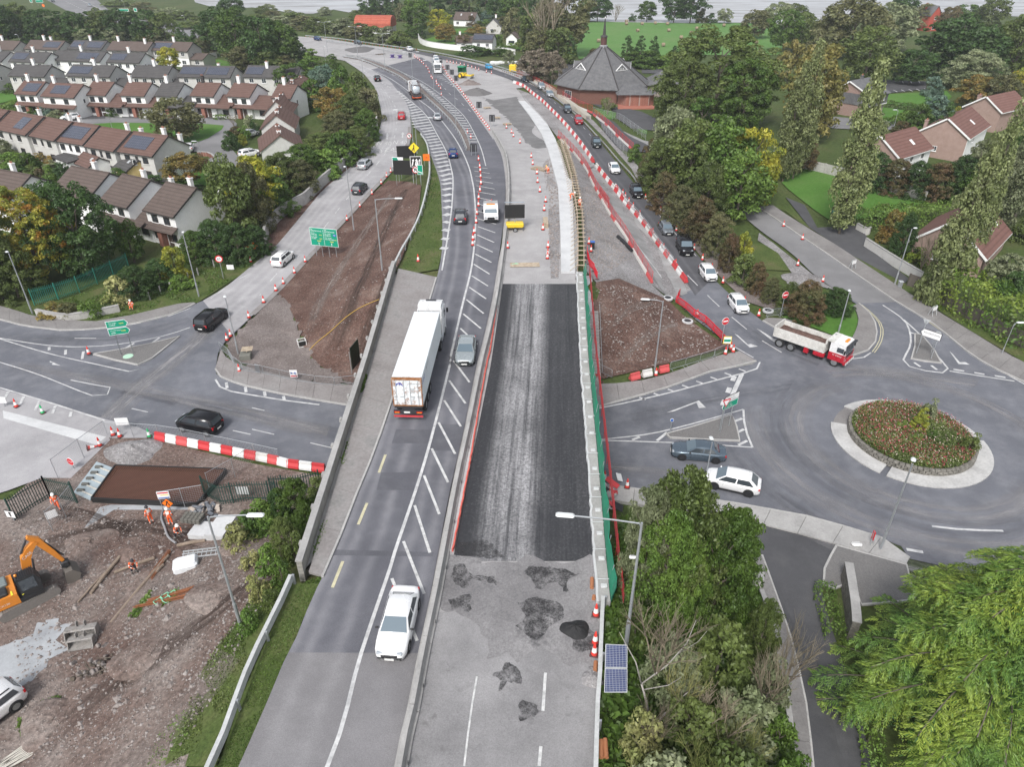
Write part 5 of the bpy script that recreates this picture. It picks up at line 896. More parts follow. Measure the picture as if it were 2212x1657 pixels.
# ------ kerbed pavements, islands
def kerbed(name,label,pts,mat,hgt=.14,n=0,base=OFF,z='h',joints=0):
 W_=world(pts,z,n);o=sheet(name,None,mat,base+hgt,z,thick=hgt+.08,W=W_);mb=MB();wln(mb,W_+[W_[0]],.16,base-.05,base+hgt+.012,0);mb.build('kerb',M_kerb,o);return o
def slabs(name,near,far,mat,n,hgt=.14,z='h',base=.10):
 """pavement of concrete bays between two edges"""
 o=struct(obj(name,bpy.data.meshes.new(name)));A=resample(world(near,z),n+1);B=resample(world(far,z),n+1)
 for i in range(n):
  q=[A[i].lerp(A[i+1],.006),B[i].lerp(B[i+1],.006),B[i].lerp(B[i+1],.994),A[i].lerp(A[i+1],.994)]
  if(q[1]-q[0]).cross(q[3]-q[0]).z>0:q=q[::-1]
  q=q[::-1];mb=MB();mb.add([p+VV((0,0,zz))for zz in(-.1,base+hgt)for p in q],[(3,2,1,0),(4,5,6,7),(0,1,5,4),(1,2,6,5),(2,3,7,6),(3,0,4,7)]);mb.build('paving_slab',mat,o)
 mb=MB();wln(mb,A,.16,-.1,base+hgt+.012,0);mb.build('kerb',M_kerb,o);return o
slabs('pavement',[(466,800),(467,809),(482.5,820),(521,834),(605.5,853),(682,866.7),(752,878)],[(478,758),(492,780),(520,792),(560,803),(640,822),(700,833),(764,836)],M_concp,9)
slabs('pavement',[(1282,884.5),(1336.7,869.4),(1419,847.5),(1474,828.3),(1528.6,806.4),(1600,792),(1632.7,782.8)],[(1276,834),(1330,832),(1400,824),(1460,806),(1520,782),(1575,764),(1597,762)],M_concp,7)
slabs('pavement',T(2,4,(110,200),(230,280),(460,440),(640,560),(880,730),(1200,950),(1500,1130),(1800,1380),(2000,1490),(2330,1640)),T(2,4,(230,190),(330,260),(520,380),(720,500),(960,660),(1290,880),(1560,1050),(1840,1220),(2080,1370),(2400,1530)),M_pave,26)
slabs('pavement',T(2,4,(905,965),(1000,1050),(1050,1150),(1040,1260),(990,1330),(850,1378)),T(2,4,(860,985),(905,1070),(890,1160),(850,1240),(835,1265),(815,1290)),M_pave,6)
slabs('pavement',T(2,4,(150,1100),(200,1130),(260,1165),(300,1190)),T(2,4,(180,1080),(240,1085),(300,1080),(400,1110)),M_pave,3)
slabs('pavement',T(2,1,(0,1090),(60,1105),(200,1142),(500,1178),(800,1163),(1100,1115),(1380,1045),(1500,985),(1540,965)),T(2,1,(0,985),(140,1025),(260,1065),(500,1100),(760,1108),(1060,1055),(1280,1000),(1400,970),(1530,958)),M_pave,14)
slabs('pavement',[(1300,1050),(1420,1066),(1578,1089),(1606.5,1094),(1743.6,1118.9),(1880.6,1157),(1946,1182),(1963,1209)],[(1300,1080),(1420,1100),(1560,1120),(1606,1127),(1700,1150),(1808,1180),(1880,1200),(1957,1222)],M_conc,9,.12)
slabs('pavement',[(1645,1203),(1669.5,1271.7),(1699.7,1356.7),(1724,1450),(1743.6,1545.8),(1758,1700)],[(1628,1203),(1642,1280),(1667,1356.7),(1683,1450),(1702,1559.6),(1710,1700)],M_pave,7,.12)
k=N('herringbone_brick');br=k.n('TexBrick');br.inputs['Scale'].default_value=4.5;br.inputs['Mortar Size'].default_value=.03;rot=k.n('Mapping');rot.inputs['Rotation'].default_value=(0,0,.6);k.l(k.pos(),rot.inputs[0]);k.l(rot.outputs[0],br.inputs[0]);br.inputs[1].default_value=(.17,.165,.16,1);br.inputs[2].default_value=(.23,.22,.215,1);br.inputs[3].default_value=(.08,.08,.08,1);k.out(br.outputs[0],.9,br.outputs[1],.01,.5);M_herr=k.m
kerbed('paved_corner','',[(1806,1182),(1957,1224),(1975,1300),(1860,1310),(1840,1260),(1800,1275),(1778,1265),(1780,1232),(1793,1205)],M_herr,.1)
for q in(T(2,1,(740,1365),(950,1330),(1200,1280),(1420,1225),(1300,1320),(1200,1400),(1090,1450),(900,1410)),T(3,3,(1275,560),(1480,505),(1790,410),(1825,500),(1850,615),(1560,605),(1300,590)),T(2,4,(1345,1205),(1400,1215),(1500,1340),(1550,1435),(1420,1420),(1318,1400),(1345,1300))):kerbed('traffic_island','',q,M_herr,.15)
c=ISLAND;ro=(at(2145,995,0)-at(1794,916,0)).length/2;c=(at(2145,995,0)+at(1794,916,0))/2
isl=struct(obj('roundabout_island',bpy.data.meshes.new('roundabout_island')))
def ring(r0,r1,z0,z1,a0,a1,n):
 mb=MB();V=[]
 for i in range(n+1):
  a=a0+(a1-a0)*i/n
  for r,z in((r0,z0),(r1,z0),(r1,z1),(r0,z1+.1)):V.append((c.x+r*math.cos(a),c.y+r*math.sin(a),z))
 mb.add(V,[(i*4+q,i*4+(q+1)%4,i*4+4+(q+1)%4,i*4+4+q)for i in range(n)for q in range(4)]+[(0,1,2,3),tuple(n*4+q for q in(3,2,1,0))]);mb.f=[f[::-1]for f in mb.f];return mb
ri=ro*.79;M_apron=ground('apron_concrete',[(.34,.335,.33),(.44,.435,.425),(.50,.495,.485)],.6,fine=.18,finescale=5.,bumpd=.01)
for a0,a1 in((-.02,-2.28),(-2.36,-3.58),(-4.12,-6.2)):ring(ri,ro,-.05,.22,a1,a0,20).build('overrun_apron',M_apron,isl)
ring(ri,ro-.2,-.05,.14,-4.12,-3.58,6).build('overrun_apron',M_pave,isl)
M_ston=ground('stone_wall',[(.12,.115,.10),(.19,.18,.16),(.26,.245,.22)],2.5,fine=.4,finescale=8.,bumpd=.05)
for row in range(3):
 nst=70
 for i in range(nst):
  a=2*math.pi*(i+(.5 if row%2 else 0))/nst;w=2*math.pi*ri/nst-.03;mb=MB();mb.rbox((0,0,0),(.34+rnd.uniform(-.04,.04),w*rnd.uniform(.9,1),.235),.03);o=mb.build('stone',M_ston,isl);o.location=(c.x+(ri-.15)*math.cos(a),c.y+(ri-.15)*math.sin(a),.32+row*.25);o.rotation_euler=(0,0,a)
n=40;mb=MB();V=[(c.x,c.y,1.35)]
for rr,z in((.5,1.25),(.8,1.1),(.97,.9)):V+=[(c.x+(ri-.2)*rr*math.cos(2*math.pi*i/n),c.y+(ri-.2)*rr*math.sin(2*math.pi*i/n),z)for i in range(n)]
fs=[(0,1+i,1+(i+1)%n)for i in range(n)]+[(1+q*n+i,1+(q+1)*n+i,1+(q+1)*n+(i+1)%n,1+q*n+(i+1)%n)for q in range(2)for i in range(n)];mb.add(V,fs);mb.build('flower_bed_soil',M_earth,isl)
def bedcover(nm,lab,cnt,size,mat,test,up=.25,cat='flowers'):
 a=NR.rand(cnt)*6.28;r=np.sqrt(NR.rand(cnt))*(ri-.25);X,Y=c.x+r*np.cos(a),c.y+r*np.sin(a);kk=np.array([test(x,y)for x,y in zip(X,Y)]);X,Y,r=X[kk],Y[kk],r[kk];m=len(X);Z=1.35-.45*(r/ri)**2+up*NR.rand(m)
 o=obj(nm,quadmesh(nm,leafquads(np.stack([X,Y,Z],1),unit(np.stack([NR.randn(m)*.5,NR.randn(m)*.5,np.ones(m)],1)),size),LF[mat]));stuff(o);tag(o,lab,cat)
pn=lambda x,y:mnoise.noise(VV((x*.35,y*.35,1.7)))
bedcover('bedding_foliage','dark bedding foliage covering the roundabout island',22000,.09,'olive',lambda x,y:True,.42,'bedding');bedcover('flowers','red begonia-like flowers massed on the roundabout island',7500,.06,'flower',lambda x,y:pn(x,y)>-.15,.62);bedcover('flowers','pale pink flowers dotted over the roundabout island',2200,.05,'white',lambda x,y:True,.66)
for(px,py,hh_,w,kd,col,lab)in((1982,930,2.6,1.7,'conifer','yellow','small yellow-green conifer at the centre of the flower bed'),(1945,925,.9,1.1,'small','bright','low green shrub left of the roundabout conifer'),(1980,950,.7,1.1,'small','bright','low bright shrub before the roundabout conifer'),(2010,945,.8,1.2,'small','green','low green shrub right of the roundabout conifer'),(2000,905,2.4,1.4,'small','grey','airy grey-green shrub at the back of the flower bed'),(2092,970,1.8,1.5,'small','olive','wispy shrub at the right edge of the flower bed')):
 q=at(px,py,1.25);t=thing('conifer_tree' if kd=='conifer' else 'shrub',lab,'tree' if kd=='conifer' else 'shrub',q);o=obj('crown',proto(kd)[0],t);o.scale=(w,w,hh_);setmat(o,LF[col]);o2=obj('stem',TR[0],t);o2 .scale=(1,1,hh_*.8)
 # ------ buildings
def wallmat(name,a,b,sc=1.2):return ground(name,[a,b],sc,fine=.14,finescale=10.,bumpd=.01)
W_grey=wallmat('grey_dash',(.30,.29,.275),(.38,.37,.355));W_white=wallmat('white_render',(.78,.78,.77),(.86,.86,.85));W_pale=wallmat('pale_dash',(.48,.47,.45),(.56,.55,.53));W_cream=wallmat('yellow_render',(.62,.47,.20),(.70,.55,.26));W_tan=wallmat('pink_dash',(.30,.21,.18),(.37,.27,.235))
k=N('red_brick');br=k.n('TexBrick');br.inputs['Scale'].default_value=3.;br.inputs[1].default_value=(.22,.09,.065,1);br.inputs[2].default_value=(.30,.13,.095,1);br.inputs[3].default_value=(.33,.28,.25,1);br.inputs['Mortar Size'].default_value=.015;k.l(k.co(),br.inputs[0]);k.out(br.outputs[0],.9,br.outputs[1],.01,.4);W_brick=k.m
k=N('dark_church_brick');k.out(k.mix(k.noise(3.,5,k.co()),(.13,.062,.048),(.19,.095,.075)),.9);W_dbrick=k.m
def roofmat(name,a,b,sc=.55):
 k=N(name);co=k.co();wv=k.n('TexWave',bands_direction='Y');wv.inputs['Scale'].default_value=sc;k.l(co,wv.inputs[0]);wx=k.n('TexWave',bands_direction='X');wx.inputs['Scale'].default_value=.75;k.l(co,wx.inputs[0]);nz=k.noise(.9,6,k.pos(),.7);fz=k.noise(7.,3,k.pos())
 c=k.mix(k.fr(nz,.3,.7),a,b);c=k.mix(k.fr(wv.outputs['Fac'],.0,.35,.45,0),c,tuple(x*.45 for x in a));c=k.mix(k.fr(wx.outputs['Fac'],0,.3,.2,0),c,tuple(x*.5 for x in a));c=k.mix(k.fr(fz,.62,.75,0,.4),c,tuple(min(1,x*1.7)for x in b));return k.out(c,.85,k.math('ADD',wv.outputs['Fac'],wx.outputs['Fac']),.03,.5)
R_brown=roofmat('brown_tiles',(.115,.068,.055),(.155,.095,.08));R_redb=roofmat('red_brown_tiles',(.155,.078,.064),(.20,.108,.09));R_dark=roofmat('charcoal_tiles',(.065,.062,.062),(.10,.096,.094));R_umber=roofmat('umber_tiles',(.095,.072,.062),(.13,.10,.088));R_slate=roofmat('weathered_slate',(.10,.10,.105),(.175,.175,.178),.8);R_red=roofmat('rusty_iron',(.36,.075,.045),(.46,.14,.09),.3)
k=N('window_glass');k.out((.035,.042,.05),.08,spec=.6);M_glass=k.m
k=N('solar_cells');bb=k.n('TexBrick',offset=0.);bb.inputs['Scale'].default_value=1.;bb.inputs['Brick Width'].default_value=.5;bb.inputs['Row Height'].default_value=.5;bb.inputs['Mortar Size'].default_value=.012;bb.inputs[1].default_value=(.045,.05,.07,1);bb.inputs[2].default_value=(.055,.062,.085,1);bb.inputs[3].default_value=(.20,.21,.25,1);k.l(k.co(),bb.inputs[0]);k.out(bb.outputs[0],.18,spec=.6);M_solar=k.m
M_frame=plain('white_frame',(.80,.80,.79),.5);M_framed=plain('brown_frame',(.07,.05,.04),.5);M_fascia=plain('dark_fascia',(.05,.045,.045),.6)
WIN={}
def window(parent,x,z,w,h,y=0.,rz=0.,fm=None,sill=True,mull=1):
 key=(round(w,2),round(h,2),(fm or M_frame).name,mull)
 if key not in WIN:
  mb=MB();t=.07
  for cx,cz,sx,sz in((0,h/2-t/2,w,t),(0,-h/2+t/2,w,t),(-w/2+t/2,0,t,h-2*t),(w/2-t/2,0,t,h-2*t)):mb.box((cx,-.03,cz),(sx,.09,sz))
  for q in range(mull):mb.box((-w/2+w*(q+1)/(mull+1),-.028,0),(t*.8,.08,h-2*t))
  m1=mb.mesh('window_frame',fm or M_frame);mb=MB();mb.box((0,-.012,0),(w-.05,.04,h-.05));m2=mb.mesh('pane',M_glass);mb=MB();mb.box((0,-.07,-h/2-.05),(w+.2,.18,.08));WIN[key]=(m1,m2,mb.mesh('sill',M_frame))
 o=obj('window',WIN[key][0],parent,(x,y,z),rz);obj('pane',WIN[key][1],o)
 if sill:obj('sill',WIN[key][2],o)
 return o
def slope(mb,x0,x1,ya,za,yb,zb_,th=.16,m=0):
 n=VV((0,-(zb_-za),(yb-ya))).normalized()*th*(1 if yb>ya else-1);P=[VV((x0,ya,za)),VV((x1,ya,za)),VV((x1,yb,zb_)),VV((x0,yb,zb_))];Q=[p+n for p in P]
 fs=[(3,2,1,0),(4,5,6,7),(0,1,5,4),(1,2,6,5),(2,3,7,6),(3,0,4,7)];mb.add(P+Q,fs if yb>ya else[f[::-1]for f in fs],m)
def chimney(parent,x,y,z,hgt=1.5,mat=None,w=.75):
 mb=MB();mb.box((0,0,hgt/2-.6),(w,.55,hgt+1.2));mb.box((0,0,hgt+.05),(w+.14,.69,.12));o=mb.build('chimney',mat or M_frame,parent,(x,y,z));mb=MB()
 for q in(-.18,.18):mb.lathe([(.11,0),(.09,.32)],8,0,(q,0,hgt+.11))
 mb.build('chimney_pot',plain('clay_pot',(.30,.13,.08),.8),o)
def house(label,eL,eR,d=7.5,eh=4.9,rh=2.2,wall=None,low=None,roof=None,wins=((.25,1),(.75,1)),wz=3.9,wlow=(),solar=(),chim=((.5,.5),),annex=None,gw=1,fm=None,ridge='x',catz=None,gables=(),name='house',group=None,cm=None,ground_z=None,skirt=None,winw=1.3,skylight=()):
 z0=zb(at(*eL,3+eh).y)if ground_z is None else ground_z
 for _ in range(4):A=at(*eL,z0+eh);z0=float(zb(A.y))if ground_z is None else ground_z
 B=at(*eR,z0+eh);A.z=B.z=z0;u=B-A;w=u.length;rz=math.atan2(u.y,u.x);t=thing(name,label,'house',A,rz,group);wall=wall or W_grey;roof=roof or R_umber
 mb=MB()
 if ridge=='x':mb.add([(0,0,-.5),(w,0,-.5),(w,d,-.5),(0,d,-.5),(0,0,eh),(w,0,eh),(w,d,eh),(0,d,eh),(w,d/2,eh+rh),(0,d/2,eh+rh)],[(0,1,5,4),(2,3,7,6),(1,2,6,8,5),(3,0,4,9,7)])
 else:mb.add([(0,0,-.5),(w,0,-.5),(w,d,-.5),(0,d,-.5),(0,0,eh),(w,0,eh),(w,d,eh),(0,d,eh),(w/2,0,eh+rh),(w/2,d,eh+rh)],[(0,1,5,8,4),(2,3,7,9,6),(1,2,6,5),(3,0,4,7)])
 mb.build('wall',wall,t)
 if low:mb=MB();mb.box((w/2,-.02,1.2),(w+.02,.06,2.6));mb.build('wall',low,t)
 mb=MB();ov=.32;k_=rh/(d/2)if ridge=='x' else rh/(w/2)
 if ridge=='x':slope(mb,-.18,w+.18,-ov,eh-ov*k_,d/2,eh+rh);slope(mb,-.18,w+.18,d+ov,eh-ov*k_,d/2,eh+rh);mb.box((w/2,d/2,eh+rh+.15),(w+.38,.26,.12))
 else:
  sm=MB();slope(sm,-.25,d+.25,-ov,eh-ov*k_,w/2,eh+rh);slope(sm,-.25,d+.25,w+ov,eh-ov*k_,w/2,eh+rh);sm.box((d/2,w/2,eh+rh+.15),(d+.5,.26,.12))
 if ridge=='x':rf=mb.build('roof',roof,t)
 else:rf=sm.build('roof',roof,t,(w,0,0),R(90))
 if ridge=='x':
  mb=MB();mb.box((w/2,-ov-.04,eh-ov*k_+.02),(w+.36,.1,.16));mb.build('gutter',M_fascia if wall is not W_tan else M_frame,t)
  for sx_ in(-.2,w+.2):
   mb=MB();slope(mb,sx_-.03,sx_+.03,-ov,eh-ov*k_-.1,d/2,eh+rh-.1,.24);slope(mb,sx_-.03,sx_+.03,d+ov,eh-ov*k_-.1,d/2,eh+rh-.1,.24);mb.build('bargeboard',M_fascia if wall is not W_tan else M_frame,t)
 for q in wins:window(t,w*q[0],wz,winw*(q[2]if len(q)>2 else 1),1.2,fm=fm,mull=q[1])
 for q in wlow:window(t,w*q[0],1.35,q[2]if len(q)>2 else 1.5,1.3,y=-.06 if low else 0,fm=fm,mull=q[1])
 for q in range(gw):window(t,w,3.9,.7,1.0,y=0,mull=0).matrix_basis=MX.Translation((w,d*(.35+.3*q),3.7))@MX.Rotation(R(90),4,'Z')
 for(a,b)in solar:
  mb=MB();x0,x1=w*a,w*b;e=.12;slope(mb,x0,x1,d*.08,eh+k_*d*.08+.2,d*.40,eh+k_*d*.40+.2,.06);mb.build('solar_panel',M_solar,rf)
 for(a,b)in chim:chimney(t,w*a,d*b,eh+rh*(1-abs(b-.5)*2)+.1,mat=cm)
 for a in skylight:mb=MB();slope(mb,w*a-.35,w*a+.35,d*.25,eh+k_*d*.25+.17,d*.38,eh+k_*d*.38+.17,.06);mb.build('skylight',M_s2,rf)
 for a in gables:
  mb=MB();x=w*a;mb.add([(x-1.2,-.34,eh-.3),(x+1.2,-.34,eh-.3),(x,-.34,eh+1.0),(x,1.6,eh+1.0)],[(0,1,2)]);mb.build('wall',wall,t);mb=MB()
  for s in(-1,1):mb.add([(x,-.45,eh+1.16),(x+s*1.45,-.45,eh-.42),(x+s*1.45,.3,eh-.2),(x,2.2,eh+1.16)],[(0,1,2,3)if s<0 else(3,2,1,0)])
  mb.build('gable_roof',roof,t)
 if annex:
  aw,ah,ad,side=annex;x0,x1=(w,w+aw)if side>0 else(-aw,0);mb=MB();y0=d*.08;r2=ah*.55
  mb.add([(x0,y0,-.5),(x1,y0,-.5),(x1,y0+ad,-.5),(x0,y0+ad,-.5),(x0,y0,ah),(x1,y0,ah),(x1,y0+ad,ah),(x0,y0+ad,ah),(x0,y0+ad*.5,ah+r2),(x1,y0+ad*.5,ah+r2)],[(0,1,5,4),(2,3,7,6),(1,2,6,9,5),(3,0,4,8,7)]);an=mb.build('annex',wall,t);mb=MB();kk=r2/(ad/2)
  slope(mb,x0-.05,x1+.18,y0-.5,ah-.5*kk,y0+ad*.5,ah+r2);slope(mb,x0-.05,x1+.18,y0+ad+.3,ah-.3*kk,y0+ad*.5,ah+r2);mb.build('annex_roof',roof,t);window(t,(x0+x1)/2,1.3,min(1.6,aw*.5),1.2,y=y0,fm=fm)
 if skirt:
  mb=MB();slope(mb,w*.0-.2,w+(annex[0]if annex else .2),-1.25,2.45,.05,3.1,.12);mb.build('porch_roof',roof,t);mb=MB();mb.box((w*.5,-.5,1.2),(.9,.9,2.4));mb.build('porch',W_brick,t);mb=MB();mb.box((w*.5+1.2,-.06,1.05),(.95,.08,2.1));dr=mb.build('door',M_framed,t);mb=MB();mb.box((w*.5+1.5,-.13,1.05),(.05,.06,.18));mb.build('handle',M_steel,dr)
 return t
def row(where,lst,**kw):
 for i,q in enumerate(lst):
  pts,desc,opt=q;house(f"{desc}, {nth(i)} from left in the {where}",*T(1,1,*pts),group=where,**{**kw,**opt})
f4=((.14,1),(.38,1),(.62,1),(.86,1))
row('far estate row',[(((-170,380),(105,390)),'dark-roofed grey house',{}),(((195,380),(460,389)),'brown-roofed house with one solar array',dict(solar=((.5,.95),),chim=((.4,.5),(.55,.6)))),(((540,381),(795,390)),'house with two solar arrays',dict(solar=((.02,.36),(.52,.97)),roof=R_dark)),(((845,390),(1160,399)),'brown-roofed house half hidden by a tree',dict(chim=((.15,.5),(.85,.4)))),(((1185,391),(1475,401)),'house with solar array and side garage',dict(solar=((.02,.5),),annex=(5,2.4,7,1),low=W_white,wlow=f4))],wall=W_pale,wins=f4,d=8.)
row('second estate row',[(((-150,470),(10,482)),'white-fronted dark roof house',{}),(((75,479),(345,489)),'white-fronted house with solar at left',dict(solar=((.02,.42),))),(((400,470),(785,483)),'long white house with two gablets',dict(solar=((.5,.9),),gables=(.07,.86))),(((845,485),(1095,493)),'white-fronted house with solar and garage',dict(solar=((.05,.5),),annex=(4,2.4,7,1)))],wall=W_white,low=None,roof=R_dark,wins=f4,d=8.,wlow=f4)
row('third estate row',[(((-170,585),(-70,590)),'dark house cut by the edge',{}),(((70,592),(345,601)),'dark-roofed grey house with annex',dict(annex=(5,2.5,7,1))),(((525,593),(860,603)),'grey house with solar at left',dict(solar=((.01,.5),),annex=(4,2.5,7,1))),(((1030,600),(1305,609)),'plain dark-roofed grey house',dict(annex=(3.5,2.5,7,1))),(((1405,599),(1810,609)),'grey house with roof full of solar',dict(solar=((.01,.48),(.52,.93)),chim=((.6,.8),))),(((1920,600),(2330,612)),'grey house with small solar array',dict(solar=((.02,.34),),chim=((.38,.4),)))],wall=W_pale,roof=R_dark,wins=f4,d=8.)
row('white detached row',[(((120,735),(285,743)),'house with solar roof',dict(solar=((.25,.95),),annex=(3,2.6,6,1),chim=((.2,.5),))),(((330,752),(582,766)),'wide house with solar and red ridge',dict(solar=((.2,.68),),chim=((.1,.5),))),(((670,740),(830,748)),'brown-roofed house with dormer annex',dict(annex=(4.5,3.,6.5,1),chim=((.2,.5),))),(((950,746),(1135,753)),'brown-roofed house by parked cars',dict(annex=(3.6,2.8,7,1),chim=((.12,.5),))),(((1225,750),(1390,757)),'charcoal-roofed house behind brown tree',dict(annex=(3.6,2.8,7,1),roof=R_dark,chim=((.2,.5),))),(((1505,748),(1680,757)),'brown-roofed house with black chimney',dict(annex=(4.4,3.,7,1),chim=((.2,.5),),cm=M_fascia)),(((1790,753),(1965,763)),'brown-roofed house at turning circle',dict(annex=(5,3.,7,1),chim=((.2,.5),))),(((2145,765),(2290,772)),'brown-roofed house behind cottages',dict(chim=((.3,.5),)))],wall=W_white,roof=R_brown,d=8.,eh=5.0,wins=((.3,1),(.72,1)),skirt=True,wlow=((.2,2,1.6),),fm=M_framed)
row('brown-roofed terrace',[(((-330,950),(-70,1004)),'pale house at the picture edge',{}),(((-62,1002),(205,1059)),'pale house with skylight panel',dict(solar=((.55,.8),),chim=((.8,.6),(.2,.6)))),(((212,1056),(430,1103)),'grey house with plain roof',dict(chim=((.8,.6),))),(((434,1102),(655,1136)),'white house with large solar array',dict(wall=W_white,solar=((.12,.85),),chim=((.05,.7),))),(((677,1146),(897,1186)),'grey house with satellite dish',dict(chim=((.78,.6),(.95,.8)))),(((936,1187),(1202,1226)),'end house with solar and gable wall',dict(solar=((.08,.72),),chim=((.8,.6),(.9,.9)),gw=1))],wall=W_pale,roof=R_brown,d=8.6,eh=5.0,rh=2.5,wins=((.22,1),(.5,0,.5),(.75,1)),wlow=((.3,1),(.75,1)),fm=M_framed)
row('nearest brown-roofed row',[(((-230,1530),(60,1590)),'house behind the orange tree',dict(chim=((.4,.6),))),(((400,1510),(690,1570)),'house mostly hidden by the dark tree',dict(chim=((.5,.6),))),(((795,1577),(1003,1630)),'white-fronted house left of its twin',dict(skirt=True,chim=((.55,.62),(.95,.9)),annex=(3.4,2.7,5,1))),(((1143,1648),(1370,1702)),'white-fronted end house above bramble bank',dict(skirt=True,chim=((.62,.62),(.97,.95))))],wall=W_white,low=None,roof=R_umber,d=9.5,eh=5.0,rh=2.8,wins=((.28,1),(.7,1)),wlow=((.25,1),(.8,1)),fm=M_framed,gw=0)
for i,(a,b,dsc)in enumerate((((70,1190),(395,1165),'frontmost gable cottage'),((70,1015),(330,1005),'second gable cottage'),((95,895),(300,890),'third gable cottage'),((165,790),(340,790),'fourth gable cottage'),((170,735),(420,740),'rearmost gable cottage'))):
 house(f'{dsc} of the stepped brown-roofed group by the bank',*T(1,2,a,b),d=11,eh=3.4,rh=2.6,wall=W_pale,roof=R_brown,ridge='y',wins=(),wlow=((.7,1,1.2),)if i==0 else(),chim=((.5,.25),(.5,.8)),gw=0,group='stepped gable cottages',name='cottage')
house('small dark-roofed yellow garden room behind the end terrace',*T(1,1,(905,1310),(1000,1345)),d=5,eh=2.5,rh=1.3,wall=W_cream,roof=R_dark,wins=(),wlow=((.5,2),),chim=(),gw=1,name='garden_room',ground_z=None,skylight=(.6,));house('white conservatory extension with brown roof behind terrace',*T(1,1,(585,1275),(700,1318)),d=4.4,eh=2.5,rh=1.3,wall=W_white,roof=R_brown,wins=(),wlow=((.3,2),(.75,2)),chim=(),gw=0,name='extension',skylight=(.8,))
house('white flat extension behind the white terrace house',*T(1,1,(430,1235),(545,1280)),d=3.6,eh=2.6,rh=.25,wall=W_white,roof=R_dark,wins=(),wlow=(),chim=(),gw=0,name='extension')
house('grey-roofed white bungalow above the orange tree',*T(1,2,(1585,150),(1750,155)),d=8,eh=2.9,rh=3.,wall=W_white,roof=R_umber,wins=(),wlow=((.2,1),),chim=(),skylight=(.3,.8));house('white house with solar roof behind the curved wall',*T(1,2,(1735,322),(1890,326)),d=7,eh=4.2,rh=2.2,wall=W_white,roof=R_dark,wins=((.3,2),(.75,2)),wz=3.,solar=((.02,.98),),chim=(),gw=0);house('white garage with grey roof beside the curved wall',*T(1,2,(2000,298),(2085,300)),d=7,eh=2.8,rh=1.8,wall=W_white,roof=R_umber,wins=(),wlow=((.5,0,2.6),),chim=(),ridge='y',gw=0,name='garage');house('grey hip bungalow in the trees behind the garage',*T(1,2,(1840,208),(1960,212)),d=8,eh=2.8,rh=3.2,wall=W_pale,roof=R_slate,wins=(),wlow=((.4,1),),chim=((.5,.5),),ridge='y',gw=0)
house('low dark-roofed wing of the white house with chimney',*T(1,2,(1610,330),(1735,330)),d=6,eh=2.6,rh=1.8,wall=W_white,roof=R_umber,wins=(),wlow=((.4,1),),chim=((.2,.5),),gw=0,cm=M_frame)
def gablehouse(label,eaveN,eaveF,gw_,eh,rh,wall,roof,sky=(),front=None,chim=None,wins=()):
 """house whose long eave runs eaveN (near) to eaveF (far) on the right-hand slope; gable of width gw_ to the left of eaveN"""
 A=at(*eaveN,eh+float(zb(110)));z0=float(zb(A.y));A=at(*eaveN,eh+z0);B=at(*eaveF,eh+z0);A.z=B.z=z0;u=B-A;w=u.length;rz=math.atan2(u.y,u.x);t=thing('house',label,'house',A,rz);d=gw_;mb=MB()
 mb.add([(0,0,-.5),(w,0,-.5),(w,d,-.5),(0,d,-.5),(0,0,eh),(w,0,eh),(w,d,eh),(0,d,eh),(w,d/2,eh+rh),(0,d/2,eh+rh)],[(0,1,5,4),(2,3,7,6),(1,2,6,8,5),(3,0,4,9,7)]);mb.build('wall',wall,t)
 if front:mb=MB();mb.box((w/2,-.02,eh/2),(w,.06,eh));mb.build('wall',front,t)
 mb=MB();k_=rh/(d/2);slope(mb,-.3,w+.3,-.4,eh-.4*k_,d/2,eh+rh);slope(mb,-.3,w+.3,d+.4,eh-.4*k_,d/2,eh+rh);rf=mb.build('roof',roof,t)
 for sx_ in(-.33,):mb=MB();slope(mb,sx_-.04,sx_+.03,-.4,eh-.4*k_-.12,d/2,eh+rh-.12,.3);slope(mb,sx_-.04,sx_+.03,d+.4,eh-.4*k_-.12,d/2,eh+rh-.12,.3);mb.build('bargeboard',M_frame,t)
 mb=MB();mb.box((w/2,-.46,eh-.4*k_),(w+.6,.12,.16));mb.build('gutter',M_frame,t)
 for a in sky:mb=MB();slope(mb,w*a-.4,w*a+.4,d*.14,eh+k_*d*.14+.17,d*.26,eh+k_*d*.26+.17,.07);mb.build('skylight',M_frame,rf)
 for a in wins:window(t,w*a,eh-1.1,1.2,1.1,y=-.06 if front else 0)
 if chim:chimney(t,w*chim[0],d*chim[1],eh+rh*(1-abs(chim[1]-.5)*2),1.6,wall,1.0)
 window(t,0,0,.9,1.0,mull=1).matrix_basis=MX.Translation((0,d*.6,1.6))@MX.Rotation(R(-90),4,'Z')
 return t
gablehouse('pink-walled house with brown tiled roof left of the dark spruce',*T(1,4,(1225,1240),(1480,1160)),8.5,4.5,3.,W_tan,R_redb,(.6,),W_white,(.1,.95),(.4,.75));gablehouse('pink-walled house with brown roof right of the dark spruce',*T(1,4,(1770,1085),(1930,980)),9.,4.5,3.,W_tan,R_redb,(.55,),W_white,(.1,.95),(.3,));gablehouse('brown-roofed house partly hidden at the right picture edge',*T(1,4,(2030,880),(2240,830)),8.,4.3,2.6,W_tan,R_redb,(),None,(.3,.9))
gablehouse('brick bungalow with skylights behind the leaning poplar',*T(2,4,(1895,590),(2090,385)),9.5,3.0,4.0,W_tan,R_redb,(.3,.55,.8),None,None)
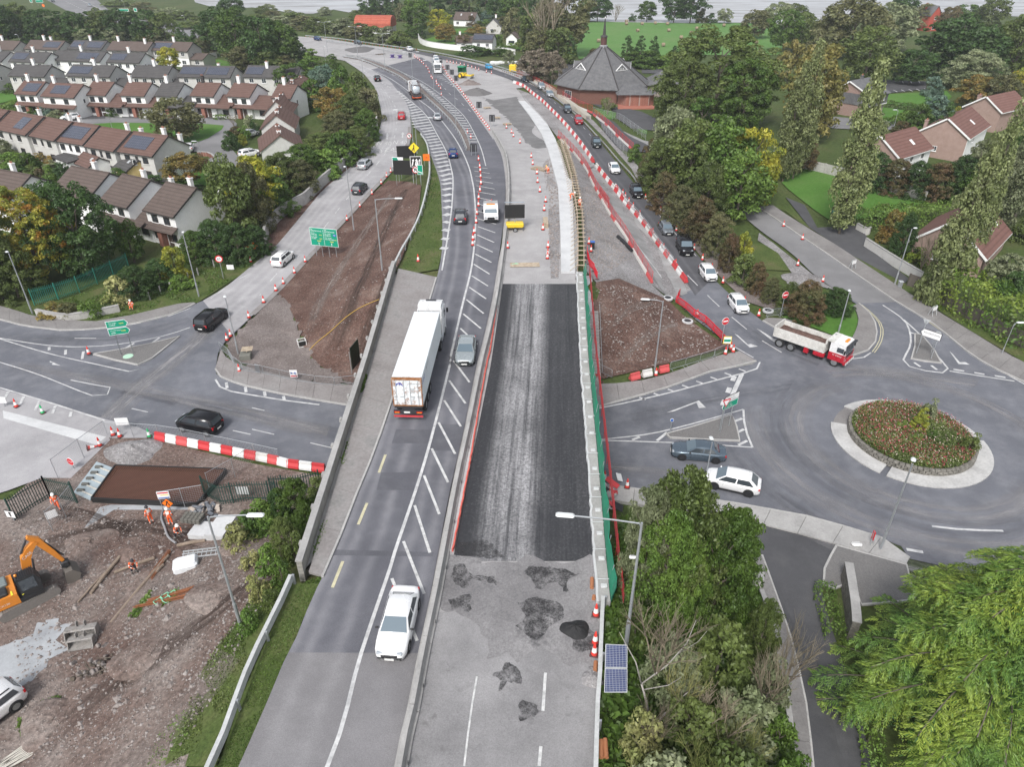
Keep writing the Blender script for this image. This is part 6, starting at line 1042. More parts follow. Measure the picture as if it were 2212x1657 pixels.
q0,q1=T(1,4,(985,752),(1128,722));A=at(*q0,8.2);B=at(*q1,8.2);u=B-A;rz=math.atan2(u.y,u.x);w=u.length;t=thing('house','slate-hung brick house with grey roof beside the car park','house',(A.x,A.y,float(zb(A.y))),rz);mb=MB();d=12;mb.box((w/2,d/2,1.3),(w,d,3.6));mb.build('wall',W_brick,t);mb=MB();mb.box((w/2,d/2-.3,3.95),(w+.3,d+.5,2.5));mb.build('slate_cladding',R_slate,t);mb=MB();slope(mb,-.3,w+.3,-1.0,5.0,d*.45,7.8);slope(mb,-.3,w+.3,d+.3,2.4,d*.45,7.8);mb.build('roof',R_slate,t)
mb=MB();mb.add([(0,0,5.1),(0,d,3.2),(0,d*.45,7.7),(w,0,5.1),(w,d,3.2),(w,d*.45,7.7)],[(0,2,1),(3,4,5)]);mb.build('wall',W_brick,t);mb=MB();mb.box((w/2,-.6,2.68),(w+.4,.12,.16));mb.build('trim',M_frame,t);mb=MB();slope(mb,-.38,-.3,d+.3,2.2,d*.45,7.6,.3);slope(mb,-.38,-.3,-1.,4.8,d*.45,7.6,.3);mb.build('bargeboard',M_frame,t)
for a in(.3,.75):window(t,w*a,4.1,.9,1.1,y=-.57);window(t,w*a-.2,1.5,.9,1.2,y=0)
chimney(t,w*.6,d*.45,7.6,1.,R_slate)
house('tall red brick gabled house among the trees at top right',*T(1,4,(1475,122),(1560,118)),d=9,eh=6.5,rh=4.,wall=plain('bright_brick',(.42,.085,.06),.85),roof=R_slate,ridge='y',wins=((.5,1),),wz=5.4,wlow=((.5,1),),chim=((.3,.6),(.5,.9)),cm=plain('bright_brick',(.42,.085,.06),.85),gw=0)
q0,q1=T(1,2,(808,212),(1085,214));A=at(*q0,6);B=at(*q1,6);A.z=B.z=3;u=B-A;w=u.length;t=thing('barn','long barn with faded red corrugated barrel roof by the shore','barn',A,math.atan2(u.y,u.x));d=13;mb=MB();mb.box((w/2,d/2,1.4),(w,d,3.2));mb.build('wall',W_pale,t);mb=MB();V=[]
for i in range(13):a=math.pi*i/12;V+=[(-.3,d/2-math.cos(a)*(d/2+.3),3.+math.sin(a)*4.6),(w+.3,d/2-math.cos(a)*(d/2+.3),3.+math.sin(a)*4.6)]
mb.add(V,[(2*i,2*i+1,2*i+3,2*i+2)for i in range(12)]+[tuple(range(0,26,2)),tuple(range(25,0,-2))]);mb.build('roof',R_red,t)
cc=VV((at(1310,198,6.2).x,211.5,3.0));ch=thing('church','octagonal brick church with steep slate roof and slender spire','church',cc);Rr=13.6;a0=R(-77);ang=[a0+R(45)*i for i in range(8)];M_lead=plain('lead',(.34,.35,.36),.5)
mb=MB();mb.prism([(12.7*math.cos(a),12.7*math.sin(a))for a in ang],-.5,4.0);mb.build('wall',W_dbrick,ch)
for i in range(8):
 a,b=ang[i],ang[(i+1)%8];mb=MB();P=[VV((Rr*math.cos(a),Rr*math.sin(a),3.7)),VV((Rr*math.cos(b),Rr*math.sin(b),3.7)),VV((.8*math.cos(b),.8*math.sin(b),12.6)),VV((.8*math.cos(a),.8*math.sin(a),12.6))]
 mb.add(P+[p-VV((0,0,.25))for p in P],[(0,1,2,3),(7,6,5,4),(0,4,5,1)]);mb.build('roof_facet',R_slate,ch);mb=MB();mb.tube([P[0]+VV((0,0,.05)),P[3]+VV((0,0,.05))],.16,5);mb.build('hip_ridge',M_fascia,ch)
 m_=(a+b)/2;rr_,zz_=7.6,3.7+(12.6-3.7)*(Rr*math.cos(R(22.5))-7.6)/(Rr*math.cos(R(22.5))-.75)
 Mx=MX.Translation((rr_*math.cos(m_),rr_*math.sin(m_),zz_))@MX.Rotation(m_+R(90),4,'Z');mb=MB();k_=9.5/11.8
 mb.add([Mx@VV(v)for v in[(-1.9,-.1,0),(1.9,-.1,0),(0,-.1,1.5),(0,1.95,1.5)]],[(0,1,2),(0,2,3),(1,3,2)]);dm=mb.build('dormer',R_slate,ch);mb=MB()
 for s in(-1,1):mb.add([Mx@VV(v)for v in[(s*2.1,-.2,-.1),(s*2.1,-.1,.15),(0,-.1,1.75),(0,-.2,1.45)]],[(0,1,2,3)if s<0 else(3,2,1,0)])
 for x_ in(-.55,0,.55):mb.box((x_,-.16,.4),(.1,.06,.8 if x_==0 else .6),M=Mx)
 mb.box((0,-.16,.06),(3.4,.06,.12),M=Mx);mb.build('dormer_frame',M_frame,dm)
 wp=12.72*math.cos(R(22.5));Mw=MX.Translation((wp*math.cos(m_),wp*math.sin(m_),1.6))@MX.Rotation(m_+R(90),4,'Z')
 window(ch,0,0,2.7,1.9,mull=2).matrix_basis=Mw
mb=MB();mb.lathe([(1.0,12.3),(1.1,12.9),(.8,13.0)],8,0);mb.build('flashing',M_lead,ch);mb=MB();mb.lathe([(.82,12.95),(.82,14.9)],8);mb.build('spire_drum',plain('dark_brick',(.10,.045,.04),.8),ch);mb=MB();mb.lathe([(1.0,14.9),(.9,15.2),(.42,15.5),(.12,19.4),(.05,19.5)],8);sp=mb.build('spire',M_fascia,ch);mb=MB();mb.lathe([(.14,19.4),(.14,19.55),(.02,19.9)],8);mb.build('finial',M_frame,sp)
mb=MB();mb.prism([(3,-12.5),(10,-9.),(12.5,-13.5),(11.,-15.),(5,-15.2)],-.5,2.9);mb.build('porch',W_brick,ch);mb=MB();V=[(2.4,-12.2,3.1),(2.4,-15.8,2.9),(11.6,-15.6,2.9),(13.4,-13.,2.9),(9.5,-8.6,4.2),(8,-11.5,4.9),(5,-10.5,5.0)];mb.add(V,[(0,1,6),(1,2,5,6),(2,3,5),(3,4,5),(4,6,5),(0,6,4)]);mb.build('porch_roof',R_slate,ch);mb=MB();mb.box((3.6,-12.6,1.1),(1.2,.2,2.4));mb.build('door',M_framed,ch)
mb=MB();mb.prism([(2.5,-19),(12,-18),(13,-13),(3,-12)],-.3,.18);mb.build('terrace',plain('red_paving',(.36,.14,.10),.8,var=.25,scale=2.),ch)
sc_=VV((at(*T(1,3,(640,440))[0],8.5).x,224,3));sv=thing('church_hall','small slate pavilion with glazed roof lantern behind the church','pavilion',sc_);mb=MB();mb.lathe([(6.2,-.5),(6.2,3.)],8);mb.build('wall',W_pale,sv);mb=MB();mb.lathe([(6.8,2.9),(2.9,5.4)],8);mb.build('roof',R_slate,sv);mb=MB();mb.lathe([(3.1,5.4),(3.1,5.7),(.05,8.)],8);mb.build('lantern',plain('lantern_glass',(.62,.62,.55),.3),sv);mb=MB()
for i in range(8):a=math.pi/4*i;mb.tube([(3.12*math.cos(a),3.12*math.sin(a),5.7),(0,0,8.05)],.09,5)
mb.build('glazing_bar',M_frame,sv)
rp_=VV((at(*T(1,3,(1150,570))[0],6).x,214,3));rw=thing('church_wing','low slate-roofed wing at the right side of the church','building',rp_);mb=MB();mb.box((0,0,1.4),(9,8,3.4));mb.build('wall',W_brick,rw);mb=MB();mb.add([(-5,-4.5,3),(5,-4.5,3),(5,4.5,3),(-5,4.5,3),(0,0,6.2)],[(0,1,4),(1,2,4),(2,3,4),(3,0,4)]);mb.build('roof',R_slate,rw)
def wall(label,pts,hgt,mat,wd=.25,name='boundary_wall',z='h',panel=0,n=2,pier=None):
 P=world(pts,z);P=cr(P,n)if n>1 else P;t=thing(name,label,'wall' if 'wall' in name else 'fence',P[0]);L=[q-P[0]for q in P]
 if panel:
  k=max(2,int(plen(L)/panel));Q=resample(L,k+1)
  for i in range(k):mb=MB();d=(Q[i+1]-Q[i]).normalized()*.02;wln(mb,[Q[i]+d,Q[i+1]-d],wd,-.4,hgt);mb.build('panel',mat,t);mb=MB();mb.box((Q[i].x,Q[i].y,Q[i].z+hgt/2),(wd+.12,wd+.12,hgt+.12));mb.build('pier',pier or mat,t)
 else:mb=MB();wln(mb,L,wd,-.5,hgt);mb.build('wall',mat,t);mb=MB();wln(mb,L,wd+.1,hgt,hgt+.08);mb.build('coping',M_conc,t)
 return t
W_stained=ground('stained_render',[(.30,.29,.275),(.40,.39,.37),(.48,.47,.45)],.35,fine=.25,finescale=5.,bumpd=.02)
wall('stained rendered wall between the bank and the left slip road',T(1,2,(985,985),(975,1030),(930,1110),(830,1230),(700,1350),(560,1470),(420,1610))+T(2,2,(250,270),(130,400),(105,500)),2.0,W_stained,.3)
wall('curved white garden wall beside the highway',T(1,2,(1310,300),(1325,335),(1380,360),(1500,380),(1700,400),(1900,400),(2070,430)),1.9,W_white,.3);wall('low rendered wall of the driveway under the dark bush',T(2,4,(950,505),(1080,590),(1230,685),(1390,780)),1.3,W_pale,.25);wall('short wall beside the driveway gate',T(2,4,(885,370),(960,410),(990,400)),1.0,W_pale,.25)
wall('concrete panel wall along the far side of the walled lawn',T(1,4,(370,1310),(560,1345),(850,1420),(1010,1470),(1200,1520),(1430,1590)),1.8,W_stained,.15,panel=3.0,n=1);wall('dark timber fence under the golden hedge',T(2,4,(1290,815),(1400,850),(1560,960),(1800,1090),(2050,1220),(2300,1350)),1.7,plain('weathered_timber',(.12,.105,.09),.85,var=.3),.1,'timber_fence',panel=1.9,n=1)
wall('low stone-faced wall curving round the grass corner',T(2,1,(300,1055),(420,1080),(560,1092),(740,1062),(950,1020)),.9,W_stained,.35);wall('curved brick planter wall in the estate turning area',T(1,1,(1560,1225),(1640,1225),(1695,1260),(1680,1300),(1600,1310)),.7,W_brick,.3);wall('grey garden wall behind the gable cottages',T(1,2,(120,1255),(400,1240)),1.6,W_pale,.25);wall('grey fence wall beside the estate lawn at top',T(1,1,(1480,515),(1600,480),(1710,450)),1.8,W_pale,.2);wall('stone garden wall beside the lower side street',[(1642,1285),(1667,1358),(1684,1450),(1702,1560),(1712,1700)],.5,M_kerb,.22);wall('dark stone gate wall under the cedar',[(1822,1250),(1834,1330),(1838,1380)],1.6,M_ston,.5);wall('short wall end at the corner of the thicket',[(1624,1262),(1644,1272)],1.2,W_stained,.8,n=1)
wall('curved wall with railing by the church lane',T(1,3,(150,470),(90,510),(110,560),(200,610)),.9,M_conc,.3)
# ------ vehicles
def paint(name,col,rough=.28,metal=.15):return plain('paint_'+name,col,rough,metal,.012,1.,.5)
M_tyre=plain('tyre',(.022,.022,.023),.85);M_rim=plain('rim',(.40,.41,.42),.35,.7);M_rimd=plain('rim_dark',(.06,.06,.065),.35,.6);M_lampw=plain('headlamp',(.34,.37,.40),.12);M_lampr=plain('tail_lamp',(.45,.01,.015),.25);M_plate=plain('number_plate',(.75,.75,.72),.5);M_trim=plain('black_trim',(.018,.018,.02),.5);M_amber=plain('amber_lamp',(.75,.25,.02),.3)
k=N('car_glass');k.out((.05,.06,.07),.04,spec=.9);M_cglass=k.m;k=N('windscreen_glass');k.out((.11,.15,.18),.06,spec=.8);M_wglass=k.m
def wheelmeshes(r,w,rim,n=16):
 mb=MB();Mx=MX.Rotation(R(90),4,'X');mb.lathe([(r*.66,-w/2),(r*.93,-w/2),(r,-w*.32),(r,w*.32),(r*.93,w/2),(r*.66,w/2)],n,M=Mx,caps=False);a=mb.mesh('tyre',M_tyre);mb=MB();mb.lathe([(r*.66,-w*.42),(r*.66,w*.42)],n,M=Mx)
 for s in(-1,1):
  for i in range(5):t=2*math.pi*i/5;mb.box((math.cos(t)*r*.36,s*w*.44,math.sin(t)*r*.36),(r*.15,.02,r*.5),M=None,taper=1)
  mb.lathe([(r*.16,-.02),(r*.16,.02)],8,c=(0,0,0),M=MX.Translation((0,s*w*.45,0))@Mx)
 return a,mb.mesh('rim',rim)
KIND=dict(saloon=(4.85,1.86,1.45,.95,(.12,.25,.56,.73),.90,.97,.33),hatch=(4.05,1.74,1.48,.95,(.015,.10,.60,.78),.92,.96,.31),suv=(4.45,1.84,1.64,1.08,(.015,.09,.61,.78),1.05,1.08,.36),mpv=(4.4,1.85,1.80,1.12,(.005,.05,.68,.85),1.06,1.12,.33),big_suv=(4.97,2.0,1.86,1.18,(.01,.06,.64,.79),1.16,1.18,.39),pickup=(5.2,1.9,1.84,1.12,(.01,.04,.60,.74),1.10,1.12,.40),crossover=(4.64,1.89,1.6,1.02,(.05,.20,.62,.80),.98,1.02,.37))
CARM={}
def car_meshes(kind,rim):
 key=(kind,rim.name)
 if key in CARM:return CARM[key]
 L,Wd,H,belt,gx,hood,boot,wr=KIND[kind];hw=Wd/2;mb=MB();st=[]
 def top(s):
  if s<gx[0]:return boot-.04*(1-s/max(gx[0],.01))*(1 if kind=='saloon' else .2)
  if s>gx[3]:t=(s-gx[3])/(1-gx[3]);return hood+(belt-hood)*(1-t)*.5-.20*t**2.2
  return belt
 ss=[0,.012,.04,.10,.18,.3,.45,.6,.74,.82,.90,.955,.985,1];ring=[]
 for s in ss:
  e=min(1,(min(s,1-s))/.16);wf=.70+.30*math.sin(e*math.pi/2)**.8 if s>.5 else .80+.20*math.sin(e*math.pi/2)**.8;zt=top(s);zb0=.20+(.14*(1-min(1,s/.03))if s<.03 else 0)+(.10*(1-min(1,(1-s)/.03))if s>.97 else 0);en=1 if 0<s<1 else .86
  zt=zt if 0<s<1 else zt-.14
  half=[(0,zb0),(.80,zb0),(.965,zb0+.08),(1.0,zb0+.26),(.995,zt-.24),(.965,zt-.09),(.89,zt-.015),(.62,zt+.015),(0,zt+.03)]
  pts=[(a*hw*wf,b)for a,b in half];ring.append([(s*L-L/2,a,b)for a,b in pts]+[(s*L-L/2,-a,b)for a,b in pts[-2:0:-1]])
 n=len(ring[0]);V=sum(ring,[]);fs=[tuple(range(n-1,-1,-1)),tuple(range((len(ss)-1)*n,len(ss)*n))]
 for i in range(len(ss)-1):
  for q in range(n):fs.append((i*n+q,i*n+(q+1)%n,(i+1)*n+(q+1)%n,(i+1)*n+q))
 mb.add(V,[f[::-1]for f in fs]);x=lambda s:s*L-L/2
 bw=hw*.91;tw_=hw*{'saloon':.71,'hatch':.74,'crossover':.74,'suv':.78,'mpv':.84,'big_suv':.83,'pickup':.80}[kind];zb_=belt-.02;B=[(x(gx[0]),zb_),(x(gx[1]),H-.05),(x((gx[1]+gx[2])/2),H),(x(gx[2]),H-.06),(x(gx[3]),zb_)];C2=[]
 for i,(xx,z)in enumerate(B):w_=bw if i in(0,4)else tw_;C2+=[(xx,-w_,z),(xx,-w_*.6,z+(.04 if i in(1,2,3)else .01)),(xx,w_*.6,z+(.04 if i in(1,2,3)else .01)),(xx,w_,z)]
 f2=[(i*4+q,i*4+q+1,i*4+q+5,i*4+q+4)for i in range(4)for q in range(3)]+[(0,4,8),(0,8,16),(8,12,16),(3,11,7),(3,19,11),(11,19,15)];mb.add(C2,[f[::-1]for f in f2]);body=mb.mesh('body',MATS['paint_white'],True)
 def pane(pts,off):
  mbx=MB();a=VV(pts[1])-VV(pts[0]);b=VV(pts[-1])-VV(pts[0]);nn=a.cross(b).normalized()*off;P=[VV(p)for p in pts];m=len(P);mbx.add([p+nn for p in P]+[p-nn*1.5 for p in P],[tuple(range(m)),tuple(range(2*m-1,m-1,-1))]+[(i,m+i,m+(i+1)%m,(i+1)%m)for i in range(m)]);return mbx
 def L3(a,b,t):return tuple(a[i]+(b[i]-a[i])*t for i in range(3))
 def quadin(p,q,r,s_,i=.06,j=.08):return[L3(L3(p,q,i),L3(s_,r,i),j),L3(L3(p,q,1-i),L3(s_,r,1-i),j),L3(L3(p,q,1-i),L3(s_,r,1-i),1-j),L3(L3(p,q,i),L3(s_,r,i),1-j)]
 up_=.035
 ws=pane(quadin((x(gx[3]),-bw,zb_+up_),(x(gx[3]),bw,zb_+up_),(x(gx[2]),tw_,H-.06+up_),(x(gx[2]),-tw_,H-.06+up_),.05,.05),.022).mesh('windscreen',M_wglass);rw_=pane(quadin((x(gx[0]),bw,zb_+up_),(x(gx[0]),-bw,zb_+up_),(x(gx[1]),-tw_,H-.05+up_),(x(gx[1]),tw_,H-.05+up_),.12,.12),.022).mesh('rear_window',M_cglass)
 sides=[]
 for s in(-1,1):
  p0,p1,p2,p3=(x(gx[0]+(.04 if kind!='pickup' else .05)),s*bw,zb_),(x(gx[3]-.015),s*bw,zb_),(x(gx[2]-.01),s*tw_,H-.06),(x(gx[1]+.02),s*tw_,H-.05);mid=.5
  for(a,b)in(((.03,.48),0),((.52,.97),0)):
   q=[L3(p0,p1,a[0]),L3(p0,p1,a[1]),L3(p3,p2,a[1]),L3(p3,p2,a[0])];q=[L3(q[0],q[3],.10),L3(q[1],q[2],.10),L3(q[1],q[2],.86),L3(q[0],q[3],.86)]
   sides.append(pane(q if s<0 else q[::-1],.02).mesh('side_window',M_cglass))
 parts=[]
 for s in(-1,1):
  m_=MB();m_.rbox((x(.962),s*hw*.58,top(.962)-.055),(.24,.36,.14),.04);parts.append(('headlight',m_.mesh('headlight',M_lampw)))
  m_=MB();m_.rbox((x(.02),s*hw*.72,belt-.18),(.14,.34,.2 if kind in('saloon','crossover')else .34),.03);parts.append(('tail_light',m_.mesh('tail_light',M_lampr)))
  m_=MB();m_.rbox((x(gx[3]-.06),s*(hw+.07),belt+.06),(.12,.2,.13),.03);parts.append(('mirror',m_.mesh('mirror',M_trim)))
  for f in(.19,.80):m_=MB();m_.lathe([(wr+.07,-.015),(wr+.05,.015)],18,M=MX.Translation((x(f),s*(hw-.006),wr))@MX.Rotation(R(90),4,'X'));parts.append(('wheel_arch',m_.mesh('wheel_arch',M_trim)))
 m_=MB();m_.rbox((x(.99),0,hood-.30),(.12,hw*1.0,.18),.03);parts.append(('grille',m_.mesh('grille',M_trim)));m_=MB();m_.box((x(1)+.02,0,.40),(.03,.52,.12));parts.append(('number_plate',m_.mesh('number_plate',M_plate)));m_=MB();m_.box((x(0)-.015,0,.62 if kind!='saloon' else .52),(.03,.52,.12));parts.append(('number_plate',m_.mesh('number_plate',M_plate)))
 m_=MB();m_.box((0,0,.24),(L*.5,Wd*.99,.12));parts.append(('sill',m_.mesh('sill',M_trim)))
 if kind in('suv','mpv','big_suv','pickup'):
  for s in(-1,1):m_=MB();m_.box((x((gx[1]+gx[2])/2),s*tw_*.9,H+.05),(L*(gx[2]-gx[1])*.8,.05,.05));parts.append(('roof_rail',m_.mesh('roof_rail',M_trim)))
 wm=wheelmeshes(wr,.22,rim);CARM[key]=(body,ws,rw_,sides,parts,wm,[(x(f),s*(hw-.08),wr)for f in(.19,.80)for s in(-1,1)]);return CARM[key]
paint('white',(.80,.80,.80))
def car(label,kind,col,rear,front,surf='h',name='car',rim=None,z=None,cat='car',parent_detail=True,group=None,scale=1.):
 fn=mp if surf=='m' else g if surf=='h' else(lambda a,b:at(a,b,surf));A=fn(*rear);B=fn(*front);off=.11 if surf=='m' else .13
 c_=(A+B)/2;d=B-A;t=thing(name,label,cat,(c_.x,c_.y,c_.z+off if z is None else z),math.atan2(d.y,d.x),group);body,ws,rw_,sides,parts,wm,wp=car_meshes(kind,rim or M_rim)
 if d.length:t.rotation_euler=(0,-math.asin(max(-.08,min(.08,d.z/d.length))),math.atan2(d.y,d.x))
 o=obj('body',body,t);setmat(o,paint(*col));obj('windscreen',ws,t);obj('rear_window',rw_,t)
 for s in sides:obj('side_window',s,t)
 for nm,m in parts:
  q=obj(nm,m,t)
  if nm=='sill' and kind in('saloon','hatch'):setmat(q,paint(*col))
  if nm=='mirror' and col[0]in('white','silver'):setmat(q,paint(*col))if kind!='saloon' else None
 for p in wp:q=obj('wheel',wm[1],t,p);obj('tyre',wm[0],q)
 return t
WHT=('white',(.80,.80,.80));SIL=('silver',(.42,.46,.47),.25,.5);SILL=('light_silver',(.52,.54,.56),.25,.5);BLK=('black',(.012,.012,.014),.2,.2);DGR=('dark_grey',(.06,.065,.075),.25,.4);BLU=('blue',(.02,.05,.16),.25,.4);RED=('red',(.42,.02,.03),.3,.2);BGR=('blue_grey',(.12,.155,.19),.25,.5);SKY=('sky_blue',(.03,.36,.68),.3,.2);NVY=('navy',(.03,.045,.07),.25,.4);GRN=('green_black',(.04,.05,.052),.25,.4)
car('white saloon with black windows nearest the camera on the deck','saloon',WHT,(880,1288),(842,1440),'m');car('silver saloon beside the container lorry on the hatched lane','saloon',SIL,(1010,742),(1003,798),'m');car('dark grey hatchback driving away beside the tipper van','suv',DGR,(994,494),(996,462),'m');car('blue car driving away along the hatched gore','suv',BLU,(981,351),(976,328),'m');car('light silver saloon behind the tank lorry','saloon',SILL,(948,268),(941,248),'m')
car('red car driving away on the left slip road','suv',RED,(867,267),(869,247));car('black car furthest up the left slip road','suv',BLK,(820,182),(811,168));car('silver car on the slip road by the rendered wall','crossover',SILL,(777,373),(800,351));car('dark grey coupe-like car beside the soil bank cones','suv',DGR,(767,427),(789,404));car('white estate car passing the big green direction sign','suv',WHT,(594,585),(632,552));car('black pickup with covered bed turning onto the slip road','pickup',BLK,(433,725),(487,679),cat='pickup',name='pickup_truck',rim=M_rimd);car('black people carrier with silver roof rails by the works barrier','mpv',BLK,(476,937),(394,921),rim=M_rim)
car('dark car topmost in the right-hand queue','saloon',NVY,(1128,170),(1140,182));car('silver car second from top in the right-hand queue','suv',SILL,(1163,184),(1176,200));car('pale grey saloon third from top in the queue','saloon',SILL,(1181,200),(1195,216));car('dark grey car in front of the church in the queue','suv',DGR,(1220,232),(1231,253));car('red car in the right-hand queue','suv',RED,(1244,256),(1255,278));car('dark green-black car below the red one in the queue','suv',GRN,(1281,302),(1294,331));car('white saloon in the right-hand queue','saloon',WHT,(1318,355),(1335,387));car('black hatchback by the end of the timber-post guardrail','suv',BLK,(1364,404),(1384,442));car('grey hatchback above the black four-by-four in the queue','hatch',('grey',(.20,.22,.24),.25,.4),(1428,486),(1448,519));car('large black four-by-four in the queue','big_suv',BLK,(1465,517),(1491,571));car('upper of two white hatchbacks at the queue front','hatch',WHT,(1514,580),(1543,621));car('white hatchback at the very front of the queue','hatch',WHT,(1577,646),(1611,691))
car('blue-grey saloon leaving the roundabout towards the underpass','saloon',BGR,(1563,993),(1450,982),rim=M_rimd);car('white electric crossover below the blue-grey saloon','crossover',WHT,(1635,1066),(1524,1041),rim=M_rimd);car('white car cut off by the left picture edge','suv',WHT,(16,1528),(-72,1596));car('sky blue car on the highway beside the green roller','hatch',SKY,(1047,145),(1066,153));car('white car on the highway below the barn','hatch',WHT,(876,106),(896,113));car('dark car on the highway right of the far lamp posts','suv',DGR,(763,94),(784,98));car('dark car furthest left on the far highway','suv',BLU,(676,85),(697,89))
car('black car parked on the drive of a detached estate house','hatch',BLK,(192,240),(185,251));car('white car on the estate road left of the green','suv',WHT,(170,258),(136,262));car('white car parked outside the estate houses','saloon',WHT,(268,250),(292,244));car('dark car parked beside the white one in the estate','hatch',DGR,(292,250),(308,243));car('white car parked at the end of the terrace','hatch',WHT,(408,332),(412,318));car('white car parked beside the gable cottages','suv',WHT,(528,342),(554,336));car('pale car parked among shrubs by the cottages','hatch',SILL,(534,296),(550,292));car('white car parked before the white garage','suv',WHT,(1100,96),(1112,94));car('dark car parked in shade under the left trees','hatch',BLK,(76,606),(58,598));car('black car parked behind the autumn tree','hatch',DGR,(168,584),(158,572));car('dark car on the distant road at top left','suv',DGR,(108,2),(122,6));car('silver car on the distant road near the lamp posts','suv',SILL,(188,12),(200,14));car('black car on the distant road beside a silver one','saloon',BLK,(199,21),(210,24))
def wheels(t,xs_,half,r,w=.30,rim=None,dual=False):
 a,b=wheelmeshes(r,w,rim or M_rim)
 for x_ in xs_:
  for s in(-1,1):q=obj('wheel',b,t,(x_,s*half,r));obj('tyre',a,q)
def cab(t,x0,l,w,z0,hgt,mat,low=None,defl=False):
 mb=MB();prof=[(x0,z0),(x0+l,z0),(x0+l+.02,z0+hgt*.45),(x0+l-.16,z0+hgt*.93),(x0+l-.45,z0+hgt),(x0,z0+hgt)];mb.prism([(a,b)for a,b in prof],-w/2,w/2,M=MX(((1,0,0,0),(0,0,-1,0),(0,1,0,0),(0,0,0,1))));mb.build('cab',mat,t)
 mb=MB();mb.add([(x0+l+.035,-w*.45,z0+hgt*.48),(x0+l+.035,w*.45,z0+hgt*.48),(x0+l-.13,w*.43,z0+hgt*.88),(x0+l-.13,-w*.43,z0+hgt*.88)],[(0,1,2,3)]);mb.build('windscreen',M_cglass,t)
 for s in(-1,1):
  mb=MB();mb.box((x0+l*.66,s*(w/2+.005),z0+hgt*.66),(l*.42,.03,hgt*.26));mb.build('side_window',M_cglass,t);mb=MB();mb.rbox((x0+l-.05,s*(w/2+.2),z0+hgt*.66),(.16,.2,.5),.04);mb.build('mirror',M_trim,t);mb=MB();mb.rbox((x0+l+.01,s*w*.36,z0+.25),(.1,.4,.2),.03);mb.build('headlight',M_lampw,t)
  if low:mb=MB();mb.box((x0+l*.5,s*(w/2+.004),z0+hgt*.22),(l,.02,hgt*.44));mb.build('lower_panel',low,t)
 if low:mb=MB();mb.box((x0+l+.03,0,z0+hgt*.22),(.04,w,hgt*.44));mb.build('lower_panel',low,t)
 mb=MB();mb.rbox((x0+l+.06,0,z0-.05),(.24,w,.34),.05);mb.build('bumper',low or mat,t);mb=MB();mb.box((x0+l+.04,0,z0+hgt*.36),(.06,w*.7,hgt*.16));mb.build('grille',M_trim,t)
def heading(rear,front,surf):fn=mp if surf=='m' else g;A,B=fn(*rear),fn(*front);d=B-A;return(A+B)/2,math.atan2(d.y,d.x),d.length,A,B
k=N('container_white');co=k.co();wv=k.n('TexWave',bands_direction='X');wv.inputs['Scale'].default_value=1.1;k.l(co,wv.inputs[0]);rz_=k.noise(2.2,6,co,.7);sxz=k.n('SeparateXYZ');k.l(co,sxz.inputs[0]);edge=k.fr(sxz.outputs[0],-6.08,-5.6,1,0);rust=k.math('MULTIPLY',k.fr(rz_,.5,.62),k.math('ADD',k.math('MULTIPLY',edge,.8),.05));k.out(k.mix(rust,k.mix(k.noise(.8,4,co),(.66,.70,.72),(.76,.78,.79)),(.26,.10,.03)),.55,wv.outputs['Fac'],.05,.6);M_cont=k.m
M_rust=ground('rust',[(.16,.065,.03),(.30,.13,.05),(.45,.32,.22)],2.,fine=.3);M_logo=plain('blue_print',(.03,.05,.35),.6)
c_,rz,ln,A,B=heading((884,914),(946,690),'m');u=(B-A).normalized();t=thing('container_lorry','articulated lorry with rust-streaked white shipping container on the deck','lorry',(A.x,A.y,6.11),rz)
mb=MB();mb.box((6.5,0,1.12),(12.6,1.0,.3));mb.box((6.5,0,1.3),(12.6,2.3,.1));mb.build('trailer_chassis',M_dark,t);ct=obj('container',MB().mesh('container',M_cont),t,(6.45,0,2.67));mb=MB();mb.rbox((0,0,0),(12.19,2.44,2.6),.02);ct.data=mb.mesh('container',M_cont)
for i in range(40):
 for s in(-1,1):mb=MB();mb.box((-5.8+i*.297,s*1.225,0),(.15,.03,2.25));mb.build('corrugation',M_cont,ct)
 if i%3==0:mb=MB();mb.box((-5.8+i*.297,0,1.305),(.5,2.2,.02));mb.build('roof_corrugation',M_cont,ct)
for s in(-1,1):
 mb=MB();mb.box((-6.11,s*.6,0),(.05,1.12,2.3));dr=mb.build('container_door',M_cont,ct)
 for y_ in(.25,.9):mb=MB();mb.tube([(-6.17,s*y_,-1.15),(-6.17,s*y_,1.15)],.025,6);mb.build('locking_bar',M_s2,dr)
 mb=MB();mb.box((-6.12,s*1.19,0),(.08,.08,2.56));mb.build('corner_post',M_rust,ct)
 for y_ in(.45,1.0):mb=MB();mb.box((-6.18,s*y_,-.35),(.05,.3,.05));mb.build('handle',M_s2,dr)
mb=MB();mb.box((-6.1,0,1.26),(.1,2.44,.1));mb.box((-5.98,0,1.312),(.2,2.44,.02));mb.build('door_header',M_rust,ct);mb=MB();mb.box((-6.1,0,-1.26),(.09,2.3,.08));mb.build('door_sill',M_rust,ct)
def lettering(par,body,size,mat,Mx):o=obj('lettering',textmesh(body,size,mat),par);o.matrix_basis=Mx;return o
Mback=MX.Translation((-6.145,0,0))@MX(((0,0,-1,0),(-1,0,0,0),(0,1,0,0),(0,0,0,1)))
lettering(ct,'CRXU 8117417',.15,M_trim,Mback@MX.Translation((.6,.85,0)));lettering(ct,'MAX.GR\nTARE\nNET\nCU.CAP',.12,M_trim,Mback@MX.Translation((.45,.2,0)));lettering(ct,'4510\n45G1',.11,M_trim,Mback@MX.Translation((.5,-.6,0)))
mb=MB()
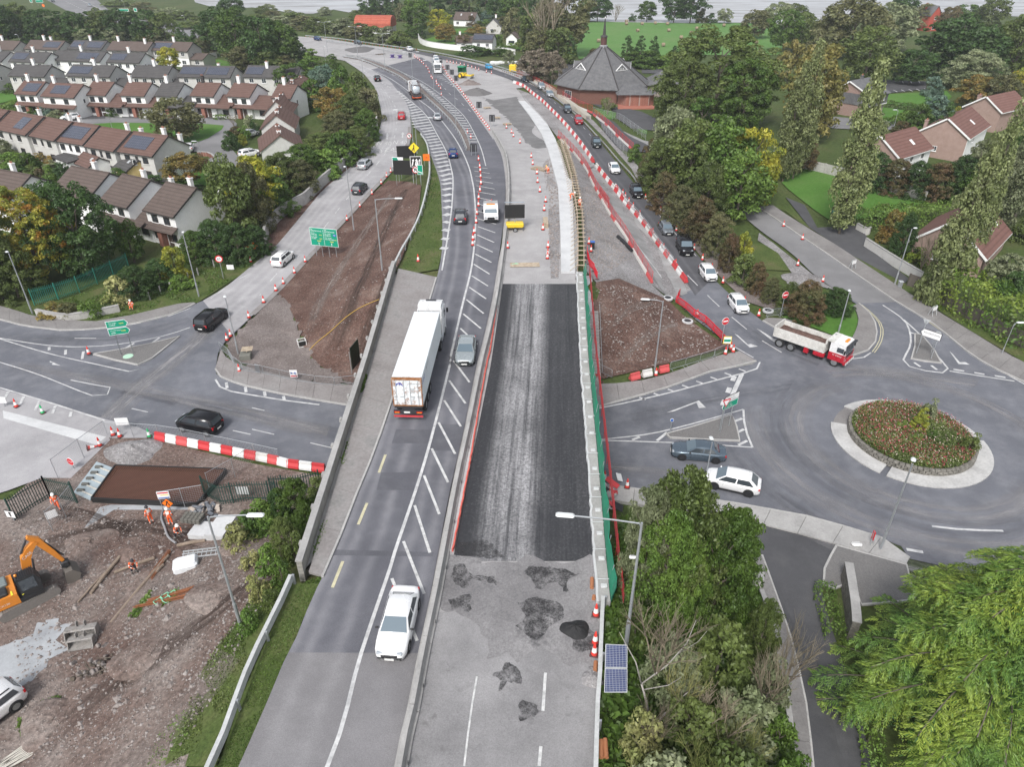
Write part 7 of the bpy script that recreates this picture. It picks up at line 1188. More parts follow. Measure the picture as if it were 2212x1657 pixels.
for a_,b_ in(((-.9,.62),(-.55,.95)),((-.6,.7),(-.45,.98)),((-.85,.85),(-.35,.8)),((-.7,.9),(-.3,.66))):mb.tube([Mback@VV((a_[0],a_[1],.01)),Mback@VV(((a_[0]+b_[0])/2,(a_[1]+b_[1])/2+.08,.01)),Mback@VV((b_[0],b_[1],.01))],.028,4)
mb.build('emblem',M_logo,ct);Mside=MX.Translation((-3.9,-1.245,.35))@MX.Rotation(R(90),4,'X');lettering(ct,'CONT',.5,M_logo,Mside@MX.Translation((-1.2,.35,0)));lettering(ct,'CRXU 8117417',.22,M_trim,Mside@MX.Translation((.9,.5,0)))
mb=MB();mb.box((.1,0,.95),(.12,2.4,.36));mb.build('light_board',M_dark,t);mb=MB();mb.box((.03,0,.56),(.1,2.4,.13));mb.build('underrun_bar',plain('reflective_red',(.5,.05,.06),.5),t)
for s in(-1,1):mb=MB();mb.box((.03,s*.92,.95),(.06,.48,.16));tl=mb.build('tail_light',M_lampr,t);mb=MB();mb.box((-.005,s*.92,.93),(.03,.36,.08));mb.build('indicator',M_amber,tl)
mb=MB();mb.box((.03,.1,.95),(.04,.5,.14));mb.build('number_plate',M_plate,t);wheels(t,(1.9,3.2,4.5,12.2,15.3),1.08,.5)
for x_ in(1.9,3.2,4.5):
 for s in(-1,1):mb=MB();mb.tube([(x_-.62,s*1.1,.75),(x_-.35,s*1.1,1.06),(x_+.35,s*1.1,1.06),(x_+.62,s*1.1,.75)],.07,5);mb.build('mudguard',M_black,t)
for s in(-1,1):mb=MB();mb.rbox((13.7,s*1.0,.75),(1.3,.5,.6),.1);mb.build('fuel_tank',M_steel,t);mb=MB();mb.box((10.3,s*1.0,.6),(.1,.1,.9));mb.build('landing_leg',M_dark,t)
mb=MB();mb.box((13.5,0,.95),(5.2,.9,.3));mb.build('tractor_chassis',M_dark,t);cab(t,14.1,2.1,2.45,.62,2.75,paint(*WHT));mb=MB();mb.prism([(14.0,3.35),(16.0,3.35),(15.7,3.75),(14.9,3.92),(14.0,3.92)],-1.12,1.12,M=MX(((1,0,0,0),(0,0,-1,0),(0,1,0,0),(0,0,0,1))));mb.build('roof_fairing',paint(*WHT),t);mb=MB();mb.box((15.3,0,3.86),(.4,1.0,.04));mb.build('roof_hatch',M_dark,t)
for s in(-1,1):mb=MB();mb.box((13.85,s*1.16,2.1),(.5,.06,2.6));mb.build('side_fairing',paint(*WHT),t)
c_,rz,ln,A,B=heading((1686,742),(1828,792),'h');t=thing('tipper_lorry','red and white tipper lorry loaded with soil at the roundabout mouth','lorry',(B.x,B.y,.1),rz);x0=-8.3;M_tip=ground('tipper_body',[(.50,.49,.46),(.62,.61,.58),(.40,.39,.36)],.8,fine=.2);M_cabr=paint('lorry_red',(.45,.015,.03));mb=MB();mb.box((-4.2,0,.85),(7.6,.9,.3));mb.build('chassis',M_dark,t)
for(cx,cy_,cz,sx_,sy_,sz_)in((x0+3.0,-1.2,1.75,5.9,.1,1.15),(x0+3.0,1.2,1.75,5.9,.1,1.15),(x0+.05,0,1.85,.1,2.5,1.35),(x0+5.95,0,2.0,.1,2.5,1.6),(x0+3.0,0,1.2,5.8,2.3,.1)):mb=MB();mb.box((cx,cy_,cz),(sx_,sy_,sz_));mb.build('tipper_panel',M_tip,t)
mb=MB();mb.box((x0+6.35,0,2.84),(.8,2.5,.08));mb.box((x0+6.05,0,2.6),(.1,2.5,.5));mb.build('cab_guard',M_tip,t);mb=MB();V=[]
for i in range(13):
 for j in range(7):V.append((x0+.12+i*.48,-1.14+j*.38,1.75+.42*math.sin(math.pi*j/6)*math.sin(math.pi*(i+.5)/13)+rnd.uniform(-.05,.05)))
mb.add(V,[(i*7+j,i*7+j+7,i*7+j+8,i*7+j+1)for i in range(12)for j in range(6)]);mb.build('soil_load',M_soil,t,smooth=True);cab(t,-1.85,1.75,2.45,.75,2.1,paint(*WHT),M_cabr);wheels(t,(-7.4,-6.05,-1.05),1.08,.52)
for s in(-1,1):mb=MB();mb.rbox((-2.9,s*.95,.8),(1.3,.55,.55),.12);mb.build('fuel_tank',M_cabr,t);mb=MB();mb.box((-4.3,s*1.0,.8),(.5,.5,.6));mb.build('battery_box',M_cabr,t)
for i,y_ in enumerate((-1.0,-.5,0,.5,1.0)):mb=MB();mb.box((.16,y_,.68),(.05,.26,.26));mb.build('bumper_chevron',M_whitep,t)
mb=MB();mb.rbox((-.6,.1,2.93),(.3,.9,.14),.04);mb.build('roof_beacon',M_amber,t);mb=MB();mb.box((-.02,0,2.78),(.3,2.3,.12));mb.build('sun_visor',M_dark,t);mb=MB();mb.tube([(-2.1,.6,1.0),(-2.1,.6,3.0)],.1,8);mb.build('exhaust_stack',M_steel,t);lettering(t,'C Casey',.3,M_whitep,MX.Translation((-.9,-1.25,1.45))@MX.Rotation(R(90),4,'X'))
c_,rz,ln,A,B=heading((901,217),(876,172),'m');t=thing('tank_lorry','lorry carrying a framed silver tank container up the left lane','lorry',(A.x,A.y,A.z+.12),rz);mb=MB();mb.box((4.,0,1.0),(8.2,2.2,.35));mb.build('trailer_chassis',M_dark,t);mb=MB();mb.lathe([(.3,-3.0),(.95,-2.9),(1.15,-2.6),(1.15,2.6),(.95,2.9),(.3,3.0)],18,M=MX.Translation((3.6,0,2.45))@MX.Rotation(R(90),4,'Y'));mb.build('tank',plain('tank_steel',(.60,.66,.70),.3,.4),t,smooth=True);mb=MB()
for x_ in(.6,6.6):
 for s in(-1,1):mb.box((x_,s*1.17,2.5),(.14,.12,2.6))
 for z_ in(1.22,3.76):mb.box((x_,0,z_),(.14,2.44,.12))
for s in(-1,1):
 for z_ in(1.22,3.76):mb.box((3.6,s*1.17,z_),(6.1,.1,.1))
mb.build('frame',plain('brown_frame_paint',(.10,.055,.045),.6),t);mb=MB();mb.box((3.6,0,3.84),(6.,1.2,.05));mb.build('walkway',M_s2,t);mb=MB();mb.box((.05,0,.85),(.15,2.4,.5));mb.build('light_board',M_orange,t);mb=MB();mb.box((-.04,0,.95),(.05,1.2,.36));mb.build('number_plate',M_plate,t);wheels(t,(1.,2.2,3.4,8.5,11.4),1.06,.48);cab(t,9.9,2.0,2.4,.6,2.7,paint(*WHT));mb=MB();mb.box((9.6,0,.95),(4.5,.9,.3));mb.build('tractor_chassis',M_dark,t)
c_,rz,ln,A,B=heading((929,112),(946,160),'h');t=thing('car_transporter','white car transporter loaded with white cars coming down the highway','lorry',(B.x,B.y,B.z+.1),rz);cab(t,-2.2,2.1,2.4,.6,2.5,paint(*WHT));mb=MB();mb.box((-9,0,.8),(13.5,2.2,.3));mb.box((-9.2,0,2.6),(13.2,2.3,.12))
for x_ in(-3,-7,-11,-15):
 for s in(-1,1):mb.box((x_,s*1.15,1.7),(.16,.1,2.))
mb.build('carrier_frame',M_steel,t);wheels(t,(-.9,-5,-11,-12.3),1.05,.45)
for i,(dx,z_)in enumerate(((-4.2,2.68),(-9.2,2.68),(-10,.98))):
 p_=VV((B.x,B.y,B.z+.1))+MX.Rotation(rz,3,'Z')@VV((dx,0,z_));cc_=car(['white car on the front top deck of the transporter','white car on the rear top deck of the transporter','white car on the lower deck of the transporter'][i],'suv',WHT,(929,112),(946,160));cc_.location=p_;cc_.rotation_euler=(0,0,rz)
c_,rz,ln,A,B=heading((1058,436),(1061,484),'m');t=thing('tipper_van','white flatbed works van carrying cones and barriers','van',(B.x,B.y,B.z+.11),rz);mb=MB();prof=[(-2.2,.45),(0,.45),(.02,.95),(-.55,1.25),(-1.05,2.1),(-1.3,2.2),(-2.2,2.2)];mb.prism(prof,-1.0,1.0,M=MX(((1,0,0,0),(0,0,-1,0),(0,1,0,0),(0,0,0,1))));mb.build('cab',paint(*WHT),t);mb=MB();mb.add([(-.57,-.88,1.31),(-.57,.88,1.31),(-1.04,.8,2.07),(-1.04,-.8,2.07)],[(0,1,2,3)]);mb.build('windscreen',M_wglass,t)
for s in(-1,1):mb=MB();mb.box((-1.5,s*1.005,1.65),(.8,.03,.55));mb.build('side_window',M_cglass,t);mb=MB();mb.rbox((-.85,s*1.15,1.55),(.12,.18,.35),.03);mb.build('mirror',M_trim,t);mb=MB();mb.rbox((-.02,s*.75,.85),(.12,.32,.22),.03);mb.build('headlight',M_lampw,t)
mb=MB();mb.rbox((.03,0,.75),(.1,1.0,.3),.03);mb.build('grille',M_trim,t);mb=MB();mb.box((.06,0,.45),(.14,1.9,.25));mb.build('bumper',M_trim,t);mb=MB();mb.box((-4.,0,.8),(3.4,2.1,.12))
for s in(-1,1):mb.box((-4.,s*1.03,1.05),(3.4,.05,.4))
mb.box((-5.68,0,1.05),(.05,2.1,.4));mb.build('flatbed',M_s2,t);mb=MB();mb.box((-2.35,0,1.7),(.08,2.,1.7));mb.build('headboard',M_steel,t);mb=MB();mb.rbox((-1.6,0,2.28),(.25,1.2,.12),.03);mb.build('light_bar',M_amber,t);wheels(t,(-.9,-4.6),.9,.36,.22);mb=MB();mb.box((-3.6,0,1.3),(2.2,1.8,.8));mb.build('load',plain('stacked_red',(.45,.10,.07),.6,var=.5,scale=4.),t)
van=t;vanB=B.copy();vanrz=rz
p_=g(1000,168);t=thing('road_roller','yellow road roller with green canopy on the works area','roller',(p_.x,p_.y,p_.z+.05),R(-25));M_yel=plain('plant_yellow',(.72,.50,.03),.45);mb=MB();mb.rbox((0,0,1.1),(2.0,1.9,.9),.15);mb.build('body',M_yel,t);mb=MB();mb.rbox((2.4,0,1.0),(2.2,2.2,.5),.1);mb.build('drum_frame',M_yel,t);mb=MB();mb.lathe([(.75,-1.0),(.75,1.0)],18,M=MX.Translation((2.6,0,.75))@MX.Rotation(R(90),4,'X'));mb.build('drum',M_steel,t);mb=MB();mb.box((-.2,0,3.3),(2.3,2.4,.25));mb.build('canopy',plain('tarp_green',(.02,.22,.11),.7),t);mb=MB();mb.box((-.2,.95,2.4),(2.1,.06,1.6));mb.box((-1.2,0,2.4),(.06,1.9,1.6));mb.build('canopy_side',plain('tarp_green',(.02,.22,.11),.7),t);mb=MB()
for a_ in(-1.1,.8):
 for s in(-.95,.95):mb.box((a_,s,2.3),(.09,.09,1.9))
mb.build('canopy_post',M_dark,t);wheels(t,(-.5,),.9,.75,.5,M_yel)
p_=g(62,1300);M_exo=plain('excavator_orange',(.62,.22,.03),.45,var=.15);M_exb=plain('excavator_black',(.025,.026,.028),.5);d=g(150,1262)-g(20,1330);rz=math.atan2(d.y,d.x);t=thing('excavator','orange and black tracked excavator on the stony site','excavator',(p_.x-.4,p_.y,p_.z+.03),rz);t.scale=(.93,)*3
for s in(-1,1):
 mb=MB();n=28;L_,r_=3.3,.42;pr=[]
 for i in range(n):a=2*math.pi*i/n;pr.append((math.copysign(L_/2,math.cos(a))+r_*math.cos(a),r_+r_*math.sin(a)))
 mb.prism(pr,-.25,.25,M=MX.Translation((.3,s*1.1,0))@MX(((1,0,0,0),(0,0,-1,0),(0,1,0,0),(0,0,0,1))));tr_=mb.build('track',plain('muddy_track',(.20,.185,.17),.9,var=.3),t)
 for i in range(24):
  mb=MB();mb.box((.3-1.75+i*.152,s*1.1,.86),(.07,.54,.05));mb.build('track_shoe',plain('muddy_track',(.20,.185,.17),.9,var=.3),tr_)
mb=MB();mb.box((.3,0,.55),(2.,1.6,.4));mb.lathe([(.7,.7),(.7,.95)],16,c=(.2,0,0));mb.build('undercarriage',M_exb,t);up=obj('upper_body',MB().mesh('upper_body',M_exo),t,(.2,0,.95),R(-6));mb=MB();mb.prism([(-2.35,-.85),(-2.1,-1.2),(-.2,-1.25),(-.2,1.25),(-2.1,1.2),(-2.35,.85)],0,.95);up.data=mb.mesh('upper_body',M_exo);mb=MB();mb.prism([(-.2,-1.25),(1.35,-1.25),(1.35,1.25),(-.2,1.25)],0,.3);mb.build('deck_plate',M_exb,up)
o=MB();o.rbox((-1.2,.55,1.08),(1.3,1.1,.3),.08);o.build('engine_cover',plain('grey_panel',(.17,.20,.20),.5),up);o=MB();o.rbox((-1.3,-.6,1.05),(1.2,.9,.35),.08);o.build('engine_cover',M_exb,up);o=MB();o.rbox((.35,1.02,.6),(1.5,.45,.6),.06);o.build('tool_box',M_exb,up)
for i,x_ in enumerate((-.5,.1)):o=MB();o.box((x_,-1.0,.98-.35*i),(.12,.5,.03));o.build('step_edge',plain('step_yellow',(.75,.68,.05),.5),up)
cabo=MB();cabo.prism([(.0,.3),(1.35,.3),(1.5,1.3),(1.2,2.05),(.0,2.05)],-1.2,-.28,M=MX(((1,0,0,0),(0,0,1,0),(0,1,0,0),(0,0,0,1))));cb_=cabo.build('cab',M_exb,up);o=MB();o.box((.65,-1.21,1.35),(1.0,.03,1.0));o.build('side_window',M_cglass,cb_);o=MB();o.add([(1.38,-1.13,.5),(1.38,-.35,.5),(1.52,-.35,1.3),(1.52,-1.13,1.3)],[(0,1,2,3)]);o.build('windscreen',M_cglass,cb_);o=MB()
for i in range(9):o.box((.1+i*.14,-.74,2.12),(.04,.9,.05))
o.build('roof_guard',M_dark,cb_);o=MB();o.lathe([(.1,0),(.1,.14),(.05,.18)],8,c=(.15,-.74,2.1));o.build('beacon',M_amber,cb_)
def boom(mb,P,w,hs):
 V=[]
 for i,p in enumerate(P):
  d_=(VV(P[min(i+1,len(P)-1)])-VV(P[max(i-1,0)])).normalized();n_=VV((-d_.z,0,d_.x))*hs[i]/2
  for s,q in((-1,-1),(1,-1),(1,1),(-1,1)):V.append(VV(p)+VV((0,s*w/2,0))+n_*q)
 mb.add(V,[(i*4+q,i*4+(q+1)%4,i*4+4+(q+1)%4,i*4+4+q)for i in range(len(P)-1)for q in range(4)]+[(3,2,1,0),tuple((len(P)-1)*4+q for q in range(4))])
o=MB();boom(o,[(.9,.25,.5),(.95,.25,1.7),(1.15,.25,2.6),(1.6,.25,3.25),(2.15,.25,3.7)],.42,[.5,.62,.66,.5,.32]);bo=o.build('boom',M_exo,up);o=MB();boom(o,[(1.75,.25,4.3),(2.2,.25,3.75),(2.8,.25,2.2),(3.2,.25,1.0)],.34,[.2,.5,.4,.24]);o.build('stick',M_exo,up)
for P_,r_ in(([(1.2,.02,.7),(1.5,.02,2.4)],.07),([(1.0,.25,3.1),(1.75,.25,4.25)],.08),([(2.6,.25,3.3),(3.35,.25,1.4)],.07)):o=MB();o.tube(P_,r_,7);o.build('hydraulic_ram',M_dark,up)
o=MB();o.rbox((3.25,.25,.62),(.6,.6,.6),.1);o.build('tiltrotator',M_exb,up);o=MB();o.prism([(2.8,-.95),(3.7,-.95),(3.95,-.35),(3.5,.25),(3.0,.25)],-.75,.75,M=MX.Translation((0,.25,0))@MX(((1,0,0,0),(0,0,-1,0),(0,1,0,0),(0,0,0,1))));o.build('bucket',plain('muddy_steel',(.14,.125,.11),.8),up);lettering(up,'CASE',.34,M_whitep,MX.Translation((1.3,.03,2.85))@MX.Rotation(R(25),4,'Y').inverted()@MX.Rotation(R(90),4,'X'));lettering(up,'CX130',.25,M_whitep,MX.Translation((-1.2,-1.24,.35))@MX.Rotation(R(90),4,'X'))
p_=g(178,1385);t=thing('digger_bucket','two nested steel digger buckets lying beside the puddle','bucket',(p_.x,p_.y,p_.z+.1),R(12));M_bs=ground('worn_steel',[(.16,.15,.14),(.30,.285,.27),(.24,.22,.20)],2.,fine=.25)
for(dx,dy,w_,sc_)in((0,.3,1.9,1.),(.15,-.45,1.5,.8)):
 mb=MB();pr=[(-.5,0),(.35,-.02),(.5,.25),(.4,.7),(-.1,.8),(-.18,.72),(.28,.62),(.36,.28),(.26,.1),(-.5,.08)];mb.prism([(a*sc_,b*sc_)for a,b in pr],-w_/2,w_/2,M=MX.Translation((dx,dy,0))@MX(((0,0,1,0),(1,0,0,0),(0,1,0,0),(0,0,0,1))));b_=mb.build('shell',M_bs,t)
 for s in(-1,1):mb=MB();mb.prism([(a*sc_,b*sc_)for a,b in[(-.5,0),(.35,-.02),(.5,.25),(.4,.7),(-.1,.8)]],-.03,.03,M=MX.Translation((dx+s*w_/2,dy,0))@MX(((0,0,1,0),(1,0,0,0),(0,1,0,0),(0,0,0,1))));mb.build('side_plate',M_bs,t)
 for s in(-.25,.25):mb=MB();mb.box((dx+s,dy+.35*sc_,.9*sc_),(.06,.3,.35));mb.build('lug',M_bs,t)
 # ------ people
M_skin=plain('skin',(.50,.30,.21),.6);M_hiv=plain('hi_vis_cloth',(.85,.13,.03),.75,var=.12);M_refl=plain('reflective_tape',(.70,.70,.66),.4);M_boot=plain('boots',(.04,.035,.03),.8);M_hat=plain('hard_hat',(.82,.82,.80),.35);M_hatb=plain('dark_hat',(.04,.04,.045),.4);M_haty=plain('yellow_hat',(.80,.45,.03),.35);M_navy=plain('dark_trousers',(.03,.03,.04),.8)
def person(label,pos,rz,pose='stand',hat=None,trousers=None,scale=1.):
 bm0,head=BODIES[pose];bm=bm0 .copy();bm.name='person'
 for i_,m in enumerate((M_skin,M_hiv,trousers or M_hiv,M_skin,M_boot,M_refl)):bm.materials[i_]=m
 t=thing('person',label,'person',pos,rz);b=obj('body',bm,t);mb=MB();mb.lathe([(.155,-.02),(.145,0),(.125,.03),(.122,.08),(.09,.14),(.02,.165)],12,c=tuple(head+VV((0,0,.045))));mb.box(tuple(head+VV((.14,0,.04))),(.09,.16,.018));mb.build('hard_hat',hat or M_hat,t,smooth=True);t.scale=(scale,)*3;return t
def gp(px,py,dz=.05):q=g(px,py);q.z+=dz;return q
person('person in orange sitting on the grass corner, white helmet',gp(287,668),R(-80),'sit');q=g(833,632);person('person in orange leaning over the left parapet, yellow helmet',q,R(10),'work',M_haty);q=mp(1232,436);q.z+=.27;person('person in orange bending over the formwork wall',q,R(0),'bend',M_hat);person('person in orange walking on the gravel behind the formwork',gp(1252,452),R(90),'walk',M_hat);q=mp(1184,376);q.z+=.06;person('person in orange crouched among timber on the works strip',q,R(120),'bend',M_haty)
person('person in orange walking beside the palisade gate',gp(128,1102),R(-60),'walk',M_hat);person('person in orange at the edge of the rebar slab',gp(329,1132),R(150),'stand',M_hatb);person('person in orange under the diamond works sign, seen from behind',gp(371,1136),R(95),'stand',M_hat);person('person in orange holding the hose by the slab stack',gp(385,1165),R(-30),'work',M_hat,M_navy);person('person in orange vest and dark trousers among the timber poles',gp(292,1240),R(-40),'work',M_hatb,M_navy)
# ------ traffic cones
M_cone=plain('cone_red',(.68,.05,.035),.5);M_sleeve=plain('cone_sleeve',(.80,.80,.78),.45);M_cbase=plain('cone_base',(.09,.035,.035),.7);M_coneg=plain('cone_green',(.02,.42,.14),.5)
def cone_proto(col):
 a=MB();a.rbox((0,0,.04),(.48,.48,.08),.03);b=MB();b.lathe([(.19,.08),(.155,.28),(.14,.285),(.09,.615),(.105,.62),(.045,.95),(.03,.98)],12);c_=MB();c_.lathe([(.157,.28),(.107,.62)],12);return a.mesh('base',M_cbase if col is M_cone else M_cbase),b.mesh('cone_body',col),c_.mesh('sleeve',M_sleeve)
CP={True:cone_proto(M_cone),False:cone_proto(M_coneg)}
def cone(label,p,red=True,tilt=None,group=None,sc=1.):
 t=thing('traffic_cone',label,'cone',p,rnd.random()*6,group);t.scale=(sc,sc,sc)
 if tilt:t.rotation_euler=tilt
 for nm,m in zip(('base','cone_body','sleeve'),CP[red]):obj(nm,m,t)
 return t
def cones(where,pts,surf='h',dz=.12,first='near end'):
 for i,q in enumerate(pts):p=(mp if surf=='m' else g)(*q);p.z+=dz;cone(f'red-white cone, {nth(i)} from {first} {where}',p,group='cones '+where)
cones('along the left slip road soil bank',T(2,1,(1890,1500),(1820,1222),(1792,1252),(1965,1075),(2082,955),(2178,862))+T(2,2,(92,955),(188,862),(248,806),(335,722),(420,634),(748,306),(850,200),(945,100),(1018,18))+T(1,2,(1060,1398),(1092,1362)))
cones('down the hatched centre lane',T(2,2,(1737,505),(1740,460),(1748,408),(1765,328),(1772,260),(1783,194),(1785,138),(1795,78),(1803,22))+T(1,2,(1802,1455),(1800,1405),(1797,1358),(1793,1325),(1783,1268),(1723,1092),(1695,1052)),'m')
Q=resample([VV((a,b,0))for a,b in T(1,2,(1868,1028),(1790,925),(1700,800),(1620,690),(1540,600),(1500,530))],30);cones('closing the works side of the main lane',[(v.x,v.y)for v in Q],'m')
cones('beside the car transporter',T(1,2,(1395,575),(1385,550),(1370,530),(1350,510),(1335,495),(1320,480),(1305,468),(1290,458),(1278,450)));cones('between the roller and the blue car',T(1,2,(1885,582),(1845,572),(1785,554),(1760,545),(1730,536),(1700,526),(1670,518),(1640,511),(1610,505),(1585,500),(1560,495),(1535,490)));cones('round the lamp post in the far works',T(1,2,(1490,752),(1485,705),(1470,685),(1455,668),(1450,650),(1420,625),(1410,612)))
cones('along the excavated works strip',T(2,3,(338,606),(340,580),(342,518),(302,378),(312,226),(323,158),(278,78))+T(1,3,(260,1440),(255,1372),(222,1298),(210,1242),(122,1128),(70,1078),(55,1048),(15,1010)),'m',.05)
cones('right of the queueing cars',T(2,3,(2000,1060),(1887,958),(1718,800),(1630,694),(1557,618),(1490,538),(1413,458),(1352,388),(1295,318),(1226,238),(1187,188),(1108,136)));cones('just behind the barrier left of the queue',T(2,3,(1345,660),(1250,535),(1165,412),(1063,270),(1012,205),(978,165),(950,125),(930,100)))
cones('along the closed side street',T(2,4,(115,1060),(620,790),(423,662),(460,458),(312,352)))
for lab,q,sf,dz in(('cone on the grass wedge by the parapet end',T(2,2,(1308,628))[0],'m',.05),('cone beside the solar message trailer',T(2,3,(25,522))[0],'m',.05),('cone behind the orange barrier by the blue bin',T(2,3,(663,492))[0],'h',.1),('cone beside the blue bin',T(2,3,(680,552))[0],'h',.1),('cone on the tip of the left traffic island',T(2,1,(708,1368))[0],'h',.25),('cone on the verge under the orange diamond sign',T(2,1,(1978,632))[0],'h',.05),('rear cone of the pair at the corner by the red barriers',T(2,3,(1778,1330))[0],'h',.25),('front cone of the pair at the corner by red barriers',T(2,3,(1797,1352))[0],'h',.25),('cone at the foot of the green notice board',T(2,3,(1735,1370))[0],'h',.25),('cone at the foot of the right-hand lamp post',T(2,3,(1190,1538))[0],'h',.25),('cone behind the red barrier line at the bend',T(2,3,(1515,1062))[0],'h',.12),('cone at the left picture edge on the lower road',T(3,1,(135,342))[0],'h',.12),('left cone of the pair at the site gate corner',T(3,1,(897,566))[0],'h',.12),('right cone of the pair at the site gate corner',T(3,1,(950,578))[0],'h',.12),('cone standing on the footpath beside the fence',T(3,1,(792,650))[0],'h',.12),('lone cone in front of the thicket by the underpass',T(3,3,(963,988))[0],'h',.25),('cone in the heap of scrap barriers',T(3,3,(785,930))[0],'h',.3),('upper cone by the guardrail at lower right',T(4,3,(718,465))[0],'m',.05),('middle cone by the guardrail at lower right',T(4,3,(712,685))[0],'m',.05),('lowest cone by the guardrail at lower right',T(4,3,(705,775))[0],'m',.05)):
 p=(mp if sf=='m' else g)(*q);p.z+=dz;cone(lab+', red and white',p)
p=g(*T(3,1,(342,392))[0]);p.z+=.12;cone('green and white cone on the lower road hatching',p,False);p=g(*T(3,1,(1182,580))[0]);p.z+=.12;cone('green and white cone at the end of the barrier',p,False);p=g(*T(3,1,(690,680))[0]);p.z+=.3;cone('toppled red and white cone against the fence',p,tilt=(R(100),0,2.2))
for i,(a,b)in enumerate(((-4.6,.6),(-4.9,-.5),(-5.2,.2))):
 p=VV((vanB.x,vanB.y,vanB.z+.98))+MX.Rotation(vanrz,3,'Z')@VV((a,b,0));cone(['left','right','rearmost'][i]+' cone standing on the works van flatbed',p)
 # ------ plastic barrier blocks
def block_meshes(L):
 out=[]
 for m in(M_red,M_whitep):
  mb=MB();M_=MX(((0,0,1,0),(1,0,0,0),(0,1,0,0),(0,0,0,1)));mb.prism([(-.25,0),(.25,0),(.23,.2),(.10,.42),(.08,.66),(-.08,.66),(-.10,.42),(-.23,.2)],-L/2+.02,L/2-.02,M=M_);out.append(mb.mesh('barrier_block',m))
 return out
BK=block_meshes(1.2)
_wear=[plain('red_plastic_faded',(.56,.09,.09),.6,var=.2),plain('white_plastic_dirty',(.62,.61,.58),.6,var=.2)]
def blocks(where,pts,surf='h',dz=.12,start=0,L=1.2):
 P=[(mp if surf=='m' else g)(*q)for q in pts];P=cr(P,6);k_=int(plen(P)/L);Q=resample(P,k_+1)
 for i in range(k_):
  a,b=Q[i],Q[i+1];d=b-a;o=obj('barrier_block',BK[(i+start)%2],None,(a+b)/2+VV((0,0,dz)));o.scale=(L/1.2,1.2,1.15);o.rotation_euler=(0,-math.asin(d.z/d.length),math.atan2(d.y,d.x)+rnd.uniform(-.03,.03));tag(o,f"{['red', 'white'][(i + start) % 2]} plastic block, {nth(i)} from near end {where}",'barrier','barrier blocks '+where)
  if rnd.random()<.3:setmat(o,_wear[(i+start)%2])
blocks('beside the rebar slab',(T(3,1,(1235,590),(1600,665),(2000,745),(2209,790))+T(3,2,(230,800),(580,850)))[::-1],start=0)
blocks('left of the queue',T(2,3,(1430,800),(1320,645),(1230,525),(1150,412),(1060,292),(960,180),(870,45))+T(1,3,(950,1605),(870,1505),(800,1415),(720,1315)),L=2.)
blocks('above the queue bend',T(1,3,(700,1285),(640,1195),(575,1105),(535,1055),(480,990),(420,925),(350,855),(300,805),(220,742),(150,685),(70,655)),L=2.)
blocks('at the foot of the lamp post',T(2,3,(975,1578),(1070,1552),(1165,1528)),dz=.25);blocks('right of the lamp post',T(2,3,(1200,1518),(1300,1495)),dz=.25)
def meshfence(label,pts,dz=.1,hgt=1.6,surf='h',base=True,mat=None,gap=.16,clear=False,hbars=9):
 P=[(mp if surf=='m' else g)(*q)for q in pts];P=cr(P,4);k_=max(2,int(plen(P)/2.4));Q=resample(P,k_+1);t=thing('mesh_fence',label,'fence',Q[0]);mat=mat or M_mesh
 for i in range(k_):
  a,b=Q[i]-Q[0]+VV((0,0,dz)),Q[i+1]-Q[0]+VV((0,0,dz));d=b-a;n_=max(2,int(d.length/gap));mb=MB()
  for j in range(hbars):z_=.45+(hgt-.5)*j/(hbars-1);mb.tube([a+VV((0,0,z_)),b+VV((0,0,z_))],.009 if not clear else .006,3,caps=False)
  for j in range(n_):p=a.lerp(b,j/n_);mb.tube([p+VV((0,0,.4)),p+VV((0,0,hgt))],.007 if not clear else .005,3,caps=False)
  mb.build('mesh_panel',mat,t);mb=MB();mb.tube([a+VV((0,0,0)),a+VV((0,0,hgt+.08))],.03,5);mb.tube([a+VV((0,0,hgt)),b+VV((0,0,hgt))],.022,5);mb.build('post',M_steel if mat is not M_mesh else M_red,t)
  if base:mb=MB();wln(mb,[a,b],.36,0,.4,0,.2);mb.build('base_block',_wear[1]if i%4 else _wear[0],t)
 return t
meshfence('red mesh fence on pale blocks between gravel and closed lane',T(2,3,(1160,800),(1130,745),(1040,595),(950,435),(850,290),(790,190),(735,90))+T(1,3,(830,1655),(760,1560),(700,1465),(640,1335),(540,1205),(420,1085)))
meshfence('red mesh fence on blocks in front of the church',T(1,3,(690,895),(560,840),(440,770),(300,690),(200,640),(90,595)),hgt=1.9);meshfence('red mesh fence beside the haul road',T(1,3,(1010,1190),(900,1090),(800,990),(700,910)))
M_wire=plain('wire',(.48,.49,.50),.5,.4)
meshfence('grey wire site fence along the church car park',T(1,3,(1110,1110),(1000,1030),(900,960),(780,935),(690,905)),base=False,mat=M_wire,clear=True,hgt=1.9);meshfence('wire site fence between haul road and guardrail',T(1,3,(960,1245),(900,1180),(840,1110),(760,1020)),base=False,mat=M_wire,clear=True,hgt=1.9);meshfence('wire site fence standing behind the queue barrier',T(2,3,(1320,660),(1230,540),(1150,425),(1060,300),(960,190),(890,90)),base=False,mat=M_wire,clear=True,hgt=1.3,dz=.15)
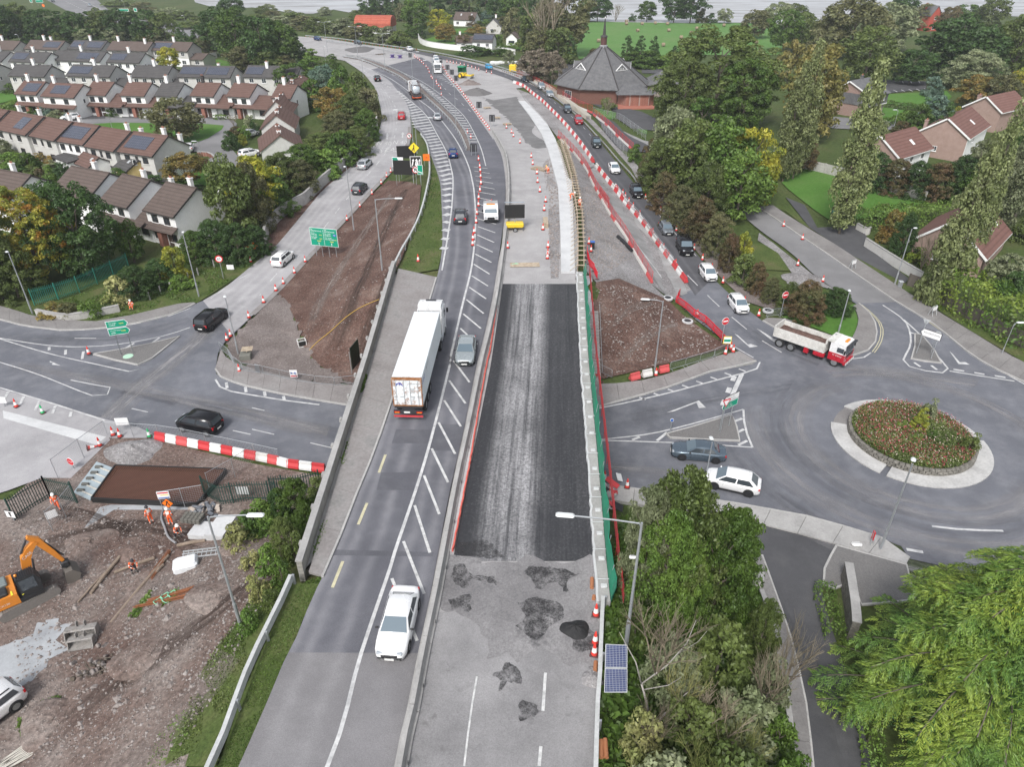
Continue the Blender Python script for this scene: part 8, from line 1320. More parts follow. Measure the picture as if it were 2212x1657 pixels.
meshfence('wire site fence along the works yard footpath',T(3,1,(460,900),(560,830),(650,750),(860,590)),base=False,mat=M_wire,clear=True,hgt=2.);meshfence('wire site fence across the yard entrance',T(3,1,(850,560),(1000,570),(1150,580),(1370,600),(1800,690),(2209,780)),base=False,mat=M_wire,clear=True,hgt=1.5);meshfence('upright wire panel beside the rebar slab',T(3,1,(1290,1160),(1450,1135),(1630,1105)),base=False,mat=M_wire,clear=True,hgt=2.);meshfence('leaning wire panel at the right of the rebar slab',T(3,1,(1660,1010),(1850,900),(2030,780)),base=False,mat=M_wire,clear=True,hgt=2.);meshfence('wire panel with white notice near the palisade gate',T(3,1,(420,1320),(520,1220),(610,1110)),base=False,mat=M_wire,clear=True,hgt=2.);meshfence('wire fence below the curved wall of the church lane',T(1,3,(-100,560),(20,545),(90,540)),base=False,mat=M_wire,clear=True)
def pedmesh(mat,L=2.2):
 mb=MB();mb.tube([(-L/2,0,.2),(-L/2,0,1.0),(-L/2+.1,0,1.1),(L/2-.1,0,1.1),(L/2,0,1.0),(L/2,0,.2),(-L/2,0,.2)],.024,5,caps=False)
 for i in range(1,16):x_=-L/2+L*i/16;mb.tube([(x_,0,.2),(x_,0,1.08)],.011,3,caps=False)
 f=mb.mesh('panel',mat);mb=MB()
 mb.tube([(0,-.3,.02),(0,0,.12),(0,.3,.02)],.02,4);return f,mb.mesh('foot',mat)
PM=pedmesh(M_steel);M_redb=plain('barrier_red',(.70,.03,.05),.45)
def redped():
 mb=MB();L=2.0;mb.rbox((0,0,1.0),(L,.05,.14),.02);mb.rbox((0,0,.2),(L,.05,.1),.02)
 for x_ in(-L/2+.04,L/2-.04):mb.rbox((x_,0,.58),(.08,.05,.8),.02)
 for i in range(1,14):mb.box((-L/2+L*i/14,0,.6),(.035,.03,.72))
 f=mb.mesh('panel',M_redb);mb=MB();mb.rbox((0,0,.05),(.12,.55,.1),.03);return f,mb.mesh('foot',M_cbase)
RM=redped()
def peds(where,pts,meshes,word,dz=.25,L=2.2,name='pedestrian_barrier'):
 P=[g(*q)for q in pts];k_=max(1,round(plen(P)/L));Q=resample(P,k_+1)
 for i in range(k_):
  a,b=Q[i],Q[i+1];d=b-a;lab=f'{word} pedestrian barrier, {nth(i)} of the run {where}' if k_>1 else f'{word} pedestrian barrier {where}';t=thing(name,lab,'barrier',(a+b)/2+VV((0,0,dz)),math.atan2(d.y,d.x)+rnd.uniform(-.06,.06),'barriers '+where);o=obj('panel',meshes[0],t);o.scale=(d.length/(2.2 if meshes is PM else 2.),1,1)
  for s in(-1,1):obj('foot',meshes[1],t,(s*.8,0,0))
peds('along the gravel bed beside the left footpath',T(2,1,(1740,1330),(1830,1400),(1860,1470))+T(2,1,(1880,1490),(2100,1530))+T(2,2,(0,1500),(250,1560),(400,1590),(700,1620),(810,1600)),PM,'grey steel',.1);peds('along the soil wedge above the right footpath',T(2,3,(1740,1350),(1660,1390),(1540,1430),(1400,1470),(1300,1500)),PM,'grey steel',.2);peds('at the foot of the deck stairs',T(2,3,(840,1560),(700,1480)),PM,'grey steel',.1);peds('behind the lower right hedge corner',T(2,4,(175,1075),(270,1060),(385,1040)),PM,'grey steel',.1);peds('among rubble beside the large black four-by-four',T(2,3,(1600,590),(1760,650)),PM,'grey steel',.05)
peds('round the soil wedge bend',T(2,3,(1345,955),(1400,990),(1480,1060),(1590,1130),(1660,1200),(1720,1270),(1765,1320)),RM,'red plastic',.1,2.0);peds('at the top of the deck stairs',T(2,3,(648,560),(655,640),(690,690),(730,780)),RM,'red plastic',.05,2.0);q=peds('standing at the bend corner',T(2,3,(1355,940),(1380,900)),RM,'red plastic',.1,2.);peds('behind the right parapet near the stairs',T(3,3,(690,150),(735,150)),RM,'red plastic',.1,2.)
# ------ palisade fences
def palisade(label,pts,hgt,mat,gap=.16,dz=0.,postgap=2.7):
 P=[g(*q)for q in pts];L=plen(P);t=thing('palisade_fence',label,'fence',P[0]);n_=int(L/gap);Q=resample([p-P[0]for p in P],n_+1);mb=MB();mb.prism([(-.035,0),(.035,0),(.02,.03),(-.02,.03)],.05,hgt-.1);mb.add([(-.035,0,hgt-.1),(.035,0,hgt-.1),(0,.01,hgt)],[(0,1,2)]);me=mb.mesh('pale',mat)
 for i in range(n_+1):
  d=Q[min(i+1,n_)]-Q[max(i-1,0)];o=obj('pale',me,t,Q[i]+VV((0,0,dz)));o.rotation_euler=(0,0,math.atan2(d.y,d.x))
 for z_ in(.35,hgt-.4):mb=MB();wln(mb,[q+VV((0,0,dz))for q in Q],.05,z_-.03,z_+.03,.05);mb.build('rail',mat,t)
 k_=max(1,int(L/postgap));W_=resample([p-P[0]for p in P],k_+1)
 for q in W_:mb=MB();mb.box((q.x,q.y,q.z+dz+hgt/2),(.1,.1,hgt+.05));mb.build('post',mat,t)
 return t
M_pal=plain('palisade_green',(.03,.19,.145),.5);M_pald=plain('palisade_dark',(.02,.055,.045),.5)
palisade('long green palisade fence above the grass corner',T(2,1,(275,970),(420,935),(600,880),(860,760),(1020,680)),2.3,M_pal,.22);palisade('dark green palisade fence below the left parapet',T(3,1,(1620,1040),(1750,1110))+T(3,1,(1750,1110),(1950,1080),(2209,1080))+T(3,2,(150,1040),(380,1030),(540,990)),2.2,M_pald,.2);palisade('dark green palisade gate panel with white notice at the site',T(3,1,(120,1230),(250,1140),(400,1050)),2.3,M_pald,.2);palisade('dark green palisade gate leaf by the rebar slab',T(3,1,(400,1050),(500,1070),(612,1095)),2.3,M_pald,.2)
# ------ lamp posts
def lamp(label,base,top,arm=0.,surf='h',hgt=None,name='lamp_post',head2=False,r=.11,armdir=None,M=None):
 b=(mp if surf=='m' else g)(*base);d=ray(*top);t_=b.y/d.y;H=hgt or max(4,CAMZ+d.z*t_-b.z);t=thing(name,label,'lamp post',b);mb=MB();mb.tube([(0,0,-.1),(0,0,H*.22),(0,0,H*.23),(0,0,H)],[r,r,r*.72,r*.5],8);mb.build('pole',M or M_steel,t)
 dirs=[armdir if armdir else(1,0)]+([(-armdir[0],-armdir[1])]if head2 and armdir else[(-1,0)]if head2 else[])
 for(ax,ay)in dirs:
  if arm:mb=MB();mb.tube([(0,0,H-.35),(ax*.12,ay*.12,H-.05),(ax*arm*.4,ay*arm*.4,H+.05),(ax*arm,ay*arm,H+.1)],.045,6);mb.build('arm',M or M_steel,t)
  mb=MB();Mx=MX.Translation((ax*(arm+.4),ay*(arm+.4),H+.1))@MX.Rotation(math.atan2(ay,ax),4,'Z');mb.rbox((0,0,0),(.95 if arm else .5,.34,.16),.07,M=Mx);mb.build('lantern',plain('lantern_grey',(.60,.62,.62),.4),t)
 return t
lamp('tall grey lamp post on the pavement by the cedar',(1900,1190),(1974,1002),armdir=(.5,.86));lamp('lamp post on the verge below the orange sign',(430,641),(393,505),armdir=(-.3,.9));lamp('lamp post at the left edge by the palisade fence',(70,676),(20,547),armdir=(-.8,.6));lamp('lamp post beside the driveway wall and leaning poplar',(1932,617),(1967,494),armdir=(1,0));lamp('lamp post on the soil wedge in front of the stairs',(1413,808),(1424,650),1.4,armdir=(-1,.1));lamp('lamp post behind the red tipper lorry cab',(1810,722),(1835,632),armdir=(.3,.9));lamp('near lamp post with long arm over the works site',(520,1352),(452,1116),2.2,armdir=(1,0));lamp('hooked lamp post on the red soil bank',(826,585),(812,430),2.4,armdir=(1,.0));lamp('thin lamp post beside the big green sign',(765,500),(752,362),armdir=(-.7,.6));lamp('thin lamp post by the stacked pallets',(515,765),(487,645),armdir=(-.4,.8));lamp('lamp post in front of the blue-grey saloon',(1522,1045),(1532,955),armdir=(0,1),r=.09);lamp('short white-headed post on the grass verge at right',T(2,4,(2030,1360))[0],T(2,4,(2075,1200))[0],.3,armdir=(1,0),r=.06)
p=mp(1352,1395);lp_=lamp('near right lamp post with long arm over the green netting',(1352,1395),(1392,1130),3.4,'m',armdir=(-1,.12),r=.13);mb=MB();mb.rbox((-.25,0,7.),(.35,.2,.2),.06);mb.build('camera_unit',M_whitep,lp_)
for i,(b,tp)in enumerate((((704,140),(700,100)),((708,113),(697,47)),((773,122),(766,57)),((832,150),(825,72)),((892,178),(885,112)),((938,210),(932,130)))):lamp(f'double-armed grey lamp post, {nth(i)} from left along the central reserve' if i else 'slim lamp post at the edge of the bank trees',b,tp,1.6 if i else 0,head2=bool(i),armdir=(1,.1),r=.09)
lamp('lamp post with arm over the red car on the slip road',(893,318),(886,238),2.6,'m',armdir=(-1,0),r=.09);lamp('lamp post with arm over the hatched gore',(901,330),(898,255),2.6,'m',armdir=(1,0),r=.09);lamp('slim lamp post at the far cone row',(985,275),(982,180),0,armdir=(1,0),r=.08);lamp('slim lamp post with round sign on the slip road bank',(787,187),(784,130),0,armdir=(1,0),r=.08)
for i,(b,tp)in enumerate(((T(1,1,(1235,890),(1200,765))),T(1,1,(890,1030),(870,950)),T(1,1,(1605,1310),(1570,1115)),T(1,1,(168,355),(160,325)),T(1,1,(790,45),(775,-30)),T(1,1,(985,60),(965,10)),T(1,1,(1465,195),(1455,120)))):lamp(['white estate lamp post beside the brown tree','small estate lamp post on the green','estate lamp post at the turning area planter','small lamp post in the far estate row','tall lamp post beside the distant road at top','double lamp post by the distant green signs','lamp post by the far highway behind trees'][i],b,tp,.4,armdir=(-1,0),r=.07)
for i,(b,tp)in enumerate((T(1,4,(1180,1010),(1205,880)),T(1,4,(255,1360),(245,1280)),T(1,4,(545,1090),(550,1045)))):lamp(['white lamp post by the low garden hedge','lamp post between the poplars','small lamp post behind the second poplar'][i],b,tp,.4,armdir=(-1,0),r=.07)
# ------ signs
M_green=plain('sign_green',(.0,.28,.17),.45,var=.05);M_sw=plain('sign_white',(.80,.80,.80),.45,var=.03);M_sy=plain('sign_yellow',(.80,.62,.04),.45,var=.05);M_sb=plain('sign_black',(.018,.018,.018),.5);M_sr=plain('sign_red',(.60,.02,.03),.45,var=.05);M_so=plain('sign_orange',(.90,.20,.02),.5,var=.05);M_sbl=plain('sign_blue',(.03,.12,.45),.45);M_syt=plain('sign_text_yellow',(.85,.70,.10),.5)
def sign(label,base,w,hgt,zc,rz,layers,posts=(0,),surf='h',shape='rect',cat='sign',name='road_sign',tilt=0.,back=None,edge=None):
 """layers: list of (kind, data, mat) drawn proud of the panel; faces local -y"""
 b=(mp if surf=='m' else g)(*base);t=thing(name,label,cat,b,rz)
 for x_ in posts:mb=MB();mb.tube([(x_,.07,-.2),(x_,.07,zc+hgt*.35)],.045,6);mb.build('post',M_steel,t)
 def poly(kind,s=1.,o=0.):
  if kind=='rect':return[(-w/2+o,-hgt/2+o),(w/2-o,-hgt/2+o),(w/2-o,hgt/2-o),(-w/2+o,hgt/2-o)]
  if kind=='diamond':return[(0,-hgt/2+o),(w/2-o,0),(0,hgt/2-o),(-w/2+o,0)]
  if kind=='disc':return[((w/2-o)*math.cos(a),(w/2-o)*math.sin(a))for a in[2*math.pi*i/20 for i in range(20)]]
  if kind=='tri':return[(0,-hgt/2+o*1.6),(w/2-o*1.4,hgt/2-o),(-w/2+o*1.4,hgt/2-o)]
  if kind=='arrowR':return[(-w/2+o,-hgt/2+o),(w/2-hgt*.35,-hgt/2+o),(w/2-o*1.4,0),(w/2-hgt*.35,hgt/2-o),(-w/2+o,hgt/2-o)]
  if kind=='arrowL':return[(-x_,z_)for x_,z_ in poly('arrowR',1,o)][::-1]
 Mz=lambda dy:MX.Translation((0,dy,zc))@MX(((1,0,0,0),(0,0,1,0),(0,1,0,0),(0,0,0,1)))
 mb=MB();mb.prism(poly(shape),-.02,.02,M=Mz(0));pn=mb.build('panel',edge or layers[0][2],t);dy=-.024
 for kd,data,m in layers:
  if kd=='fill':mb=MB();mb.prism(poly(shape,1,data),0,.004,M=Mz(dy-.004));mb.build('face',m,pn)
  elif kd=='poly':
   for pts in data:mb=MB();mb.prism(pts,0,.004,M=Mz(dy-.004));mb.build('symbol',m,pn)
  elif kd=='text':
   for(body,x_,z_,s_)in data:o=obj('lettering',textmesh(body,s_,m,'LEFT'),pn);o.matrix_basis=MX.Translation((x_,dy,zc+z_))@MX.Rotation(R(90),4,'X')
  dy-=.006
 return t
def arrow(x,z,s):return[(x-.05*s,z-.5*s),(x+.05*s,z-.5*s),(x+.05*s,z+.15*s),(x+.18*s,z+.15*s),(x,z+.5*s),(x-.18*s,z+.15*s),(x-.05*s,z+.15*s)]
sign('large green overhead-style direction sign for westbound and eastbound',(706,556),4.3,2.7,3.1,R(-14),[('fill',.05,M_green),('poly',[[(-.03,-1.2+.3*i),(.03,-1.2+.3*i),(.03,-1.02+.3*i),(-.03,-1.02+.3*i)]for i in range(8)]+[arrow(-.9,-1.05,.5),arrow(1.1,-1.05,.5)],M_sw),('text',[('Siar',-2.0,1.12,.26),('WESTBOUND',-2.0,.86,.28),('Tra Li',-2.0,.56,.26),('TRALEE',-2.0,.30,.28),('Corcaigh',-2.0,-.02,.26),('CORK',-2.0,-.28,.28),('Soir',.15,1.12,.26),('EASTBOUND',.15,.86,.28),('Ath Cliath',.15,.56,.24),('DUBLIN',.15,.30,.28),('Port Lairge',.15,-.02,.24),('WATERFORD',.15,-.28,.24)],M_sw),('poly',[[(1.5,.28),(2.0,.28),(2.0,.58),(1.5,.58)]],M_sbl),('text',[('N22',-.7,.30,.26),('N27',-.7,-.28,.26),('N40',-1.1,-.62,.32),('N25',1.6,-.30,.22),('N40',.9,-.62,.32)],M_syt),('text',[('M8',1.55,.42,.24)],M_sw)],(-1.6,-.6,.5,1.6),edge=M_sw)
for lab,zc,tx in(('upper green arrow sign on the left traffic island',4.1,(('Corcaigh',-.85,.14,.22),('CORK',-.85,-.12,.24))),('lower green arrow sign on the left traffic island',3.2,(('An tOirthear',-.85,.14,.2),('(M8)',-.85,-.14,.24)))):sign(lab,T(2,1,(1005,1370))[0],2.2,.82,zc,R(20),[('fill',.05,M_green),('text',tx,M_sw),('text',[('N40',.2,.0,.26)],M_syt)],(-.55,.7),shape='arrowR',edge=M_sw)
q=T(1,2,(1170,1470))[0]
def cl(dx,dy):return(q[0]+dx,q[1]+dy)
sign('blank black message board, upper of the pair at the gore',T(1,2,(1230,1400))[0],3.4,2.2,4.6,R(8),[('fill',.06,M_sb)],(-1.2,1.2),edge=M_dark,name='message_board',cat='message board');sign('blank black message board, lower of the pair at the gore',T(1,2,(1205,1455))[0],3.8,2.5,3.0,R(-6),[('fill',.06,M_sb)],(-1.5,1.5),edge=M_dark,name='message_board',cat='message board')
sign('yellow diamond merge warning sign at the gore',T(1,2,(1290,1400))[0],2.0,2.0,5.2,0,[('fill',.06,M_sy),('poly',[[(-.07,-.6),(.08,-.6),(.08,.5),(-.07,.5)],[(-.5,-.6),(-.34,-.6),(0,-.05),(-.02,.15)]],M_sb)],shape='diamond',edge=M_sb);sign('green and white lane merge sign at the gore',T(1,2,(1160,1440))[0],2.0,1.75,3.7,R(-4),[('fill',.05,M_sw),('poly',[[(-.9,.1),(-.9,.8),(-.1,.8),(.9,-.5),(.9,-.8),(.75,-.8),(0,.1)],[(-.65,-.75),(-.45,-.75),(-.4,0),(-.5,.1),(-.7,.0)],[(-.3,-.75),(-.05,-.75),(-.1,0),(-.25,.2),(-.45,.15)]],M_green),('poly',[[(-.05,.62),(.05,.7),(.75,-.35),(.65,-.42)]],M_sw)],edge=M_sw)
sign('black lane shift sign with three white arrows at the gore',T(1,2,(1300,1440))[0],1.9,1.75,3.6,R(4),[('fill',.08,M_sb),('poly',[[(x_-.1,-.65),(x_+.12,-.65),(x_+.3,.1),(x_+.42,.1),(x_+.3,.5),(x_-.02,.2),(x_+.12,.15)]for x_ in(-.65,-.1)]+[arrow(.65,-.1,1.1),[(-.05,-.85),(.45,-.85),(.4,.2),(.34,.2)]],M_sw)],(-.6,.6),edge=M_sw);sign('red ring no u-turn sign beneath the message board',T(1,2,(1295,1460))[0],1.1,1.1,2.6,0,[('fill',.1,M_sw),('poly',[[(-.2,-.3),(-.1,-.3),(-.1,.15),(.1,.15),(.1,-.1),(.2,-.1),(.2,.28),(-.2,.28)],[(-.36,.30),(-.28,.38),(.38,-.28),(.30,-.36)]],M_sb)],shape='disc',edge=M_sr);sign('green countdown marker sign at the gore',T(1,2,(1330,1455))[0],.9,1.6,2.5,0,[('fill',.06,M_green),('poly',[[(-.35,-.35),(.35,-.6),(.35,-.45),(-.35,-.2)]],M_sw)],edge=M_sw)
sign('round no right turn sign above the gore wedge',T(1,2,(1245,1185))[0],1.0,1.0,3.0,0,[('fill',.08,M_sw),('poly',[[(-.05,-.3),(.05,-.3),(.05,.05),(.28,.12),(.28,.22),(-.05,.15)],[(-.34,.28),(-.27,.35),(.35,-.27),(.28,-.34)]],M_sb)],shape='disc',edge=M_sr);sign('round no right turn sign on the rendered wall side',T(1,2,(858,1215))[0],1.1,1.1,3.4,0,[('fill',.1,M_sw),('poly',[[(-.05,-.3),(.05,-.3),(.05,.05),(.28,.12),(.28,.22),(-.05,.15)],[(-.34,.28),(-.27,.35),(.35,-.27),(.28,-.34)]],M_sb)],shape='disc',edge=M_sr);sign('orange rectangular works sign behind the guardrail at the gore',T(1,2,(1375,1300))[0],1.2,1.2,1.4,0,[('fill',.04,M_so),('poly',[[(-.2,-.1),(.25,-.1),(.1,.1)]],M_sr)],(-.4,.4),surf='m')
sign('orange diamond roadworks sign on the verge by the wall',T(2,1,(1998,600))[0],1.9,1.9,1.9,R(10),[('fill',.06,M_so),('poly',[[(-.3,-.25),(-.1,-.3),(.0,0),(-.2,.05)],[(0,-.1),(.25,.05),(.15,.35),(-.05,.2)]],M_sr)],shape='diamond',edge=M_so);sign('round sixty speed limit sign on the grass bank',T(2,1,(1762,765))[0],1.0,1.0,3.0,R(10),[('fill',.13,M_sw),('text',[('60',-.27,0,.5)],M_sb)],shape='disc',edge=M_sr)
for lab,bq in(('round no entry sign at the end of the red barriers',T(2,3,(1710,1270))[0]),('round no entry sign beside the dark red bushes',T(2,4,(292,1055))[0])):sign(lab,bq,.95,.95,2.9,R(20),[('fill',.03,M_sr),('poly',[[(-.32,-.09),(.32,-.09),(.32,.09),(-.32,.09)]],M_sw)],shape='disc',edge=M_sw)
sign('white and green arrow signs on the roundabout splitter island',T(3,3,(1735,520))[0],2.2,.75,3.0,R(35),[('fill',.05,M_green),('text',[('Corcaigh',-.5,.1,.2),('CORK N40',-.6,-.15,.2)],M_sw)],(-.75,.6),shape='arrowL',edge=M_sw);sign('white arrow sign above the green one on the island',T(3,3,(1737,519))[0],2.2,.7,3.75,R(35),[('fill',.05,M_sw),('text',[('Dun an Oir',-.5,.1,.2),('MOUNT OVAL',-.7,-.15,.2)],M_sb)],(),shape='arrowL',edge=M_sb);sign('red and white yield triangle on the splitter island',T(3,3,(1700,555))[0],.95,.85,3.6,R(25),[('fill',.1,M_sw)],shape='tri',edge=M_sr);sign('white arrow direction sign seen on the right splitter island',T(2,4,(1410,1385))[0],2.2,.9,3.0,R(-48),[('fill',.05,M_sw),('text',[('ROCHESTOWN',-.75,.05,.24)],M_sb)],(-.8,.8),shape='arrowL',edge=M_sb)
for lab,bq,rz_ in(('back of the grey triangular sign on the right island tip',T(2,4,(1385,1260))[0],2.6),('back of the grey round sign on the right island',T(2,4,(1470,1360))[0],2.6)):sign(lab,bq,.8,.7,2.6,rz_,[('fill',.02,M_s2)],shape='tri' if 'tri' in lab else 'disc',edge=M_s2)
sign('blue keep-left bollard sign at the splitter tip',T(3,3,(1303,555))[0],.35,.35,1.7,0,[('fill',.03,M_sbl)],shape='disc',edge=M_sw,name='bollard_sign')
sign('orange diamond site sign above the rebar slab edge',T(3,1,(1352,1190))[0],1.0,1.0,1.3,0,[('fill',.04,M_so),('poly',[[(-.12,-.25),(0,.05),(.12,-.25),(.2,-.2),(.06,.1),(.1,.25),(-.1,.25),(-.06,.1),(-.2,-.2)]],M_sb)],shape='diamond',edge=M_sb);sign('white safety notice board on the wire panel by the slab',T(3,1,(1330,1160))[0],.95,.75,1.75,R(8),[('fill',.03,M_sw),('poly',[[(-.42,.2),(.42,.2),(.42,.32),(-.42,.32)]],M_sr),('poly',[[(-.2,.0),(.4,.0),(.4,.08),(-.2,.08)]],M_sy),('poly',[[(-.42,-.3),(.42,-.3),(.42,-.2),(-.42,-.2)]],M_sbl)],(),edge=M_sw)
sign('round red stop sign propped on the yard fence',T(3,1,(580,830))[0],.8,.8,.9,R(-20),[('fill',.04,M_sr),('text',[('STOP',-.29,0,.24)],M_sw)],shape='disc',edge=M_sw);sign('white warning notice on the dark palisade gate',T(3,1,(110,1240))[0],.9,.75,.8,R(-10),[('fill',.04,M_sw),('poly',[[(-.05,-.25),(.06,-.25),(.08,.1),(.16,.22),(-.12,.25)]],M_sb)],edge=M_sb);sign('white notice panel hung on the palisade by the vegetation',T(3,1,(1925,1060))[0],1.0,.8,.9,0,[('fill',.03,M_sw)],(),edge=M_sw);sign('white notice panel on the leaning site fence',T(3,1,(440,1265))[0],.8,.7,1.1,R(40),[('fill',.03,M_sw)],(),edge=M_sw);sign('green notice board at the corner of the right footpath',T(2,3,(1735,1360))[0],.9,.9,1.9,0,[('fill',.06,M_sw),('poly',[[(-.38,-.2),(.38,-.2),(.38,.1),(-.38,.1)]],M_green)],(.2,),edge=M_sy);sign('white site notice on the left steel barriers',T(2,2,(335,1560))[0],.8,.9,.8,0,[('fill',.03,M_sw),('poly',[[(-.35,-.35),(.35,-.35),(.35,-.2),(-.35,-.2)]],M_sr),('poly',[[(-.3,.0),(-.1,.0),(-.1,.2),(-.3,.2)],[(.05,.0),(.25,.0),(.25,.2),(.05,.2)]],M_sbl)],(),edge=M_sw)
sign('tall black sign frame seen edge-on beside the parapet',T(2,2,(825,1470))[0],2.2,2.7,1.8,R(78),[('fill',.08,M_sb)],(-1.2,1.2),edge=plain('dark_green_frame',(.03,.06,.05),.5));sign('white notice panel on the left yard hoarding',T(3,1,(40,340))[0],.8,.7,.9,0,[('fill',.03,M_sw)],edge=M_sw);sign('white notice on the fence by the black people carrier',T(3,1,(985,525))[0],1.2,.8,1.1,R(5),[('fill',.03,M_sw)],edge=M_sw)
sign('white panel board on the verge by the slip road',T(2,1,(1820,695))[0],1.0,.7,.5,0,[('fill',.03,M_sw)],edge=M_sw);sign('distant green gantry sign at the top left',T(1,1,(320,40))[0],4.8,2.4,3,0,[('fill',.12,M_green),('text',[('CORK',-1.8,.3,.9)],M_sw)],(-1.5,1.5),edge=M_sw);sign('distant narrow green sign at the top left',T(1,1,(255,40))[0],1.8,2.4,3,0,[('fill',.2,M_green)],edge=M_sw);sign('distant round orange sign below the green gantry',T(1,1,(348,62))[0],1.8,1.8,1.6,0,[('fill',.1,M_so)],shape='disc',edge=M_sr);sign('distant green sign behind the dark tree belt',T(1,1,(975,110))[0],7.0,1.5,2.2,0,[('fill',.2,M_green)],(-3,3),edge=M_sw);sign('distant small green sign right of the belt',T(1,1,(1075,110))[0],1.8,1.9,2.4,0,[('fill',.2,M_green)],edge=M_sw)
for i,qq in enumerate(T(1,2,(1248,480),(1432,480),(1485,525),(1540,580),(1575,620),(1608,670),(1788,890),(1890,1000))):sign(f'grey back of a works sign, {nth(i)} from left along the far cone row',qq,1.3,1.5,2.0,math.pi,[('fill',.03,M_steel)],(-.4,.4),surf='h',edge=M_dark)
sign('grey back of a works sign on the central reserve end',T(1,2,(1745,1230))[0],1.3,1.5,1.6,math.pi,[('fill',.03,M_steel)],(-.4,.4),edge=M_dark)
for lab,bq in(('empty white sign frame on the side street pavement, upper',T(2,4,(850,690))[0]),('empty white sign frame on the side street pavement, lower',T(2,4,(1480,1060))[0])):
 b=g(*bq);t=thing('sign_frame',lab,'sign frame',(b.x,b.y,b.z+.2),R(30));mb=MB()
 for s in(-.4,.4):mb.tube([(s,-.3,0),(s,0,1.3)],.03,5);mb.tube([(s,.3,0),(s,0,1.3)],.03,5)
 mb.tube([(-.4,0,1.3),(.4,0,1.3)],.03,5);mb.build('frame',M_s2,t);mb=MB();mb.box((0,-.12,1.0),(.8,.04,.5));mb.build('panel',M_sw,t)
 # ------ works equipment
b=mp(1112,496);t=thing('message_trailer','yellow solar trailer carrying a black message board','trailer',b,R(4));mb=MB();mb.rbox((0,0,.75),(2.4,1.3,.6),.1);mb.build('body',M_yel,t);mb=MB();mb.tube([(0,.1,.6),(0,.1,3.6)],.07,6);mb.build('mast',M_steel,t);mb=MB();mb.rbox((0,-.02,2.6),(2.7,.14,1.9),.03);bd=mb.build('display_board',M_sb,t);mb=MB();mb.box((0,.15,3.7),(2.7,1.0,.06),M=MX.Rotation(R(-15),4,'X'));mb.build('solar_panel',plain('grey_solar',(.30,.36,.42),.2),t);wheels(t,(0,),1.0,.32,.2)
for s in(-1.1,1.1):
 for d_ in(-.7,.7):mb=MB();mb.tube([(s,d_,.7),(s,d_,0)],.035,5);mb.build('stabiliser_leg',M_dark,t)
F1=[mp(*q)for q in T(2,3,(572,705),(575,500),(570,300),(560,200))+T(1,3,(520,1400),(480,1250),(440,1130))];t=thing('formwork','timber formwork ladder along the right edge of the new slab','formwork',F1[0]);Q=resample(F1,46)
for i,p in enumerate(Q):
 q=p-F1[0];mb=MB();mb.box((q.x+.45,q.y,q.z+.85),(1.15,.12,.1));mb.build('cross_timber',M_wood,t);mb=MB();mb.tube([(q.x-.9,q.y-.3,q.z+.28),(q.x+.05,q.y,q.z+.9)],.04,4);mb.build('raking_brace',M_wood,t)
for of in(.05,.8):
 mb=MB();wln(mb,[p-F1[0]+VV((of,0,0))for p in Q],.08,-.4,.8);mb.build('form_board',M_wood,t)
F2=[g(*q)for q in T(1,3,(650,940),(560,870),(440,780),(330,700),(240,655))];t=thing('formwork','long white formwork cage beside the queue in front of the church','formwork',F2[0]);Q=resample(F2,44);M_wt=plain('whitened_timber',(.55,.52,.46),.8,var=.2)
for i,p in enumerate(Q):q=p-F2[0];mb=MB();mb.box((q.x+.3,q.y,q.z+1.0),(1.3,.12,.1),M=None);mb.build('cross_timber',M_wt,t);mb=MB();mb.box((q.x-.35,q.y,q.z+.5),(.08,.12,1.1));mb.build('upright',M_wood,t)
for of in(-.3,.9):mb=MB();wln(mb,[p-F2[0]+VV((of,0,0))for p in Q],.09,0,.95);mb.build('form_board',M_wt,t)
S0,S1=at(*T(2,3,(665,1025))[0],4.0),at(*T(2,3,(680,1560))[0],.6);t=thing('stairs','concrete steps descending beside the right edge of the deck','stairs',S0);n_=22
for i in range(n_):f=i/(n_-1);p=S0 .lerp(S1,f)-S0;mb=MB();mb.box((p.x+.3,p.y,p.z-.6),(1.5,(S0 .y-S1 .y)/n_*.98+.06,1.3));mb.build('step',M_conc,t)
for s in(-.5,1.15):mb=MB();mb.tube([VV((s,0,1.0)),S1-S0+VV((s,0,1.0))],.03,5);mb.build('handrail',M_steel,t)
sheet('landing',T(2,3,(610,740),(690,740),(705,1020),(640,1020)),M_nc,.08)
c4=[g(*q)for q in T(3,1,(735,1090),(1560,1130),(1790,860),(920,830))];t=thing('rebar_mat','brown steel rebar mat inside a black-edged slab form','rebar',c4[0]);M_reb=plain('rebar_brown',(.17,.085,.06),.7,.3,.3);o=sheet('slab_base',None,plain('pit_base',(.085,.045,.037),.9,var=.4,scale=1.),.10,'h',W=c4);A0,B0,C0,D0=[p-c4[0]for p in c4]
for i in range(52):f=(i+.5)/52;mb=MB();mb.tube([A0 .lerp(B0,f)+VV((0,0,.42)),D0 .lerp(C0,f)+VV((0,0,.42))],.022,4,caps=False);mb.build('bar',M_reb,t)
for i in range(30):f=(i+.5)/30;mb=MB();mb.tube([A0 .lerp(D0,f)+VV((0,0,.47)),B0 .lerp(C0,f)+VV((0,0,.47))],.022,4,caps=False);mb.build('bar',M_reb,t)
for a_,b_ in((A0,B0),(B0,C0),(C0,D0),(D0,A0)):mb=MB();wln(mb,[a_,b_],.12,0,.55);mb.build('form_edge',M_sb,t)
